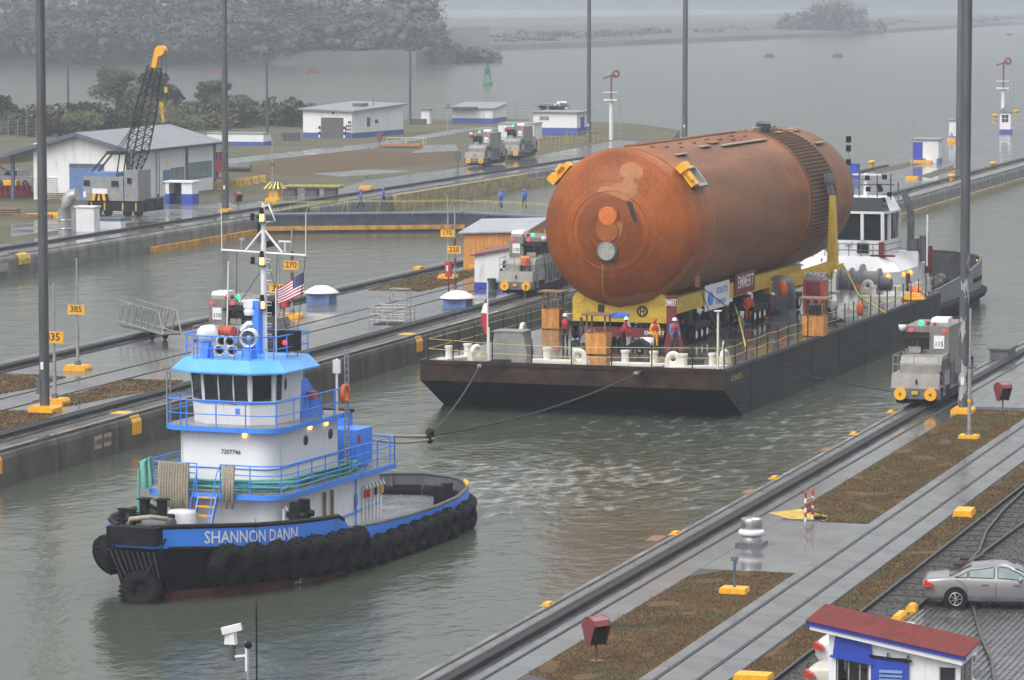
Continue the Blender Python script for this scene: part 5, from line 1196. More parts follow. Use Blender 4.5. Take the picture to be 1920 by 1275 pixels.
o = MB('white').lathe([(.0, 0), (.34, .02), (.36, .75), (.0, .78)], (0, 0, 0), 14); o.use('red').lathe([(.365, .22), (.365, .36)], (0, 0, 0), 14); tag(o.put('drum', None, on_deck(1213, 660)), 'white plastic drum with red band between the crewmen', 'drum')
m = MB('raildark')
for k in range(5): m.torus((rnd.uniform(-.3, .3), rnd.uniform(-.2, .2), .08 + k * .05), .3, .05, 'z', 12, 5)
tag(m.put('chain_heap', None, on_deck(1565, 607)), 'heap of dark chain on deck behind the right watch booth', 'chain')
for a, b_, lb in ((( 1390, 620), (1372, 590), 'left'), ((1585, 545), (1640, 590), 'middle')):
    pass
m = MB('paleyellow'); m.path([on_deck(1500, 578) + V((0, 0, .9)), on_deck(1560, 545), ], .05, 5)
for k, (pts, lb) in enumerate((([(1374, 600, 1.2), (1386, 620, .6), (1398, 652, .05)], 'yellow black lashing strap by the near light mast'), ([(1580, 538, 1.5), (1610, 570, .5), (1660, 588, .05)], 'yellow lashing strap across the far right deck'), ([(1437, 600, .1), (1415, 585, .8), (1395, 560, 2.0)], 'thin yellow strap slanting from deck to the banner'))):
    m = MB('paleyellow'); m.path([on_deck(a, b_) + V((0, 0, c)) for a, b_, c in pts], .05, 5); tag(m.put('lashing_strap'), lb, 'strap')

for px, py, w_, h_, lb in ((1288, 628, 1.5, 1.1, 'black covered machine with white legs behind the front saddle'), (1330, 618, 1.2, .9, 'dark pump unit on deck left of the banner'), (1105, 652, .9, .8, 'grey crate between the two left watch booths'), (1195, 664, 1.3, .55, 'low black equipment heap before the saddle'), (1545, 590, 1.0, .8, 'grey box behind the right watch booth')):
    t = T('deck_machine', lb, 'equipment', on_deck(px, py), BA + rnd.uniform(-.2, .2)); q_ = 'grey' if 'grey' in lb else 'black'
    MB(q_).prism([(-w_ / 2, .3), (w_ / 2, .3), (w_ / 2 - .1, h_), (w_ * .1, h_ + .25), (-w_ / 2 + .15, h_ - .1)], -.45, .45, 'y').put('cover', t)
    for a in (-1, 1):
        for c in (-.38, .38): MB('white' if 'white' in lb else 'greydark').bx((a * w_ * .42, c, .16), (.1, .1, .32)).put('leg', t)
    MB('rubber').torus((w_ * .2, -.5, .25), .16, .07, 'y', 12, 6).put('wheel', t); MB('greydark').cyl((-w_ * .2, -.3, h_), (-w_ * .2, -.3, h_ + .4), .05).put('pipe', t)
# ------------------------------------------------------------------ towing locomotives
mt('mule', (.21, .205, .19), .4, .2, var=.14, scale=1.5)
mt('mulepale', (.30, .29, .265), .4, .1, var=.16, scale=1.5)
mt('mulegrey', (.13, .135, .15), .5, .1, var=.25, scale=2)
def mule(loc, rz, label, num, mirror=1):
    """local -y is the end shown to the camera; x to the right"""
    t = T('towing_locomotive', label, 'locomotive', loc, rz, 'towing locomotives along the lock walls'); L = 9.4; W_ = 2.3; s = mirror
    MB('black').box(-1.0, .5, .12, 1.0, L - .5, .6).put('bogie', t)
    for y in (1.3, 2.9, L - 2.9, L - 1.3):
        for x in (-.85, .85): MB('black').cyl((x - .06, y, .42), (x + .06, y, .42), .42, n=16).put('wheel', t)
    for y0, d in ((0, 1), (L, -1)):
        b = MB('mulegrey'); b.box(-W_ / 2, min(y0, y0 + d * .5), .38, W_ / 2, max(y0, y0 + d * .5), .88); b.put('bumper', t)
        b = MB('mulepale'); b.prism([(y0 - 0, .88), (y0 + d * .12, 1.55), (y0 + d * 3, 1.55), (y0 + d * 3, .88)], -W_ / 2, W_ / 2, 'x'); b.put('end_housing', t)
        b = MB('mulepale'); b.prism([(y0 + d * .7, 1.55), (y0 + d * .72, 2.0), (y0 + d * 1.05, 2.3), (y0 + d * 2.8, 2.3), (y0 + d * 2.8, 1.55)], -W_ / 2 + .28, W_ / 2 - .05, 'x'); b.put('hood', t)
        for x in (-.7, .75):
            b = MB('yellow'); b.cyl((x, y0 - d * .12, .62), (x, y0, .62), .3, n=18).put('sheave', t); MB('mulegrey').cyl((x, y0 - d * .15, .62), (x, y0 - d * .11, .62), .07, n=8).put('sheave_hub', t)
        MB('yellowdull').bx((0, y0 - d * .05, .68), (.3, .1, .16)).put('coupler', t); MB('black').bx((.05, y0 + d * .0, 1.2), (.07, .08, .22)).put('slot', t)
        r = MB('galv')
        for h in (1.98, 2.42): r.path([(-W_ / 2 + .05, y0 + d * 2.6, h), (-W_ / 2 + .05, y0 + d * .15, h), (W_ / 2 - .05, y0 + d * .15, h), (W_ / 2 - .05, y0 + d * 2.6, h)], .02, 4)
        for x in (-W_ / 2 + .05, -.1, W_ / 2 - .05): r.cyl((x, y0 + d * .15, 1.55), (x, y0 + d * .15, 2.42), .02, n=4, caps=False)
        for e in (1.4, 2.6):
            for x in (-W_ / 2 + .05, W_ / 2 - .05): r.cyl((x, y0 + d * e, 1.55), (x, y0 + d * e, 2.42), .02, n=4, caps=False)
        r.put('handrail', t)
        MB('black').torus((s * (W_ / 2 - .02), y0 + d * .6, 1.35), .28, .07, 'x', 14, 5).put('cable_reel', t)
    b = MB('mule'); b.box(-W_ / 2, 2.9, .6, W_ / 2, L - 2.9, 2.3); b.put('machinery_house', t)
    for e in range(5): MB('mulegrey').box(W_ / 2, 3.0 + e * .7, .8, W_ / 2 + .03, 3.55 + e * .7, 1.9).put('side_panel', t)
    for e in range(6): MB('mulegrey').box(s * (W_ / 2 - .02) - .03, .95 + e * .3, 1.65, s * (W_ / 2 - .02) + .03, 1.12 + e * .3, 2.15).put('louver', t)
    cy0, cy1 = 2.5, L - 2.5; x0, x1 = (.2, W_ / 2) if s > 0 else (-W_ / 2, -.2); wx0, wx1 = (-W_ / 2 + .1, .2) if s > 0 else (-.2, W_ / 2 - .1)
    b = MB('mule'); b.box(x0, cy0, 2.3, x1, cy1, 3.62); b.put('cab_block', t)
    b = MB('mule'); b.box(wx0, cy0 + .25, 3.3, wx1, cy1 - .25, 3.6).box(wx0, cy0 + .35, 2.3, wx1, cy1 - .35, 2.5).box(wx0, 4.4, 2.5, wx1, L - 4.4, 3.3); b.put('cab_frame', t)
    for y0, d in ((cy0 + .35, 1), (cy1 - .35, -1)):
        MB('glass').box(wx0 + .06, y0, 2.5, wx1, y0 + d * .04, 3.3).put('windscreen', t) if d > 0 else MB('glass').box(wx0 + .06, y0 - .04, 2.5, wx1, y0, 3.3).put('windscreen', t)
        MB('mulegrey').bar(((wx0 + wx1) / 2, y0 - d * .02, 2.5), ((wx0 + wx1) / 2, y0 - d * .02, 3.3), .06).put('window_bar', t)
        v = MB('black'); v.prism([(y0 + d * .02, 3.38), (y0 - d * .55, 3.1), (y0 - d * .55, 3.06), (y0 + d * .02, 3.3)], wx0 - .12, wx1, 'x'); v.put('visor', t)
        MB('mulepale').bx(((wx0 + wx1) / 2 - .1, y0 - d * .2, 2.48), (.6, .2, .3)).put('console', t)
        for x in (wx0 + .35, (x0 + x1) / 2 + .25 * s): MB('lampred').cyl((x, y0 - d * .42, 3.44), (x, y0 - d * .3, 3.44), .085, n=10).put('tail_lamp', t)
        MB('white').bx(((x0 + x1) / 2, y0 - d * .37, 2.88), (.5, .04, .62)).put('number_plate', t)
        mm = face_M(((x0 + x1) / 2, y0 - d * .4, 2.78), 0) if d > 0 else face_M(((x0 + x1) / 2, y0 + .4, 2.78), math.pi)
        text(num, .33, 'text', t, mm, 'number_lettering', .85)
    b = MB('glass')
    for sx_ in (wx0 - .01, ): b.box(sx_, cy0 + .5, 2.5, sx_ + .03, 4.3, 3.3).box(sx_, L - 4.3, 2.5, sx_ + .03, cy1 - .5, 3.3)
    b.put('side_window', t)
    a = MB('white'); a.prism([(3.0, 3.62), (2.9, 3.8), (3.1, 3.98), (4.2, 3.98), (4.35, 3.62)], x0 - .0, x1 - .15, 'x'); a.put('air_conditioner', t)
    for k, c in enumerate(('lampgreen', 'lampdark', 'lamporange')):
        x = wx0 + .75 + k * .33 if s > 0 else wx1 - .75 - k * .33
        MB(c).ball((x, 3.0, 3.74), .12, n=10, m=6).put('signal_lamp', t)
    MB('white').lathe([(.05, 0), (.17, .1), (.2, .3), (.16, .32)], (0, 0, 0), 10).put('searchlight', t, (wx0 - s * .1 if s > 0 else wx1 + .1, 2.7, 3.35)); MB('greydark').bar((wx0 if s > 0 else wx1, 3.0, 3.62), (wx0 - .1 if s > 0 else wx1 + .1, 2.7, 3.6), .06).put('lamp_arm', t)
    ld_ = MB('galv')
    for e in (0, .4): ld_.bar((W_ / 2 + .05, .9 + e, .45), (W_ / 2 + .03, .9 + e, 1.6), .04)
    for e in range(4): ld_.bar((W_ / 2 + .05, .9, .55 + e * .28), (W_ / 2 + .05, 1.3, .55 + e * .28), .05)
    ld_.put('step_ladder', t)
    for e in range(4): MB('mulegrey').bx((W_ / 2 + .06, 4.3 + e * .9, 1.0 + .2 * (e % 2)), (.16, .4, .5)).put('cable_winch', t)
    return t
mule((-33.2, 176.2, WZ + .1), 0, 'grey towing locomotive numbered 115 on the near wall beside the tall pole', '115')
q = P(966, 557); m120 = mule((q.x, q.y, WZ + .1), 0, 'grey towing locomotive numbered 120 on the center wall in front of the sheds', '120', -1)
q = P(398, 704); mule((q.x, q.y, WZ + .1), 0, 'grey towing locomotive numbered 110 behind the tug pilothouse', '110', -1)
mule((-126.2, 404.0, WZ + .1), R(1), 'nearer of two towing locomotives standing together on the far wall', '118')
mule((-128.0, 423.5, WZ + .1), R(3), 'farther of two towing locomotives standing together on the far wall', '119')
q = P(1075, 246); mule((q.x, q.y, WZ + .1), R(52), 'distant towing locomotive with red lamps at the end of the far wall', '121')
t = T('orange_ball_marker', 'orange plastic barrel on the front deck of locomotive 120', 'barrel', (P(966, 557).x + .5, P(966, 557).y + .6, WZ + 1.66)); MB('orange').lathe([(0, .25), (.2, .25), (.3, .5), (.33, .85), (.25, .95), (0, .98)], (0, 0, 0), 14).put('barrel_body', t); MB('greydark').box(-.3, -.3, 0, -.22, .3, .4).box(.22, -.3, 0, .3, .3, .4).put('stand', t)
for a, b_, lb in (((-34.2, 176.3, 2.4), bw(BW, 6.0, -.1), 'tow wire from locomotive 115 to the barge side'), ((P(966, 557).x + .7, P(966, 557).y, 2.4), bw(.2, 16, .1), 'tow wire from locomotive 120 down to the barge deck')):
    m = MB('raildark'); m.path(sag(a, b_, .15), .03, 4); tag(m.put('tow_wire'), lb, 'wire')
# ------------------------------------------------------------------ lock gate of the far chamber
mt('railyellow', (.46, .39, .09), .55, var=.2)
mt('gatedark', (.075, .09, .12), .35, .3, var=.25, scale=1.5)
mt('yellowstrip', (.55, .28, .04), .6, var=.35, scale=1.5)
gl_, gr_ = V((-117.7, 313.0, 0)), V((-84.4, 313.0, 0)); apex = V((-101.05, 321.0, 0))
for a, b_, lb, cut in ((gl_, apex, 'left leaf of the steel lock gate with walkway and yellow fender strip', .97), (apex, gr_, 'right leaf of the steel lock gate running behind the orange tank', .97)):
    t = T('gate_leaf', lb, 'lock gate', a, 0); d = b_ - a; L = d.length; u = d.normalized(); M = Matrix.Rotation(math.atan2(d.y, d.x), 4, 'Z'); t.matrix_world = Matrix.Translation(a) @ M
    MB('gatedark').box(0, -.9, -.5, L - .05, .9, 1.55).put('leaf', t); MB('greyblue').box(0, -1.0, 1.55, L - .05, 1.0, 1.7).put('walkway', t)
    x0, x1 = (.3, L - .3) if a is gl_ else (3.4, L)
    MB('yellowstrip').box(x0, -1.15, .25, x1, -.9, .62).put('fender_strip', t)
    m = MB('railyellow'); m.path([(0, -.9, 2.7), (L, -.9, 2.7)], .03, 5)
    for k in range(6): m.bar((.8 + k * (L - 1) / 5.5, -1.0, 1.6), (.3 + k * (L - 1) / 5.5 + .9, -.9, 2.7), .045)
    m.put('handrail', t); m = MB('railyellow'); m.path([(0, .9, 2.7), (L, .9, 2.7)], .025, 5)
    for k in range(8): m.cyl((.3 + k * (L - .6) / 7, .9, 1.6), (.3 + k * (L - .6) / 7, .9, 2.7), .022, n=5)
    m.put('handrail', t)
for px, py, rz, lb in ((677, 391, 200, 'leftmost worker in blue rain suit walking on the lock gate'), (719, 389, 170, 'second worker in blue rain suit striding on the left gate leaf'), (940, 391, -90, 'worker in blue rain suit facing the camera near the gate middle'), (983, 391, -60, 'rightmost worker in blue rain suit on the gate beside the tank')):
    person(P(px, py, 1.7), R(rz), lb, 'clrain', 'clnavy', None, None, pose='walk', group='workers in blue crossing the lock gate', hood=True)

# ------------------------------------------------------------------ things on the center wall
def base_block(t, sx=.9, sy=.9, h=.22): MB('yellow').prism([(-sx / 2 + .08, h), (sx / 2 - .08, h), (sx / 2, h * .5), (sx / 2, 0), (-sx / 2, 0), (-sx / 2, h * .5)], -sy / 2, sy / 2, 'y').put('base', t)
def tall_pole(px, py, label, top=34, r0=.40, r1=.17, patch=False, rz=0, block=None):
    p = P(px, py); t = T('light_mast', label, 'light mast', p, rz, 'tall grey light masts along the locks')
    if block: MB('yellow').prism([(-block / 2, 0), (block / 2, 0), (block / 2, .2), (block / 2 - .12, .3), (-block / 2 + .12, .3), (-block / 2, .2)], -.6, .6, 'y').put('base', t)
    if patch: MB('polepatch').cyl((0, 0, 0), (0, 0, 7.5), r0, r0 * .9, 12).put('lower_shaft', t); MB('pole').cyl((0, 0, 7.5), (0, 0, top), r0 * .9, r1, 12).put('shaft', t)
    else: MB('pole').cyl((0, 0, 0), (0, 0, top), r0, r1, 12).put('shaft', t)
    MB('white').bx((0, -r0 - .02, 2.2 if not patch else 1.55), (r0 * .6, .05, .35)).put('notice_plate', t); MB('greydark').bx((-r0 * .9, -.1, 1.2 if not patch else 2.3), (.25, .3, .7)).put('switch_box', t)
    m = MB('pole')
    for k in range(4): a = k * math.pi / 2; m.bar((0, 0, top - .2), (1.4 * math.cos(a), 1.4 * math.sin(a), top), .1).bx((1.4 * math.cos(a), 1.4 * math.sin(a), top + .1), (.5, .4, .4))
    m.put('lamp_head', t); return t
tall_pole(84, 772, 'tall grey light mast on the center wall at the left edge', r0=.24, r1=.2, top=32, block=1.25)
tall_pole(423, 397, 'tall grey light mast on the far wall behind the tug mast', r0=.30, r1=.2, block=.9)
tall_pole(1104, 266, 'distant tall grey light mast behind the small white sheds', r0=.28, r1=.22)
tall_pole(1284, 268, 'distant tall grey light mast rising just behind the top of the orange tank', r0=.36, r1=.3)
tall_pole(1806, 775, 'nearest tall grey light mast with peeling paint beside locomotive 115', r0=.25, r1=.21, patch=True, top=34, block=1.0)
def marker(px, py, s_, pole_top, sign_y, label, base=True, size=.55, w_=1.2, redpart=None, off=0, pr=.09):
    p = P(px, py); t = T('distance_marker', label, 'distance sign', p, 0, 'yellow distance signs on the center wall')
    if base: base_block(t, 1.2, 1.0, .28)
    zt = ZT(p, pole_top) - p.z; zs = ZT(p, sign_y) - p.z
    MB('galv').cyl((0, 0, .2), (0, 0, zt * .42), pr, n=8).cyl((0, 0, zt * .42), (0, 0, zt), pr * .6, n=8).put('pole', t); MB('greydark').cyl((0, 0, .28), (0, 0, .5), .2, .14).put('collar', t)
    if redpart:
        for k in range(3): MB('maroon').cyl((0, 0, redpart + k * 1.3), (0, 0, redpart + .55 + k * 1.3), pr * 1.12, n=8, caps=False).put('red_band', t)
    sg = MB('yellow').bx((off, -.14, zs), (w_, .05, size)).put('sign_board', t); text(s_, size * .95, 'text', sg, Matrix.Translation((off, -.175, zs + .01)) @ Matrix.Rotation(math.pi / 2, 4, 'X'), 'number_lettering', .98)
    return t
marker(103, 757, '435', 532, 632, 'yellow distance sign partly hidden behind the left light mast', w_=1.1)
marker(146, 694, '385', 484, 580, 'yellow distance sign reading 385 left of the tug', w_=.95, size=.5)
marker(548, 596, '270', 430, 497, 'yellow distance sign reading 270 above the flag of the tug', redpart=.9, w_=.93, size=.53)
marker(523, 652, '330', 455, 541, 'yellow distance sign half covered by the waving flag', w_=1.0, size=.5)
marker(840, 522, '170', 365, 437, 'yellow distance sign reading 170 beside the plywood shed', w_=.95, size=.5)
marker(853, 548, '220', 390, 468, 'yellow distance sign reading 220 in front of the plywood shed', base=False, redpart=.4, w_=.9, size=.5)
def fire_box(px, py, label):
    p = P(px, py); t = T('fire_box', label, 'fire box', p, 0, 'red fire extinguisher boxes')
    MB('darkred').cyl((0, 0, 0), (0, 0, 1.6), .05).put('post', t); MB('red').bx((0, 0, 2.1), (.36, .34, 1.0)).put('box', t); MB('white').bx((-.03, -.175, 2.15), (.1, .02, .35)).put('label_strip', t)
fire_box(533, 628, 'red fire extinguisher box on a post under the flag'); fire_box(841, 566, 'red fire extinguisher box below the distance sign 170')
def vent_house(px, py, label):
    p = P(px, py); t = T('skylight', label, 'skylight', p, 0, 'blue skylights with white domes')
    MB('paleblue').box(-.75, -.75, 0, .75, .75, .62).put('box', t); MB('offwhite').lathe([(1.12, .62), (1.1, .68), (.85, .85), (.45, 1.05), (0, 1.1)], (0, 0, 0), 4 * 5).put('dome', t); MB('white').box(-.85, -.85, .62, .85, .85, .67).put('rim', t); MB('text').bx((0, -.76, .33), (.08, .03, .08)).put('vent_hole', t)
vent_house(603, 567, 'blue skylight box with white dome near the flag'); vent_house(858, 577, 'blue skylight box with white dome near the barge corner')
p = P(735, 607); t = T('hatch_railing', 'galvanised tube railing cage round an open floor hatch', 'railing', p, R(3)); MB('black').box(-.9, -.9, .002, .9, .9, .03).put('hatch', t)
for i in range(4):
    a, b_ = [(-1.1, -1.1), (1.1, -1.1), (1.1, 1.1), (-1.1, 1.1)][i], [(1.1, -1.1), (1.1, 1.1), (-1.1, 1.1), (-1.1, -1.1)][i]; m = MB('galv')
    for h in (.3, .65, 1.05): m.cyl((*a, h), (*b_, h), .03, n=5)
    for f in (0, .5): q = V((*a, 0)).lerp(V((*b_, 0)), f); m.cyl(q, q + V((0, 0, 1.05)), .03, n=5)
    m.put('side_rail', t)
m = MB('galv')
for x in (-.2, .9):
    for y in (.2, .9): m.cyl((x, y, 0), (x, y, 2.1), .03, n=5)
for h in (1.4, 2.05): m.path([(-.2, .2, h), (.9, .2, h), (.9, .9, h), (-.2, .9, h)], .03, 5, True)
m.put('upper_cage', t)
# gangway truss on wheels beside locomotive 110
g0, g1 = P(318, 642), P(395, 622); t = T('gangway', 'grey aluminium truss gangway on small wheels left of locomotive 110', 'gangway', g0, math.atan2(g1.y - g0.y, g1.x - g0.x) + .75); gl = 6.2
m = MB('galv')
for y in (-.55, .55):
    m.bar((-.4, y, .5), (gl, y, .75), .08).bar((.3, y, 1.75), (gl, y, 1.95), .06).bar((-.4, y, .5), (.3, y, 1.75), .06)
    for k in range(6): m.bar((.3 + k * gl / 6, y, 1.75), (.9 + k * gl / 6, y, .6), .045).bar((.9 + k * gl / 6, y, .6), (.9 + k * gl / 6, y, 1.8), .04)
m.put('truss', t); MB('greydark').box(-.4, -.5, .45, gl, .5, .52).put('tread_deck', t)
for y in (-.4, .4): MB('rubber').torus((1.6, y, .3), .2, .1, 'y', 14, 6).put('wheel', t)
# sheds
def hut(name, label, cat, p, rz, w_, d, h, wall='whitewall', roof='tin', base='bandblue', bh=.5, ov=.25, slope=(0, 0), group=None, rmat=None, th=.1):
    """flat or mono pitched box building; slope = extra height at the back, at the right"""
    t = T(name, label, cat, p, rz, group)
    hz = lambda x, y: h + slope[0] * (y + d / 2) / d + slope[1] * (x + w_ / 2) / w_
    m = MB(wall); c = [(-w_ / 2, -d / 2), (w_ / 2, -d / 2), (w_ / 2, d / 2), (-w_ / 2, d / 2)]
    for i in range(4): a, b_ = c[i], c[(i + 1) % 4]; m.poly([(*a, 0), (*b_, 0), (*b_, hz(*b_)), (*a, hz(*a))])
    m.put('wall', t)
    if base:
        m = MB(base); e = .02
        for i in range(4): a, b_ = c[i], c[(i + 1) % 4]; f = 1 + e * 2 / min(w_, d); m.poly([(a[0] * f, a[1] * f, 0), (b_[0] * f, b_[1] * f, 0), (b_[0] * f, b_[1] * f, bh), (a[0] * f, a[1] * f, bh)])
        m.put('base_band', t)
    W2, D2 = w_ / 2 + ov, d / 2 + ov; m = MB(roof); rc = [(-W2, -D2), (W2, -D2), (W2, D2), (-W2, D2)]
    k = m.vs([(*q, hz(*q) + .002) for q in rc] + [(*q, hz(*q) + th) for q in rc]); m.fc((k + 3, k + 2, k + 1, k)); m.fc((k + 4, k + 5, k + 6, k + 7))
    for i in range(4): m.fc((k + i, k + (i + 1) % 4, k + 4 + (i + 1) % 4, k + 4 + i))
    m.put('roof', t); return t
pc = P(905, 508); t = hut('plywood_shed', 'orange plywood shed with pale sloping tin roof on the center wall', 'shed', pc + V((.3, 4.2, 0)), R(4), 4.4, 6.6, 2.6, 'plywood', 'tinlight', None, ov=.3, slope=(.5, .15))
for k in range(3): MB('plywood').box(-2.2 + k * 1.47 + .04, -3.33, .05, -2.2 + (k + 1) * 1.47 - .04, -3.305, 2.5).put('wall_panel', t)
for k in range(4): MB('plywood').box(2.205, -3.25 + k * 1.64, .05, 2.23, -3.25 + (k + 1) * 1.64 - .05, 2.6).put('wall_panel', t)
MB('wood').box(-.6, -3.36, .8, .6, -3.33, 1.6).put('shutter', t); MB('wood').box(2.6, 3.0, 0, 2.75, 3.15, 3.2).put('post', t)
pc = P(955, 541); t = hut('white_shed', 'white shed with dark mono pitch roof partly behind locomotive 120', 'shed', pc + V((-.3, 2.0, 0)), R(4), 4.2, 5.0, 2.2, 'whitewall', 'maroon', 'blue', .42, .22, slope=(.1, .8)); MB('glass').box(.35, -2.53, 1.5, 1.6, -2.5, 2.1).put('window', t); MB('greydark').lathe([(.28, 0), (.3, .7), (.32, .72), (.25, .72)], (-.85, -2.9, 0), 12).put('waste_bin', t)
tag(MB('yellow').bar((0, 0, .5), (1.9, .3, .5), .25, .15).bar((0, .4, .3), (1.9, .7, .35), .2, .15).use('greydark').box(.1, 0, 0, 1.8, .6, .25).put('equipment_skid', None, P(880, 512)), 'yellow topped equipment skid between plywood shed and white shed', 'equipment')
# yellow coping guides and small plates on the center wall face
for px, py, lb in ((38, 848, 'yellow painted step in the coping at the left edge'), (308, 775, 'yellow painted step in the coping behind the tug rail'), (826, 627, 'yellow painted step in the coping behind the barge corner')):
    p = P(px, py); t = T('coping_step', lb, 'coping step', (-68.3, p.y, WZ), 0, 'yellow coping steps'); m = MB('yellow'); m.prism([(-.9, .012), (0, .012), (.3, -.1), (.46, -.4), (.46, -1.0), (.30, -1.0), (.3, -.42), (.2, -.2), (0, -.1), (-.9, -.05)], -.8, .3, 'y'); m.put('step', t)
def wall_plate(py_, y, s_, col='offwhite'):
    t = T('wall_plate', f'beige plate lettered {s_} on the dark center wall face', 'plate', (-67.86, y, .75)); MB('foampatch' if 0 else col).box(-.02, -.42, -.3, .02, .42, .3).put('plate', t); text(s_, .34, 'text', t, face_M((.03, 0, 0), math.pi / 2), 'lettering', .85)
mt('platebeige', (.36, .31, .25), .6, var=.2)
wall_plate(0, 159.4, 'HEBO', 'platebeige'); wall_plate(0, 160.5, 'MEDH', 'platebeige')
for px, py in ((600, 549), (785, 504)): p = P(px, py); tag(MB('yellow').box(-.25, -.5, 0, .25, .5, .16).put('mooring_cleat', None, p), 'small yellow cleat on the far center edge behind the ' + ('flag' if px < 700 else 'hatch railing'), 'cleat', 'yellow cleats on the far center edge')

# ------------------------------------------------------------------ far end of the center wall
mt('yellowstone', (.34, .27, .13), .7, var=.35, scale=1.5)
MB('yellowstone').box(-67.99, 345, -.5, -67.6, 540, .35).put('fender_timber', None, kind='structure')
for k in range(34): MB('yellowstone').box(-67.6, 345.2 + k * 5, -.3, -67.5, 349.9 + k * 5, .33).put('fender_block', center)
t = hut('pump_house', 'white and blue pump house far along the center wall', 'hut', P(1733, 306) + V((0, 1.8, 0)), R(3), 3.0, 3.6, 2.7, base='paleblue', bh=.55); MB('blue').box(-1.4, -1.84, 0, -.3, -1.81, 2.4).put('door', t)
MB('white').box(.1, -1.84, 0, 1.3, -1.81, 2.4).put('door', t); MB('yellow').box(-1.6, -2.5, 0, .8, -1.9, .35).put('step', t)
t = hut('watch_kiosk', 'slim white watch kiosk with pyramid roof under the signal tower', 'kiosk', P(1886, 249), 0, 1.5, 1.5, 2.9, base='bandblue', bh=.5, th=.05); MB('glass').box(-.45, -.77, 1.5, .45, -.75, 2.5).put('window', t); MB('greydark').lathe([(1.15, 2.95), (.0, 3.7)], (0, 0, 0), 4).put('roof_cap', t); MB('white').box(-.03, -.785, 1.5, .03, -.77, 2.5).box(-.45, -.785, 1.97, .45, -.77, 2.03).put('window_bar', t)
def arrow_tower(p, label, h=9., k=1.):
    t = T('signal_tower', label, 'signal tower', p, R(10), 'arrow signal towers')
    MB('white').cyl((0, 0, 0), (0, 0, h * .62), .28).put('column', t); MB('maroon').cyl((0, 0, h * .62), (0, 0, h), .12).put('arrow_post', t); MB('white').box(-1.0, -.6, h * .6, .8, .6, h * .6 + .18).path([(-1, -.6, h * .6 + 1.1), (.8, -.6, h * .6 + 1.1), (.8, .6, h * .6 + 1.1), (-1, .6, h * .6 + 1.1)], .04, 4, True).put('platform', t)
    MB('maroon').bar((-1.1, 0, h - .5), (.6, 0, h), .35, .2).torus((.6, 0, h + .1), .4, .14, 'y', 14, 6).put('arrow', t)
    l = MB('galv')
    for x in (1.0, 1.4): l.cyl((x, 0, 0), (x, 0, h * .7), .04, n=4)
    for q in range(int(h * .7 / .5)): l.cyl((1.0, 0, .4 + q * .5), (1.4, 0, .4 + q * .5), .03, n=4)
    l.put('ladder', t)
arrow_tower(P(1876, 244) + V((0, 2, 0)), 'arrow signal tower on the far end of the center wall', 9.6); arrow_tower(P(1146, 262), 'arrow signal tower at the end of the far wall', 8.6)
for px, py, tp, lb in ((1710, 336, 230, 'thin pole on a yellow block before the white and blue pump house'),):
    p = P(px, py); t = T('thin_pole', lb, 'pole', p); base_block(t, 1.3, 1.0, .3); MB('galv').cyl((0, 0, .2), (0, 0, ZT(p, tp) - p.z), .08).put('shaft', t)
p = P(1817, 822); t = T('lamp_post', 'slender grey post on a yellow block in the grass right of the tall mast', 'post', p); MB('yellow').prism([(-.45, 0), (.45, 0), (.4, .17), (-.4, .17)], -.4, .4, 'y').put('base', t); MB('greydark').cyl((0, 0, .17), (0, 0, .35), .2, .12).put('collar', t); MB('galv').cyl((0, 0, .2), (0, 0, 3.1), .085).put('lower_shaft', t); MB('yellow').cyl((0, 0, 1.6), (0, 0, 1.75), .1).put('band', t); MB('greydark').bx((.05, 0, 3.15), (.4, .2, .1)).put('bracket', t); MB('galv').cyl((0, 0, 3.1), (0, 0, ZT(p, 578) - p.z), .05).put('upper_shaft', t)
for px, py, lb in ((1634, 312, 'yellow bollard by the white tug mast'), (1784, 338, 'yellow bollard near the coping left of the tall mast'), (1862, 314, 'yellow bollard near the coping right of the tall mast'), (1865, 222, 'distant yellow bollard left of the watch kiosk'), (1905, 214, 'distant yellow bollard right of the watch kiosk')):
    tag(MB('yellow').lathe([(.28, 0), (.3, .35), (.42, .4), (.4, .62), (.0, .68)], (0, 0, 0), 12).put('bollard', None, P(px, py)), lb, 'bollard', 'yellow bollards on the far center wall')
p = P(1799, 314); tag(MB('yellow').prism([(-.6, 0), (.6, 0), (.5, .3), (-.5, .3)], -.5, .5, 'y').put('concrete_block', None, p), 'yellow block at the foot of the mast on the far center wall', 'block')
p = P(1798, 316); t = T('light_mast', 'grey light mast half hidden behind the nearest mast, far center wall', 'light mast', p, 0, 'tall grey light masts along the locks'); MB('pole').cyl((0, 0, 0), (0, 0, 34), .4, .3, 12).put('shaft', t)
p = P(1784, 266); t = T('buoy_marker', 'small blue cone on a yellow block far along the center wall', 'marker', p); base_block(t, 1.1, .9, .5); MB('paleblue').lathe([(.3, .5), (.1, 1.2), (0, 1.3)], (0, 0, 0), 10).put('cone', t)
t = hut('utility_hut', 'distant white hut behind the nearest mast on the center wall', 'hut', P(1796, 262), 0, 2, 2, 2.6)
t = hut('utility_box', 'blue box peeking out right of the tank nose', 'hut', P(1596, 331), 0, 1.6, 1.2, 1.3, 'blue', 'blue', None, ov=.05)
for pts in ([(1640, 318), (1712, 303), (1735, 306), (1640, 327)], [(1722, 331), (1790, 308), (1812, 310), (1745, 334)]): sheet('grass_soil', [P(*q)[:2] for q in pts], WZ + .01, 'fargrass', kind='structure')
tag(MB('greydark').box(-.5, -1.2, 0, .5, 1.2, .55).box(-.6, -1.3, .55, .6, 1.3, .65).put('equipment_box', None, P(1880, 672)), 'dark equipment box on the near coping beyond locomotive 115', 'box')
track(center, -70.5, 330, 520, rack=True)
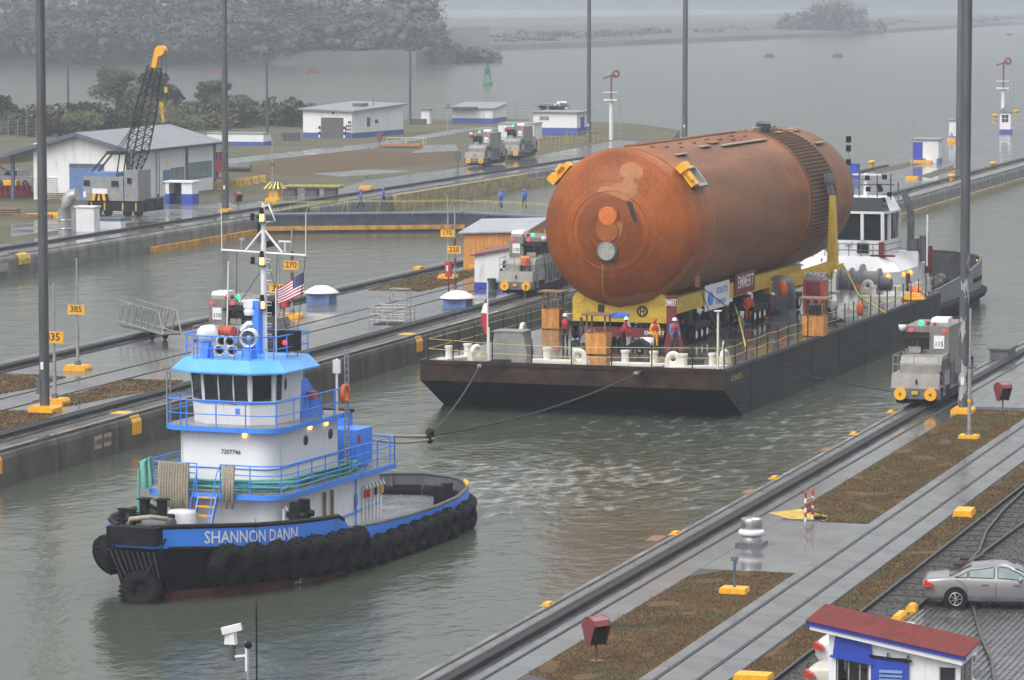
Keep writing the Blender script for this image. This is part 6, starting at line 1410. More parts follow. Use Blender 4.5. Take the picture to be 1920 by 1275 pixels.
# ------------------------------------------------------------------ white pusher tug behind the barge
WA = R(-1.6); w0 = bw(8.0, BL + .5); w0.z = 0
wt = T('pusher_tug', 'white tug with dark wheelhouse windows nosed up behind the barge', 'tugboat', w0, WA)       # local y runs aft
WO = [(0, 1.8, 2.2), (1, 3.4, 2.15), (2.5, 4.9, 2.05), (5, 5.8, 2.0), (9, 5.9, 2.0), (18, 6.0, 2.4), (23, 5.8, 2.8), (26, 5.3, 3.0), (28, 3.8, 3.1), (29.2, 1.9, 3.15), (29.6, 0, 3.15)]
def wo_(a):
    for p, q in zip(WO, WO[1:]):
        if p[0] <= a <= q[0]: f = (a - p[0]) / (q[0] - p[0]); return tuple(p[i] + (q[i] - p[i]) * f for i in range(3))
WAS = [i * .8 for i in range(37)] + [29.6]
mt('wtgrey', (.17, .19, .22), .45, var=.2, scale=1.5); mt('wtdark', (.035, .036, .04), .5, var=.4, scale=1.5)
for z0, z1, mat, nm in ((-.5, .9, 'hullblack', 'hull'), (.9, None, 'wtgrey', 'bulwark')):
    m = MB(mat)
    for s in (1, -1):
        A = [(s * wo_(a)[1] * (.96 if z0 < 0 else 1), a, z0) for a in WAS]; B = [(s * wo_(a)[1], a, z1 or wo_(a)[2]) for a in WAS]; k = m.vs(A + B); n_ = len(WAS)
        for i in range(n_ - 1): q = (k + i, k + i + 1, k + n_ + i + 1, k + n_ + i); m.fc(q if s > 0 else q[::-1], True)
    m.poly([(-1.5, 0, z0), (1.5, 0, z0), (1.5, 0, z1 or 2.2), (-1.5, 0, z1 or 2.2)]); m.put(nm, wt)
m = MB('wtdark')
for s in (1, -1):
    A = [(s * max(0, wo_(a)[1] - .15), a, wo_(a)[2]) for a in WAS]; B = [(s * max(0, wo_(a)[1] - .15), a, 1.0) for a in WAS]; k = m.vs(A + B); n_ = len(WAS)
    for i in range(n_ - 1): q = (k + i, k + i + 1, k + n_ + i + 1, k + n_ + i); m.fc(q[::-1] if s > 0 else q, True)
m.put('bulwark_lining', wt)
m = MB('bargedeck')
for a, b_ in zip(WAS, WAS[1:]): m.poly([(-wo_(a)[1], a, 1.05), (wo_(a)[1], a, 1.05), (wo_(b_)[1], b_, 1.05), (-wo_(b_)[1], b_, 1.05)])
m.put('deck', wt)
m = MB('rubber')
for s in (1, -1): m.path([(s * (wo_(a)[1] + .1), a, .75) for a in WAS], .3, 7)
m.cyl((-4.6, .6, 1.9), (4.6, .6, 1.9), .5, n=12); m.put('fender', wt)
m = MB('greydark')
for s in (1, -1): m.path([(s * (wo_(a)[1] - .08), a, wo_(a)[2]) for a in WAS], .1, 5)
m.put('cap_rail', wt)
for k in range(6): MB('black').bx((wo_(20 + k * .7)[1] + .0, 20 + k * .7, 1.75), (.12, .3, .3)).put('freeing_port', wt)
text('COLON', .5, 'textwhite', wt, Matrix.Translation((wo_(25)[1] + .12, 25, 2.3)) @ Matrix.Rotation(R(102), 4, 'Z') @ Matrix.Rotation(R(90), 4, 'X'), 'lettering')
m = MB('white'); rr = [(-2.9, 6.4), (2.9, 6.4), (3.6, 7.6), (3.7, 16), (-3.7, 16), (-3.6, 7.6)]; m.prism(rr, 1.0, 3.2); m.put('lower_house', wt)
m = MB('white'); top_ = [(p[0] * .72, 8.0 + (p[1] - 6.4) * .72) for p in rr]; k = m.vs([(*p, 3.2) for p in rr] + [(*p, 4.1) for p in top_])
for i in range(6): m.fc((k + i, k + (i + 1) % 6, k + 6 + (i + 1) % 6, k + 6 + i))
m.fc([k + 6 + i for i in range(6)]); m.put('sloped_deck', wt)
wh_ = lambda w_, d0, d1: [(-w_ + .3, d0), (w_ + .45, d0), (w_ + .7, d0 + .8), (w_ + .7, d1), (-w_ + .05, d1), (-w_ + .05, d0 + .8)]
m = MB('white'); A, B = wh_(1.75, 8.6, 12.4), wh_(1.75, 8.5, 12.4); m.prism(A, 4.1, 5.1); 
for i, q in enumerate(A): m.bar((*q, 5.1), (*B[i], 6.9), .2)
m.bar((.85, 8.6, 5.1), (.85, 8.5, 6.9), .2, .16); m.prism(wh_(1.85, 8.4, 12.5), 6.85, 7.0); k = m.vs([(*p, 7.0) for p in wh_(1.8, 8.5, 12.4)] + [(p[0] * .8, 9.4 + (p[1] - 8.4) * .75, 7.85) for p in wh_(1.8, 8.5, 12.4)]); 
m.fc([k + 6 + i for i in range(6)]); m.put('wheelhouse', wt)
for i in range(6):
    q0, q1 = A[i], A[(i + 1) % 6]; c = V((0, 10.5, 0)); ins = lambda p, z: V((p[0] * .97, 10.5 + (p[1] - 10.5) * .97, z)); MB('glass').poly([ins(q0, 5.1), ins(q1, 5.1), ins(q1, 6.88), ins(q0, 6.88)]).put('window', wt)
    U, L_ = [(*p, 7.0) for p in wh_(1.8, 8.5, 12.4)], [(p[0] * .8, 9.4 + (p[1] - 8.4) * .75, 7.85) for p in wh_(1.8, 8.5, 12.4)]; MB('glass' if i in (0, 1, 5) else 'white').poly([U[i], U[(i + 1) % 6], L_[(i + 1) % 6], L_[i]]).put('upper_window', wt)
for x in (-1.15, .9): MB('black').bx((x, 8.55, 4.6), (.75, .15, .65)).put('deck_locker', wt)
MB('white').bx((-.1, 8.5, 4.95), (.5, .2, .25)).put('flood_lamp', wt); MB('white').bx((-.9, 8.35, 7.1), (.45, .3, .25)).put('flood_lamp', wt)
rl = MB('greydark')
for h in (4.5, 4.9): rl.path([(-2.3, 12, h), (-2.3, 8.0, h), (2.6, 8.0, h), (2.7, 12, h)], .03, 4)
for k in range(7): rl.cyl((-2.3 + k * .8, 8.0, 4.0), (-2.3 + k * .8, 8.0, 4.9), .03, n=4, caps=False)
rl.put('railing', wt); MB('darkred').bx((2.3, 8.2, 4.15), (1.6, .3, .12)).bx((2.25, 8.0, 4.6), (.3, .3, .9)).put('fire_locker', wt)
for k in range(5): MB('greydark').bx((-2.4, 6.0 + k * .3, 1.5 + k * .5), (1.5, .3, .08)).put('stair_tread', wt)
MB('grey').box(-3.6, 5.8, 1.2, -2.9, 6.4, 3.6).put('locker', wt); MB('greydark').bar((-3.2, 5.6, 1.2), (-3.2, 7.6, 3.9), .08, .2).bar((-1.6, 5.6, 1.2), (-1.6, 7.6, 3.9), .08, .2).put('stringer', wt)
wn = MB('grey'); wn.cyl((.6, 4.2, 2.75), (3.0, 4.2, 2.75), .7, n=16)
for x, r in ((.5, 1.15), (1.2, .9), (1.9, 1.15), (3.0, .9)): wn.cyl((x - .07, 4.2, 2.75), (x + .07, 4.2, 2.75), r, n=18)
wn.put('tow_winch', wt); MB('greydark').box(.2, 3.6, 1.05, 3.4, 4.9, 1.8).cyl((3.1, 4.2, 2.6), (3.8, 4.2, 2.6), .55, .4, 14).put('winch_base', wt); MB('orange').bx((1.9, 3.0, 2.5), (.3, .2, .3)).put('brake', wt)
st2 = MB('greydark'); st2.path([(3.1, 13, 4), (3.1, 13, 6.4), (2.95, 13, 7.3), (2.55, 13, 8.1)], .24, 12); st2.put('exhaust_pipe', wt); MB('greydark').cyl((3.2, 13.2, 3.5), (3.2, 13.2, 5.0), .42, n=12).cyl((3.9, 13.4, 3.5), (3.9, 13.4, 5.2), .3).put('stack_casing', wt); MB('darkred').cyl((3.9, 15, 2.6), (3.9, 15, 4.4), .3, .25, 10).put('fire_monitor', wt); MB('white').cyl((4.2, 13, 3.2), (4.2, 13, 6.6), .06).put('aerial', wt)
m = MB('white'); m.prism([(12.6, 1.0), (17, 1.0), (16.5, 2.1), (12.6, 4.2)], -3.2, 3.68, 'x'); m.put('aft_casing', wt)
ms = MB('white').cyl((.6, 10.6, 7.8), (.6, 10.6, 9.4), .2, .12).bx((.6, 10.6, 9.3), (2.0, .2, .1)); ms.put('mast', wt); MB('galv').cyl((-.6, 10.6, 7.8), (-.6, 10.6, 11.6), .06, n=6).put('light_pole', wt)
for z in (9.9, 10.8, 11.4): MB('black').cyl((-.6, 10.6, z), (-.6, 10.6, z + .4), .18, n=8).put('mast_lamp', wt)
for k in range(12): MB('black').bx((rnd.uniform(-1.9, 2.5), 10.2 + rnd.uniform(-.6, .6), rnd.uniform(8.0, 9.3)), (.28, .25, .3)).put('mast_lamp', wt)
mg = MB('greydark')
for x in (-2, -1.2, .2, 1.4, 2.3, 2.8): mg.cyl((x, 10.4, 7.7), (x, 10.4, rnd.uniform(8.8, 9.8)), .05, n=5)
mg.path([(-2, 10.2, 8.6), (2.6, 10.2, 8.7)], .05, 4); mg.bar((-2.2, 10.4, 9.0), (1, 10.4, 9.0), .06); mg.put('aerial_rack', wt); MB('white').lathe([(.0, 0), (.35, .05), (.35, .4), (.0, .7)], (-1.6, 9.8, 7.9), 12).put('radar_dome', wt)
for x, y in ((3.05, 6.6), (3.62, 8.4), (3.72, 10.2)): MB('lampsoft').ball((x, y, 2.95), .16, n=8, m=5).put('deck_lamp', wt)
for k in range(3): MB('black').bx((.9 + k * .5, 6.36, 2.9 + .0), (.3, .04, .22)).put('emblem', wt)
MB('darkred').bx((3.72, 9.6, 2.2), (.1, .5, 1.5)).put('fire_hose_box', wt); MB('lampsoft').bx((4.9, 26.4, 2.7), (.1, .6, .08)).put('stern_lamp', wt)
for k in range(5): MB('wtdark').ball((rnd.uniform(2.5, 4.2), 19 + k * 1.4, 1.4), .5, n=8, m=5).put('deck_gear', wt)

# ------------------------------------------------------------------ far lock wall and its buildings
MB('concrete').box(-121.9, 60, WZ, -117.9, 441, WZ + .012).put('far_apron', None, kind='structure')
sheet('far_pavement', xy((-20, 462), (60, 449), (240, 420), (420, 390), (560, 365), (640, 352), (690, 338), (840, 318), (1010, 292), (1160, 262), (1200, 266)) + [(-119, 425), (-121.8, 400), (-121.8, 200), (-160, 200)], WZ + .016, 'concrete', kind='structure')
for pl in ([(585, 326), (690, 318), (780, 321), (640, 332)], [(770, 287), (800, 272), (855, 271), (860, 283)], [(160, 388), (430, 380), (470, 395), (230, 420)], [(20, 420), (120, 405), (160, 425), (20, 445)]): sheet('concrete_pad', xy(*pl), WZ + .02, 'slab', kind='structure')
sheet('road', xy((300, 312), (480, 292), (700, 268), (870, 240), (950, 236), (950, 240), (880, 246), (700, 278), (480, 302), (300, 324)), WZ + .012, 'slab', kind='structure')
sheet('grass_soil', xy((440, 325), (560, 283), (860, 285), (850, 305), (690, 318), (560, 330)), WZ + .008, 'soil', kind='structure')
# a higher masonry ramp and the yellow fender facing along the far wall
m = MB('yellowstone')
for k in range(9): m.box(-117.6, 349.5 + k * 5, -.2, -117.1, 354.3 + k * 5, 1.45 if k < 9 else 1); 
m.put('fender_block', far)
for k in range(7): MB('yellowstone').box(-117.6, 395 + k * 6.5, -.1, -117.2, 401.3 + k * 6.5, .8).put('fender_block', far)
MB('yellowstrip').box(-117.6, 287, -.1, -117.1, 311, .42).put('fender_timber', far)
for y, lb in ((226, 'yellow coping step on the far wall nearest the left edge'), (238, 'second yellow coping step on the far wall'), (262, 'third yellow coping step on the far wall, by the crane')):
    t = T('coping_step', lb, 'coping step', (-117.7, y, WZ), 0, 'yellow steps on the far wall'); MB('yellowdull').prism([(-.8, .012), (0, .012), (.3, -.1), (.46, -.4), (.46, -.8), (-.8, -.8)], -.9, .9, 'y').put('step', t)
for y in (250, 258): t = T('wall_plate', 'small pale plate on the far wall face ' + ('left' if y < 255 else 'right') + ' of the pair below the crane', 'plate', (-117.3, y, .8)); MB('platebeige').box(-.02, -.8, -.3, .03, .8, .3).put('plate', t)
# workshop
wc = P(240, 377); t = T('workshop', 'white workshop with grey gable roof, blue columns and a lean-to', 'workshop', wc, R(0)); ez = 5.0; GW, WL = 9.6, 22.5
rz_ = ZT(V((-142.1, 330.5, 0)), 250) - WZ
m = MB('whitewall'); m.poly([(-GW, 0, 0), (0, 0, 0), (0, 0, ez), (-GW * .52, 0, rz_), (-GW, 0, ez + .3)]); m.poly([(0, 0, 0), (0, WL, 0), (0, WL, ez), (0, 0, ez)]); m.poly([(0, WL, 0), (-GW, WL, 0), (-GW, WL, ez), (-GW * .52, WL, rz_), (0, WL, ez)]); m.poly([(-GW, WL, 0), (-GW, 0, 0), (-GW, 0, ez), (-GW, WL, ez)]); m.put('wall', t)
def slope_roof(a, b_, y0, y1, name, n_=26, mat='tin'):
    mb = MB(mat)
    for k in range(n_):
        q0, q1 = y0 + (y1 - y0) * k / n_, y0 + (y1 - y0) * (k + 1) / n_
        p = [V((a[0], q0, a[1])), V((b_[0], q0, b_[1])), V((b_[0], q1 - .12, b_[1])), V((a[0], q1 - .12, a[1]))]; dn = V((0, 0, .1)); k_ = mb.vs(p + [v - dn for v in p]); mb.fc((k_, k_ + 1, k_ + 2, k_ + 3)); mb.fc((k_ + 7, k_ + 6, k_ + 5, k_ + 4))
        for i in range(4): mb.fc((k_ + i, k_ + 4 + i, k_ + 4 + (i + 1) % 4, k_ + (i + 1) % 4))
    mb.use('greyblue').bar((a[0], y0 - .05, a[1] - .15), (b_[0], y0 - .05, b_[1] - .15), .12, .35); return mb.put(name, t)
slope_roof((.9, ez - .25), (-GW * .52, rz_ + .12), -.8, WL + .6, 'roof'); slope_roof((-GW * .52, rz_ + .12), (-GW - 7.5, 2.9), -.8, WL, 'roof')
for y in (.15, WL * .33, WL * .66, WL - .15): MB('greyblue').box(-.1, y - .22, 0, .12, y + .22, ez - .2).put('column', t)
MB('greyblue').box(.02, -.3, ez - .5, .6, WL + .4, ez - .28).put('gutter', t)
MB('paleblue').box(-5.9, -.08, 0, -2.4, -.02, 3.1).put('roller_door', t); MB('greydark').box(-5.9, -.1, 3.1, -2.4, -.02, 3.45).put('door_lintel', t)
for k in range(9): MB('white').bx((-8.3, -.06, .5 + k * .2), (2.2, .1, .09)).put('louver', t)
MB('white').cyl((.2, 7, .3), (.2, 7, 4.6), .09).put('drain_pipe', t)
for y0, y1, z0, z1 in ((15.2, 21.6, 1.3, 2.9), (10.7, 14.2, 1.2, 2.6), (3.6, 4.6, 1.6, 2.8)): 
    f_ = MB('greydark').box(-.02, y0, z0, .05, y1, z1).put('window', t)
    n_ = max(1, int((y1 - y0) / 1.3))
    for k in range(n_): MB('glasslight').box(.05, y0 + .06 + k * (y1 - y0) / n_, z0 + .08, .07, y0 - .06 + (k + 1) * (y1 - y0) / n_, z1 - .08).put('pane', f_)
MB('paleblue').box(-.02, 8.8, 1.2, .07, 10.4, 2.5).put('shutter', t)
for x in (-GW - 2.2, -GW - 6.8): MB('greyblue').box(x - .15, 0, 0, x + .15, .3, 4.2 if x > -13 else 3.0).put('post', t); 
MB('greyblue').bar((-GW - 2.2, .15, 2.4), (-GW - 4.6, .15, 3.5), .15).put('brace', t)
# pickup, drums and yard clutter
t = T('pickup_truck', 'white pickup truck parked beside the lean-to posts at left', 'truck', P(34, 350), R(165))
MB('silver').prism([(-2.6, .45), (2.6, .45), (2.6, 1.0), (1.3, 1.12), (.7, 1.75), (-.7, 1.75), (-.8, 1.1), (-2.6, 1.1)], -.9, .9, 'y').put('body', t); MB('glass').prism([(1.15, 1.15), (.65, 1.66), (-.6, 1.66), (-.6, 1.15)], -.92, .92, 'y').put('side_window', t)
for x in (-1.65, 1.7):
    for y in (-.85, .85): MB('rubber').torus((x, y, .38), .26, .12, 'y', 14, 6).put('wheel', t)
for k in range(6): tag(MB('red').cyl((0, 0, 0), (0, 0, 1.0), .33, n=12).torus((0, 0, .35), .33, .02, 'z', 12, 4).torus((0, 0, .66), .33, .02, 'z', 12, 4).put('oil_drum', None, P(2 + k * 10, 367)), ['leftmost', 'second', 'third', 'fourth', 'fifth', 'sixth'][k] + ' red steel drum from the left in the row under the lean-to', 'drum', 'red drums in a row')
tag(MB('yellow').bx((0, 0, .5), (1.4, .9, .9)).put('crate', None, P(22, 356)), 'yellow crate behind the red drums', 'crate')
for px, py, s_ in ((105, 376, 1), (15, 405, 1)):
    t = T('pallet_stack', 'stack of grey pallets ' + ('by the workshop louvers' if px > 50 else 'on the grass at the left edge'), 'pallets', P(px, py), .1)
    for k in range(4): MB('wood').box(-1.0, -.5, k * .2, 1.0, .5, k * .2 + .1).put('pallet', t)
tag(MB('yellow').bar((-1.6, 0, .2), (1.6, .4, .25), .3).bar((-1.2, .7, .2), (1.8, .2, .4), .25).use('wood').bar((-3, .2, .15), (1, -.5, .15), .3).put('timber_pile', None, P(82, 408)), 'pile of yellow beams and timbers on the grass near the duct', 'timber')
t = T('duct', 'galvanised ventilation duct elbow standing on the far wall', 'duct', P(122, 441)); MB('galv').path([(0, 0, 0), (0, 0, 1.1), (0, 0, 2.0), (.2, 0, 2.7), (.6, 0, 3.2), (1.1, 0, 3.3)], .55, 14).put('elbow', t)
for z in (.5, 1.2): MB('steel').lathe([(.56, z), (.62, z + .04), (.56, z + .1)], (0, 0, 0), 16).put('flange', t)
t = T('cabinet', 'white electrical cabinet beside the duct elbow', 'cabinet', P(160, 434)); MB('white').box(-.6, -.5, 0, 1.0, .7, 2.0).put('cabinet_body', t); MB('grey').box(-.95, -.5, 0, -.62, .7, 1.7).put('side_box', t); MB('white').box(-.75, -.6, 2.0, 1.1, .8, 2.1).put('cover', t)
t = T('planter_box', 'low white box with blue rim beside the rail crane', 'box', P(208, 430)); MB('white').box(-1.1, -.5, 0, 1.1, .6, .75).put('box_body', t); MB('greyblue').box(-1.15, -.55, .75, 1.15, .65, .95).put('rim', t)
t = T('booth', 'blue and white shelter booth on the far lock wall', 'booth', P(340, 382))
for x in (-1.25, .35): MB('white').box(x, -.8, 0, x + .35, .8, 2.0).put('pillar', t); MB('blue').box(x - .02, -.82, 0, x + .37, .82, .95).put('pillar_base', t)
MB('white').box(.7, -.8, 0, 1.4, .8, 2.0).put('side_wall', t); MB('blue').box(.72, -.82, 0, 1.42, .82, .95).put('wall_base', t); MB('white').box(-1.4, -.95, 2.0, 1.55, .95, 2.14).put('roof', t); MB('greydark').box(-.9, .7, 0, .35, .78, 2.0).put('back_panel', t)
person(P(336, 380), FC, 'person in dark blue standing in the blue and white booth', 'clnavy', 'clnavy', None, None)
# rail crane
ck = P(226, 405); cr = T('rail_crane', 'grey rail crane with raised black lattice boom and yellow tip', 'crane', ck, R(-6))
MB('black').box(-2.6, -1.2, .5, 3.0, 1.2, 1.3).put('chassis', cr); MB('black').box(3.0, -.9, .6, 3.8, .9, 1.6).put('buffer_beam', cr)
for x in (-1.8, -.7, 1.2, 2.3): MB('black').cyl((x, -1.0, .4), (x, -.85, .4), .42, n=14).put('wheel', cr)
for x in (-2.2, -.9, .9, 2.2): MB('yellowdull').bx((x, -1.22, .9), (.14, .06, .7)).put('bracket', cr)
MB('grey').box(-3.0, -1.3, 1.4, 1.0, 1.3, 3.5).put('machinery_house', cr); MB('grey').box(1.05, -1.2, 1.4, 2.4, 1.2, 4.1).put('cab', cr); MB('paleblue').box(-2.9, -1.2, 3.5, .2, 1.2, 3.85).put('roof_tank', cr)
for x, z, w_ in ((-2.6, 2.9, .6), (.2, 2.9, .7), (1.6, 3.2, .35)): MB('glass').bx((x, -1.33, z), (w_, .05, .5)).put('window', cr)
MB('white').bx((-1.3, -1.33, 2.2), (1.5, .04, .5)).bx((-2.8, -1.33, 1.9), (.3, .04, .5)).put('placard', cr)
for k in range(6): MB('yellow' if k % 2 == 0 else 'black').prism([(-2.1 + k * .28, 1.4), (-1.82 + k * .28, 1.4), (-1.82 + k * .28 + (.12 if k < 3 else -.12), 2.0), (-2.1 + k * .28 + (.12 if k < 3 else -.12), 2.0)], -1.36, -1.32, 'y').put('hazard_stripe', cr)
b0 = V((1.15, 0, 3.2)); bt_ = PD(320, 92, (ck - V((0, 0, CAMH))).length * .992); Mi = (Matrix.Translation(ck) @ Matrix.Rotation(R(-6), 4, 'Z')).inverted(); b1 = Mi @ bt_; b1.y = 0
d_ = (b1 - b0); u_ = d_.normalized(); sd_ = V((u_.z, 0, -u_.x)); N_ = 15
def lat(f, i, j):
    w_ = (.28 + .42 * min(1, f * 5)) if f < .2 else (.70 if f < .5 else .70 - .35 * (f - .5) / .5)
    return b0 + d_ * f + sd_ * w_ * i + V((0, w_ * j, 0))
bm_ = MB('raildark')
for k in range(N_):
    f0, f1 = k / N_ * .87, (k + 1) / N_ * .87
    for i, j in ((-1, -1), (-1, 1), (1, -1), (1, 1)): bm_.bar(lat(f0, i, j), lat(f1, i, j), .11)
    for j in (-1, 1): bm_.bar(lat(f0, -1, j), lat(f1, 1, j), .06).bar(lat(f0, 1, j), lat(f0, -1, j), .06)
    for i in (-1, 1): bm_.bar(lat(f0, i, -1), lat(f1, i, 1), .06)
bm_.put('boom', cr); MB('yellow').bar(lat(.86, 0, 0), b1, .45, .5).bar(b1 - u_ * .6, b1 + V((.5, 0, .1)), .6, .5).cyl(b1 + V((.3, -.35, -.1)), b1 + V((.3, .35, -.1)), .45, n=14).put('boom_tip', cr)
g = MB('raildark'); a1, a2 = V((-1.0, 0, 5.6)), V((.2, 0, 5.5))
for y in (-.6, .6): g.bar((-2.8, y, 3.5), (-.9, y, 5.6), .13).bar((.0, y, 3.6), (.3, y, 5.5), .1).bar((-1.0, y, 5.6), (.4, y, 5.5), .14)
g.box(-1.0, -.7, 5.4, .4, .7, 5.7); g.put('gantry', cr); g = MB('raildark')
for y in (-.5, 0, .5): g.cyl((-.3, y, 5.6), lat(.42, -1, y * .6), .035, n=4); g.cyl((.3, y, 5.6), lat(.42, -1, y * .6), .025, n=4); g.cyl(lat(.42, -1, y), b1 - u_ * .6, .03, n=4)
g.put('pendant_rope', cr); MB('raildark').bar(lat(.42, -1, -.6) - sd_ * .4, lat(.42, -1, .6) - sd_ * .4, .5, .3).put('bridle', cr)
hk = b1 + V((.75, 0, -.1)); MB('raildark').cyl(hk, hk - V((0, 0, 3.2)), .03, n=4).cyl(hk - V((.4, 0, 0)), hk - V((.45, 0, 4.6)), .03, n=4).put('hoist_rope', cr); MB('yellowdull').bx(hk - V((.42, 0, 5.0)), (.35, .25, 1.0)).put('hook_block', cr); MB('yellowdull').bx(hk - V((0, 0, 3.4)), (.25, .2, .5)).put('hook_block', cr); MB('yellowdull').bar(hk - V((.45, 0, 5.4)), hk - V((.25, 0, 6.2)), .25, .15).put('hook', cr)
# mid ground things
t = T('fire_tractor', 'red fire pump vehicle parked at the workshop corner', 'vehicle', P(402, 334), R(80)); MB('red').box(-1.5, -.8, .6, 1.5, .8, 1.9).put('body', t); MB('darkred').box(-.3, -.8, 1.9, 1.2, .8, 2.8).put('cab', t); MB('glass').box(-.32, -.6, 2.0, -.28, .6, 2.6).put('windscreen', t); MB('white').bx((-1.52, 0, .9), (.05, 1.6, .2)).put('bumper', t)
for x in (-1, 1):
    for y in (-.75, .75): MB('rubber').torus((x, y, .45), .3, .14, 'y', 12, 6).put('wheel', t)
tag(MB('greydark').cyl((-1.2, 0, .45), (1.2, .3, .45), .42, n=14).put('steel_pipe', None, P(449, 322)), 'dark steel pipe lying on the grass behind the yellow barriers', 'pipe')
for k in range(7): 
    t = T('barrier', ['first', 'second', 'third', 'fourth', 'fifth', 'sixth', 'last'][k] + ' yellow barrier from the left in the row by the pipe', 'barrier', P(407 + k * 14.5, 357 - k * 2.2), R(-15 + 4 * (k % 3)), 'yellow barriers in a row'); MB('yellowdull').box(-.42, -.12, .1, .42, .12, .85).put('panel', t)
    for q in range(3): MB('greydark').bx((-.28 + q * .28, -.13, .5), (.03, .03, .6)).put('slot', t)
for x, y0, y1 in ((0, 0, 0),):
    t = T('guard_hut', 'small yellow hut with black and yellow striped roof', 'hut', P(516, 372)); t.scale = (.85,) * 3; MB('yellow').box(-.55, -.55, 0, .55, .55, 1.1).put('wall', t)
    for k in range(8): MB('black' if k % 2 else 'paleyellow').poly([(-1.1 + k * .275, -.9, 1.1), (-1.1 + (k + 1) * .275, -.9, 1.1), (-.5 + (k + 1) * .13, -.1, 1.9), (-.5 + k * .13, -.1, 1.9)]).put('roof_stripe', t)
    MB('yellowdull').poly([(1.1, -.9, 1.1), (1.1, .8, 1.1), (.54, 0, 1.9), (.54, -.1, 1.9)]).poly([(-.5, -.1, 1.9), (.54, -.1, 1.9), (1.1, .8, 1.1), (-1.1, .8, 1.1)]).put('roof', t)
p = P(585, 366); t = T('trestle_rack', 'dark steel trestles carrying a yellow pipe rack', 'rack', p, R(4))
for x in (-2.2, 0, 1.9): MB('greydark').box(x - .6, -.5, 0, x + .6, .5, .7).put('trestle', t)
MB('greydark').box(-2.8, -.7, .7, 2.9, .9, .85).put('deck', t)
for k in range(8): MB('paleyellow').bar((-2.6 + k * .7, -.7, .9), (-1.9 + k * .7, 1.1, .98), .07).put('rack_bar', t)
MB('paleyellow').bar((-2.8, -.7, .92), (2.9, -.7, .92), .08).bar((-2.6, 1.0, .95), (2.9, 1.0, .95), .08).put('rack_rail', t)
for px, py, tp, lb, y in ((511, 377, 262, 'thin signal pole on a yellow base before the striped hut', 1), (686, 354, 318, 'small post on a yellow base on the far pavement', 1), (840, 252, 160, 'thin mast between the small white buildings', 0)):
    p = P(px, py); t = T('thin_pole', lb, 'pole', p)
    if y: base_block(t, 1.2, .9, .3)
    MB('galv').cyl((0, 0, .1), (0, 0, ZT(p, tp) - p.z), .07, .05).put('shaft', t); MB('greydark').bx((.05, 0, (ZT(p, tp) - p.z) * .6), (.35, .2, .25)).put('lamp_box', t)
p = P(858, 316); t = T('signal_post', 'small dark signal box on a post left of the parked locomotives', 'signal', p); MB('greydark').cyl((0, 0, 0), (0, 0, 1.0), .08).put('post', t); MB('greydark').bx((0, 0, 1.4), (.6, .4, 1.1)).put('signal_head', t)
# warehouse
t = hut('warehouse', 'large white warehouse with grey roller door and blue base band', 'warehouse', P(660, 259) + V((-2.7, 8.5, 0)), R(-7), 7.3, 16, 3.7, base='bandblue', bh=.65, ov=.5, slope=(.5, -.2), th=.2)
MB('greydark').box(-.9, -8.06, 0, 2.4, -8.02, 2.7).put('roller_door', t)
for x in (-1.15, 2.6):
    for k in range(4): MB('black' if k % 2 else 'white').bx((x, -8.1, .2 + k * .38), (.24, .2, .38)).put('striped_post', t)
for k in range(3):
    for z in (.7, 1.3, 1.9): MB('darkred' if (k + int(z)) % 2 else 'greydark').bx((2.85 + k * .3, -8.05, z * .8 + .1), (.2, .05, .3)).put('notice_board', t)
MB('black').bx((.9, -8.05, 3.3), (.25, .05, .3)).bx((3.3, -8.05, 2.1), (.4, .04, .25)).put('small_sign', t); MB('greydark').bx((1, 0, 4.2), (1.6, 1.6, .4)).put('roof_unit', t); MB('greydark').cyl((2, 2, 4), (2, 2, 5.6), .06).put('vent_stack', t)
MB('greydark').bx((3.7, -3, 2.0), (.1, .8, 1.2)).put('wall_gear', t); MB('greydark').bx((3.7, -.5, 2.0), (.1, .8, .5)).put('wall_gear', t)
for k in range(4): tag(MB('greydark').cyl((0, 0, 0), (0, 0, 1.1), .4, n=10).put('drum', None, P(533 + k * 8, 264)), ['leftmost', 'second', 'third', 'fourth'][k] + ' dark drum from the left in the row beside the white warehouse', 'drum', 'dark drums by the warehouse')
hut('store_building', 'white building with blue base and green awning at the shore', 'building', V((-168.2, 541, WZ)), R(2), 6.2, 8, 2.2, base='bandblue', bh=.75, ov=.4, slope=(.6, 0)); a = P(877, 232); MB('greydark').box(-2.6, -1.6, 2.2, 2.0, .3, 2.45).put('awning', bpy.data.objects['store_building'], (-1.2, -4, 0))
hut('lavatory_kiosk', 'tiny white kiosk with dark roof at the back fence', 'kiosk', P(800, 232), 0, 1.3, 1.3, 2.2, base=None, ov=.4); tag(MB('greydark').box(-1.2, -.4, 0, 1.2, .4, .8).put('bin', None, P(784, 233)), 'dark bin left of the tiny white kiosk', 'bin')
hut('block_hut', 'low white flat roofed hut behind the two parked locomotives', 'hut', V((-144.2, 482, WZ)), R(4), 4.8, 5, 2.1, base=None, ov=.15)
t = hut('switch_house', 'white flat roofed switch house with blue door near the wall end', 'building', V((-143.6, 500, WZ)), R(0), 6.2, 7, 3.1, base='bandblue', bh=1.0, ov=.4); MB('blue').box(3.12, -1.6, .2, 3.16, .2, 2.4).put('door', t); MB('grey').bx((-1.5, -3.53, 2.3), (1.3, .05, .5)).put('sign_board', t)
t = hut('tent_wall', 'long low white store with blue base right of the workshop', 'building', P(438, 273) + V((0, 2, 0)), R(4), 7.5, 3.5, 1.5, base='bandblue', bh=.5, ov=.1)
p = P(712, 268); t = T('hydrant_box', 'small dark red box on a post before the warehouse', 'box', p); MB('maroon').bx((0, 0, .9), (.6, .5, .8)).put('box', t); MB('greydark').cyl((0, 0, 0), (0, 0, .6), .1).put('post', t)
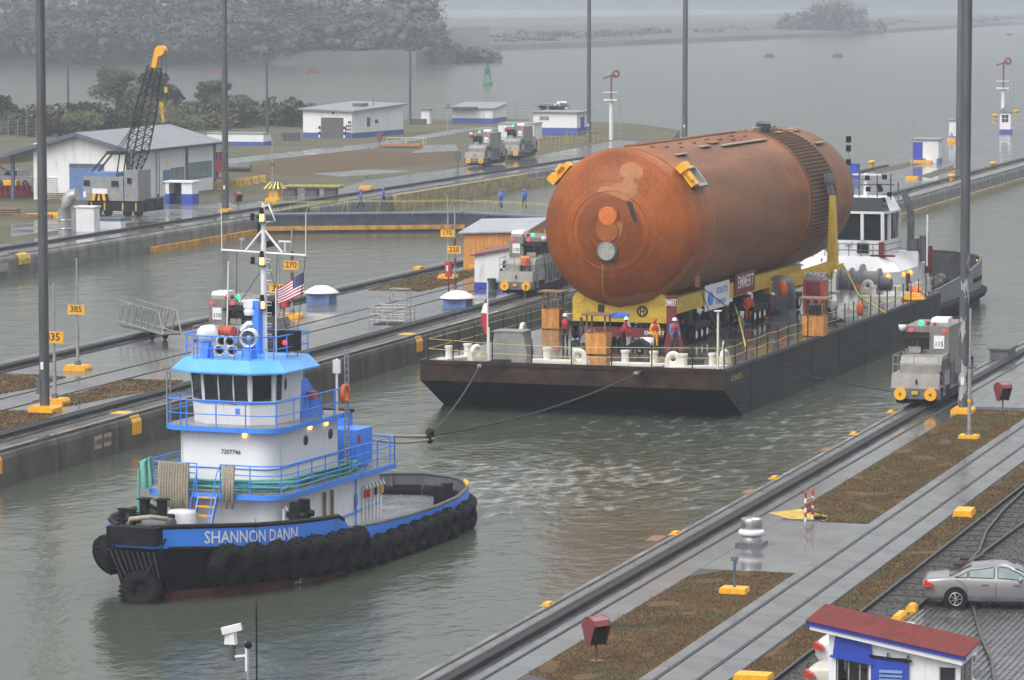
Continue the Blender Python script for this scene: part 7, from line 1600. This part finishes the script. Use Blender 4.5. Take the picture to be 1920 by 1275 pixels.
t = T('scaffold_frame', 'low tan scaffold platform on the grass before the warehouse', 'platform', P(752, 277), R(10)); MB('foampatch').box(-2.6, -1.2, .25, 2.6, 1.4, .45).put('deck', t); m = MB('paleyellow'); m.path([(-2, 1.4, 1.2), (2.9, 1.4, 1.2), (2.9, -.6, 1.2)], .05, 4)
for q in ((-2, 1.4), (.4, 1.4), (2.9, 1.4), (2.9, -.6)): m.cyl((*q, .2), (*q, 1.2), .05, n=4)
m.put('handrail', t)
for x0, x1, y, lb in ((1010, 1065, 281, 'yellow railing in front of the low white hut'), (1062, 1132, 270, 'yellow mesh railing in front of the switch house')):
    a, b_ = P(x0, y), P(x1, y - 4); t = T('railing', lb, 'railing', a); d = b_ - a; m = MB('yellowdull')
    for h in (.5, 1.0, 1.5): m.bar((0, 0, h), d + V((0, 0, h)), .06)
    for k in range(8): q = d * (k / 7); m.bar(q, q + V((0, 0, 1.5)), .07)
    m.put('rails', t)
# chain link fence along the back
fp_ = [P(-20, 266), P(150, 249), P(330, 234), P(560, 232), P(760, 228), P(1000, 222)]
t = T('chain_link_fence', 'grey chain link fence along the back of the lock grounds', 'fence', fp_[0]); wm = MB('galv'); ps = None
for a, b_ in zip(fp_, fp_[1:]):
    n_ = int((b_ - a).length / 3)
    for k in range(n_):
        q = a.lerp(b_, k / n_) - fp_[0]; q2 = a.lerp(b_, (k + 1) / n_) - fp_[0]
        if ps is None: ps = MB('grey').cyl((0, 0, 0), (0, 0, 2.6), .06, n=5).put('post', t, q).data
        else: link('post', ps, t, q)
        for h in (.2, .7, 1.2, 1.7, 2.2, 2.5): wm.cyl(q + V((0, 0, h)), q2 + V((0, 0, h)), .012, n=3, caps=False)
        for i in range(5): wm.cyl(q.lerp(q2, i / 5), q.lerp(q2, i / 5) + V((0, 0, 2.5)), .010, n=3, caps=False)
wm.put('wire_mesh', t)
for px, py, tp, lb in ((128, 232, 113, 'distant twin lamp post left of the crane'), (501, 272, 98, 'distant twin lamp post between workshop and warehouse'), (769, 234, 92, 'distant twin lamp post right of the warehouse')):
    p = P(px, py); h = ZT(p, tp) - p.z; t = T('lamp_post', lb, 'lamp post', p, 0, 'distant twin lamp posts'); MB('pole').cyl((0, 0, 0), (0, 0, h), .2, .14, 8).put('shaft', t); MB('pole').bx((0, 0, h - .05), (1.1, .3, .2)).bx((-.55, 0, h - .15), (.5, .5, .35)).bx((.55, 0, h - .15), (.5, .5, .35)).put('lamp_head', t)
# ------------------------------------------------------------------ vegetation, far shores, buoys
def leafy(mats, n_, blobs, size, seed):
    """many small leaf faces through the volume of several lobes; gaps stay open between them"""
    r = random.Random(seed); mb = MB(mats[0])
    for q in mats: mb.use(q)
    for _ in range(n_):
        c, rad = blobs[r.randrange(len(blobs))]; u = V((r.gauss(0, 1), r.gauss(0, 1), r.gauss(0, 1))).normalized() * (r.random() ** .35); p = V(c) + V((u.x * rad[0], u.y * rad[1], u.z * rad[2]))
        if mnoise.noise(p * 1.1 + V((seed, 0, 0))) < -.3: continue
        a = V((r.gauss(0, 1), r.gauss(0, 1), r.gauss(0, .6))).normalized(); b_ = a.orthogonal().normalized(); l = size * r.uniform(.6, 1.3); mb.k = r.randrange(len(mats))
        k = mb.vs([p - a * l, p + b_ * l * .55, p + a * l, p - b_ * l * .55]); mb.fc((k, k + 1, k + 2, k + 3))
    return mb
mt('foliage2', (.075, .10, .04), .8, var=.4, scale=.6)
TREES = {}
def tree(p, h, w_, seed, label, mats=('foliage', 'foliage2'), group='trees behind the crane'):
    r = random.Random(seed); t = T('broadleaf_tree', label, 'tree', p, r.uniform(0, 6), group)
    tr_ = MB('bark').cyl((0, 0, 0), (.1, 0, h * .5), w_ * .05, w_ * .03, 7); blobs = []
    for k in range(13):
        a = k * 2.4 + r.random(); z = h * r.uniform(.2, .88); d = w_ * .5 * r.uniform(.2, .8) * (1.25 - z / h); c = (d * math.cos(a), d * math.sin(a), z); tr_.cyl((.05, 0, h * r.uniform(.2, .45)), c, w_ * .02, w_ * .006, 5); s = r.uniform(.14, .26); blobs.append((c, (w_ * s, w_ * s, h * s * .75)))
    tr_.put('trunk', t); leafy(mats, 6500, blobs, .30, seed).put('crown', t)
tree(P(222, 214), 7.8, 10.5, 3, 'tallest dark green tree left of the crane boom'); tree(P(292, 216), 7.0, 8.5, 5, 'dark green tree directly behind the crane boom'); tree(P(262, 222), 5.2, 8.0, 8, 'lower green tree between the two tallest behind the crane'); tree(P(402, 222), 5.8, 9.5, 11, 'spreading tree left of the far light mast'); tree(P(450, 228), 4.4, 7.5, 14, 'small tree right of the far light mast'); tree(P(5, 246), 4.8, 7.0, 17, 'tree cut by the left edge above the dry bushes')
BM = []
for sd_, mats in ((31, ('foliagedry', 'foliagedry', 'foliage')), (37, ('foliagedry', 'foliagedry', 'foliage2')), (41, ('foliage', 'foliagedry', 'foliagedry'))):
    r = random.Random(sd_); bl = [((r.uniform(-2, 2), r.uniform(-1.3, 1.3), r.uniform(.5, 1.3)), (1.5, 1.2, .9)) for _ in range(6)]; BM.append(leafy(mats, 900, bl, .22, sd_))
bmesh_ = []
def BUSH_L(px, py, i):
    place = ('at the left edge' if px < 60 else 'left of the twin lamp post' if px < 115 else 'at the foot of the twin lamp post' if px < 150 else 'below the tallest tree' if px < 240 else 'behind the crane boom' if px < 320 else 'left of the far mast' if px < 410 else 'right of the far mast' if px < 480 else 'near the second lamp post')
    return f"{('dry brown', 'tawny', 'greenish')[i % 3]} bush {place}, {'lower' if i < 17 else 'upper'} row, {('leftmost', 'second', 'third', 'fourth', 'fifth', 'sixth', 'seventh', 'eighth', 'ninth', 'tenth', 'eleventh', 'twelfth', 'thirteenth', 'fourteenth', 'fifteenth', 'sixteenth', 'rightmost')[i if i < 17 else i - 17]} from left"
k = 0
for px, py in [(20 + 33 * i + (i * 37 % 13), 252 - i * 1.3 + (i * 17 % 7)) for i in range(17)] + [(60 + 45 * i, 236 - i * 1.2) for i in range(11)]:
    i0 = k; p = P(px, py); t = T('bush', BUSH_L(px, py, i0), 'bush', p, rnd.uniform(0, 6), 'bushes behind the back fence'); i = k % 3; k += 1
    if len(bmesh_) <= i: bmesh_.append(BM[i].put('foliage', t).data)
    else: link('foliage', bmesh_[i], t)
    t.scale = (1.5, 1.3, rnd.uniform(1.2, 2.0))
# far wooded shore on the left and the low banks beyond the lake
def bank(name, pts, h, mat, depth):
    """a low bank: shore line pixels on the water, rising inland"""
    P0 = [P(a, b_, 0) for a, b_ in pts]; m = MB(mat); A, B, C_ = [], [], []
    for q in P0: d = V((q.x, q.y, 0)).normalized(); A.append(V((q.x, q.y, -1))); B.append(q + d * 6 + V((0, 0, h * .4))); C_.append(q + d * depth + V((0, 0, h)))
    k = m.vs(A + B + C_); n_ = len(A)
    for i in range(n_ - 1): m.fc((k + i, k + i + 1, k + n_ + i + 1, k + n_ + i)); m.fc((k + n_ + i, k + n_ + i + 1, k + 2 * n_ + i + 1, k + 2 * n_ + i))
    return m.put(name, None, kind='structure')
bank('wooded_hill', [(-600, 126), (-200, 122), (200, 120), (500, 121), (780, 123), (830, 119), (880, 116), (918, 112)], 9, 'shore', 120)
bank('far_bank', [(780, 98), (1000, 92), (1300, 80), (1480, 72), (1600, 66), (1900, 46), (2300, 40)], 4.5, 'shore', 420)
bank('outer_bank', [(760, 60), (1200, 52), (1700, 34), (2200, 30)], 3, 'shore', 500)
def wood(name, spots, mat, seed):
    r = random.Random(seed); mb = MB(mat); mb.use('foliagedry'); mb.use('hillgreen')
    for p, h, w_ in spots:
        for b_ in range(7):
            c = p + V((r.uniform(-.5, .5) * w_, r.uniform(-.5, .5) * w_, h * r.uniform(.35, .85))); rad = w_ * r.uniform(.08, .15); mb.k = 0; rings = []
            for i in range(5):
                tt = math.pi * (i + .05) / 4.1; rings.append([c + V((math.cos(j * 1.047) * math.sin(tt) * rad * r.uniform(.75, 1.3), math.sin(j * 1.047) * math.sin(tt) * rad * r.uniform(.75, 1.3), -math.cos(tt) * rad * r.uniform(.7, 1.1))) for j in range(6)])
            mb.loft(rings, caps=False, sm=True)
        for b_ in range(330):
            c = p + V((r.uniform(-.62, .62) * w_, r.uniform(-.5, .5) * w_, h * r.uniform(.15, 1.02) - h * .2 * (r.random() ** 2))); a = V((r.gauss(0, 1), r.gauss(0, 1), r.gauss(0, .22))).normalized() * r.uniform(.4, .95); q = V((-a.y, a.x, r.gauss(0, .2))); k = mb.vs([c - a, c + q * .6, c + a, c - q * .6]); mb.k = 1 if r.random() < .1 else 0; mb.fc((k, k + 1, k + 2, k + 3))
    return mb.put(name, None, kind='stuff')
sp = []
for i in range(250):
    px = rnd.uniform(-250, 800); d = rnd.uniform(4, 110) if i % 3 else rnd.uniform(3, 20); q = P(px, 121, 0); u = V((q.x, q.y, 0)).normalized(); sp.append((q + u * d + V((0, 0, min(6, d * .1))), rnd.uniform(11, 19) if d > 25 else rnd.uniform(7, 13), rnd.uniform(9, 14)))
for i in range(16): px = 800 + i * 7.6; q = P(px, 118, 0); u = V((q.x, q.y, 0)).normalized(); sp.append((q + u * rnd.uniform(3, 25), 6.5 - i * .28 + rnd.uniform(-1, 1), rnd.uniform(5, 8)))
wood('hill_forest', sp, 'hillgreen', 5)
sp = []
for i in range(26): px = rnd.gauss(1550, 48); q = P(px, 66, 0); u = V((q.x, q.y, 0)).normalized(); sp.append((q + u * rnd.uniform(6, 40), max(5, 17 - abs(px - 1560) * .11) + rnd.uniform(-2, 2), rnd.uniform(8, 13)))
for i in range(70): px = rnd.uniform(950, 1950); q = P(px, 92 - (px - 1000) * .05, 0); u = V((q.x, q.y, 0)).normalized(); sp.append((q + u * rnd.uniform(60, 200), rnd.uniform(2, 5), rnd.uniform(6, 14)))
wood('far_bank_wood', sp, 'hillgreen', 9)
for px, py, lb in ((27, 130, 'distant red mooring buoy at the left edge of the lake'), (402, 134, 'distant red mooring buoy beside the far light mast'), (587, 136, 'distant red mooring buoy left of the warehouse lamp post'), (1443, 107, 'left one of two red mooring buoys at the right'), (1571, 107, 'right one of two red mooring buoys at the right'), (1893, 66, 'faintest red mooring buoy at the right edge')):
    t = T('mooring_buoy', lb, 'buoy', P(px, py, 0), .1, 'red mooring buoys on the lake'); MB('buoyred').prism([(-1.6, -.3), (1.6, -.3), (1.7, .3), (1.5, .5), (-1.5, .5), (-1.7, .3)], -1, 1, 'y').put('float', t); MB('buoyred').box(-1.1, -.7, .5, -.3, .7, 1.0).box(.2, -.7, .5, 1.2, .7, 1.05).cyl((0, 0, .5), (0, 0, 1.2), .2).put('top_gear', t)
t = T('channel_buoy', 'green lattice channel buoy on the lake off the wooded point', 'buoy', P(914, 159, 0), .2); MB('buoygreen').lathe([(0, -.5), (1.15, -.4), (1.2, .5), (.9, .75), (0, .8)], (0, 0, 0), 14).put('float', t); m = MB('buoygreen')
for x, y in ((-.6, -.6), (.6, -.6), (.6, .6), (-.6, .6)): m.bar((x, y, .7), (x * .75, y * .75, 4.2), .16)
for z in (1.5, 2.6, 3.6):
    for (a, b_) in (((-.6, -.6), (.6, .6)), ((-.6, .6), (.6, -.6))): m.bar((a[0], a[1], z), (b_[0], a[1], z), .1).bar((b_[0], a[1], z), (b_[0], b_[1], z), .1)
m.box(-.55, -.55, 2.2, .55, .55, 4.0); m.put('lattice', t); MB('buoygreen').cyl((0, 0, 4.2), (0, 0, 5.0), .22).put('lantern', t)

# ------------------------------------------------------------------ rain haze
HZM = bpy.data.materials.new('haze'); HZM.use_nodes = True; n = HZM.node_tree; n.nodes.remove(n.nodes['Principled BSDF'])
pv_ = n.nodes.new('ShaderNodeVolumePrincipled'); pv_.inputs['Color'].default_value = (.67, .73, .83, 1); pv_.inputs['Density'].default_value = .00032; pv_.inputs['Anisotropy'].default_value = .0
n.links.new(pv_.outputs[0], n.nodes['Material Output'].inputs['Volume']); MATS['haze'] = HZM
MB('haze').box(-3000, -200, -6, 2000, 4000, 48).put('haze', None, kind='stuff')
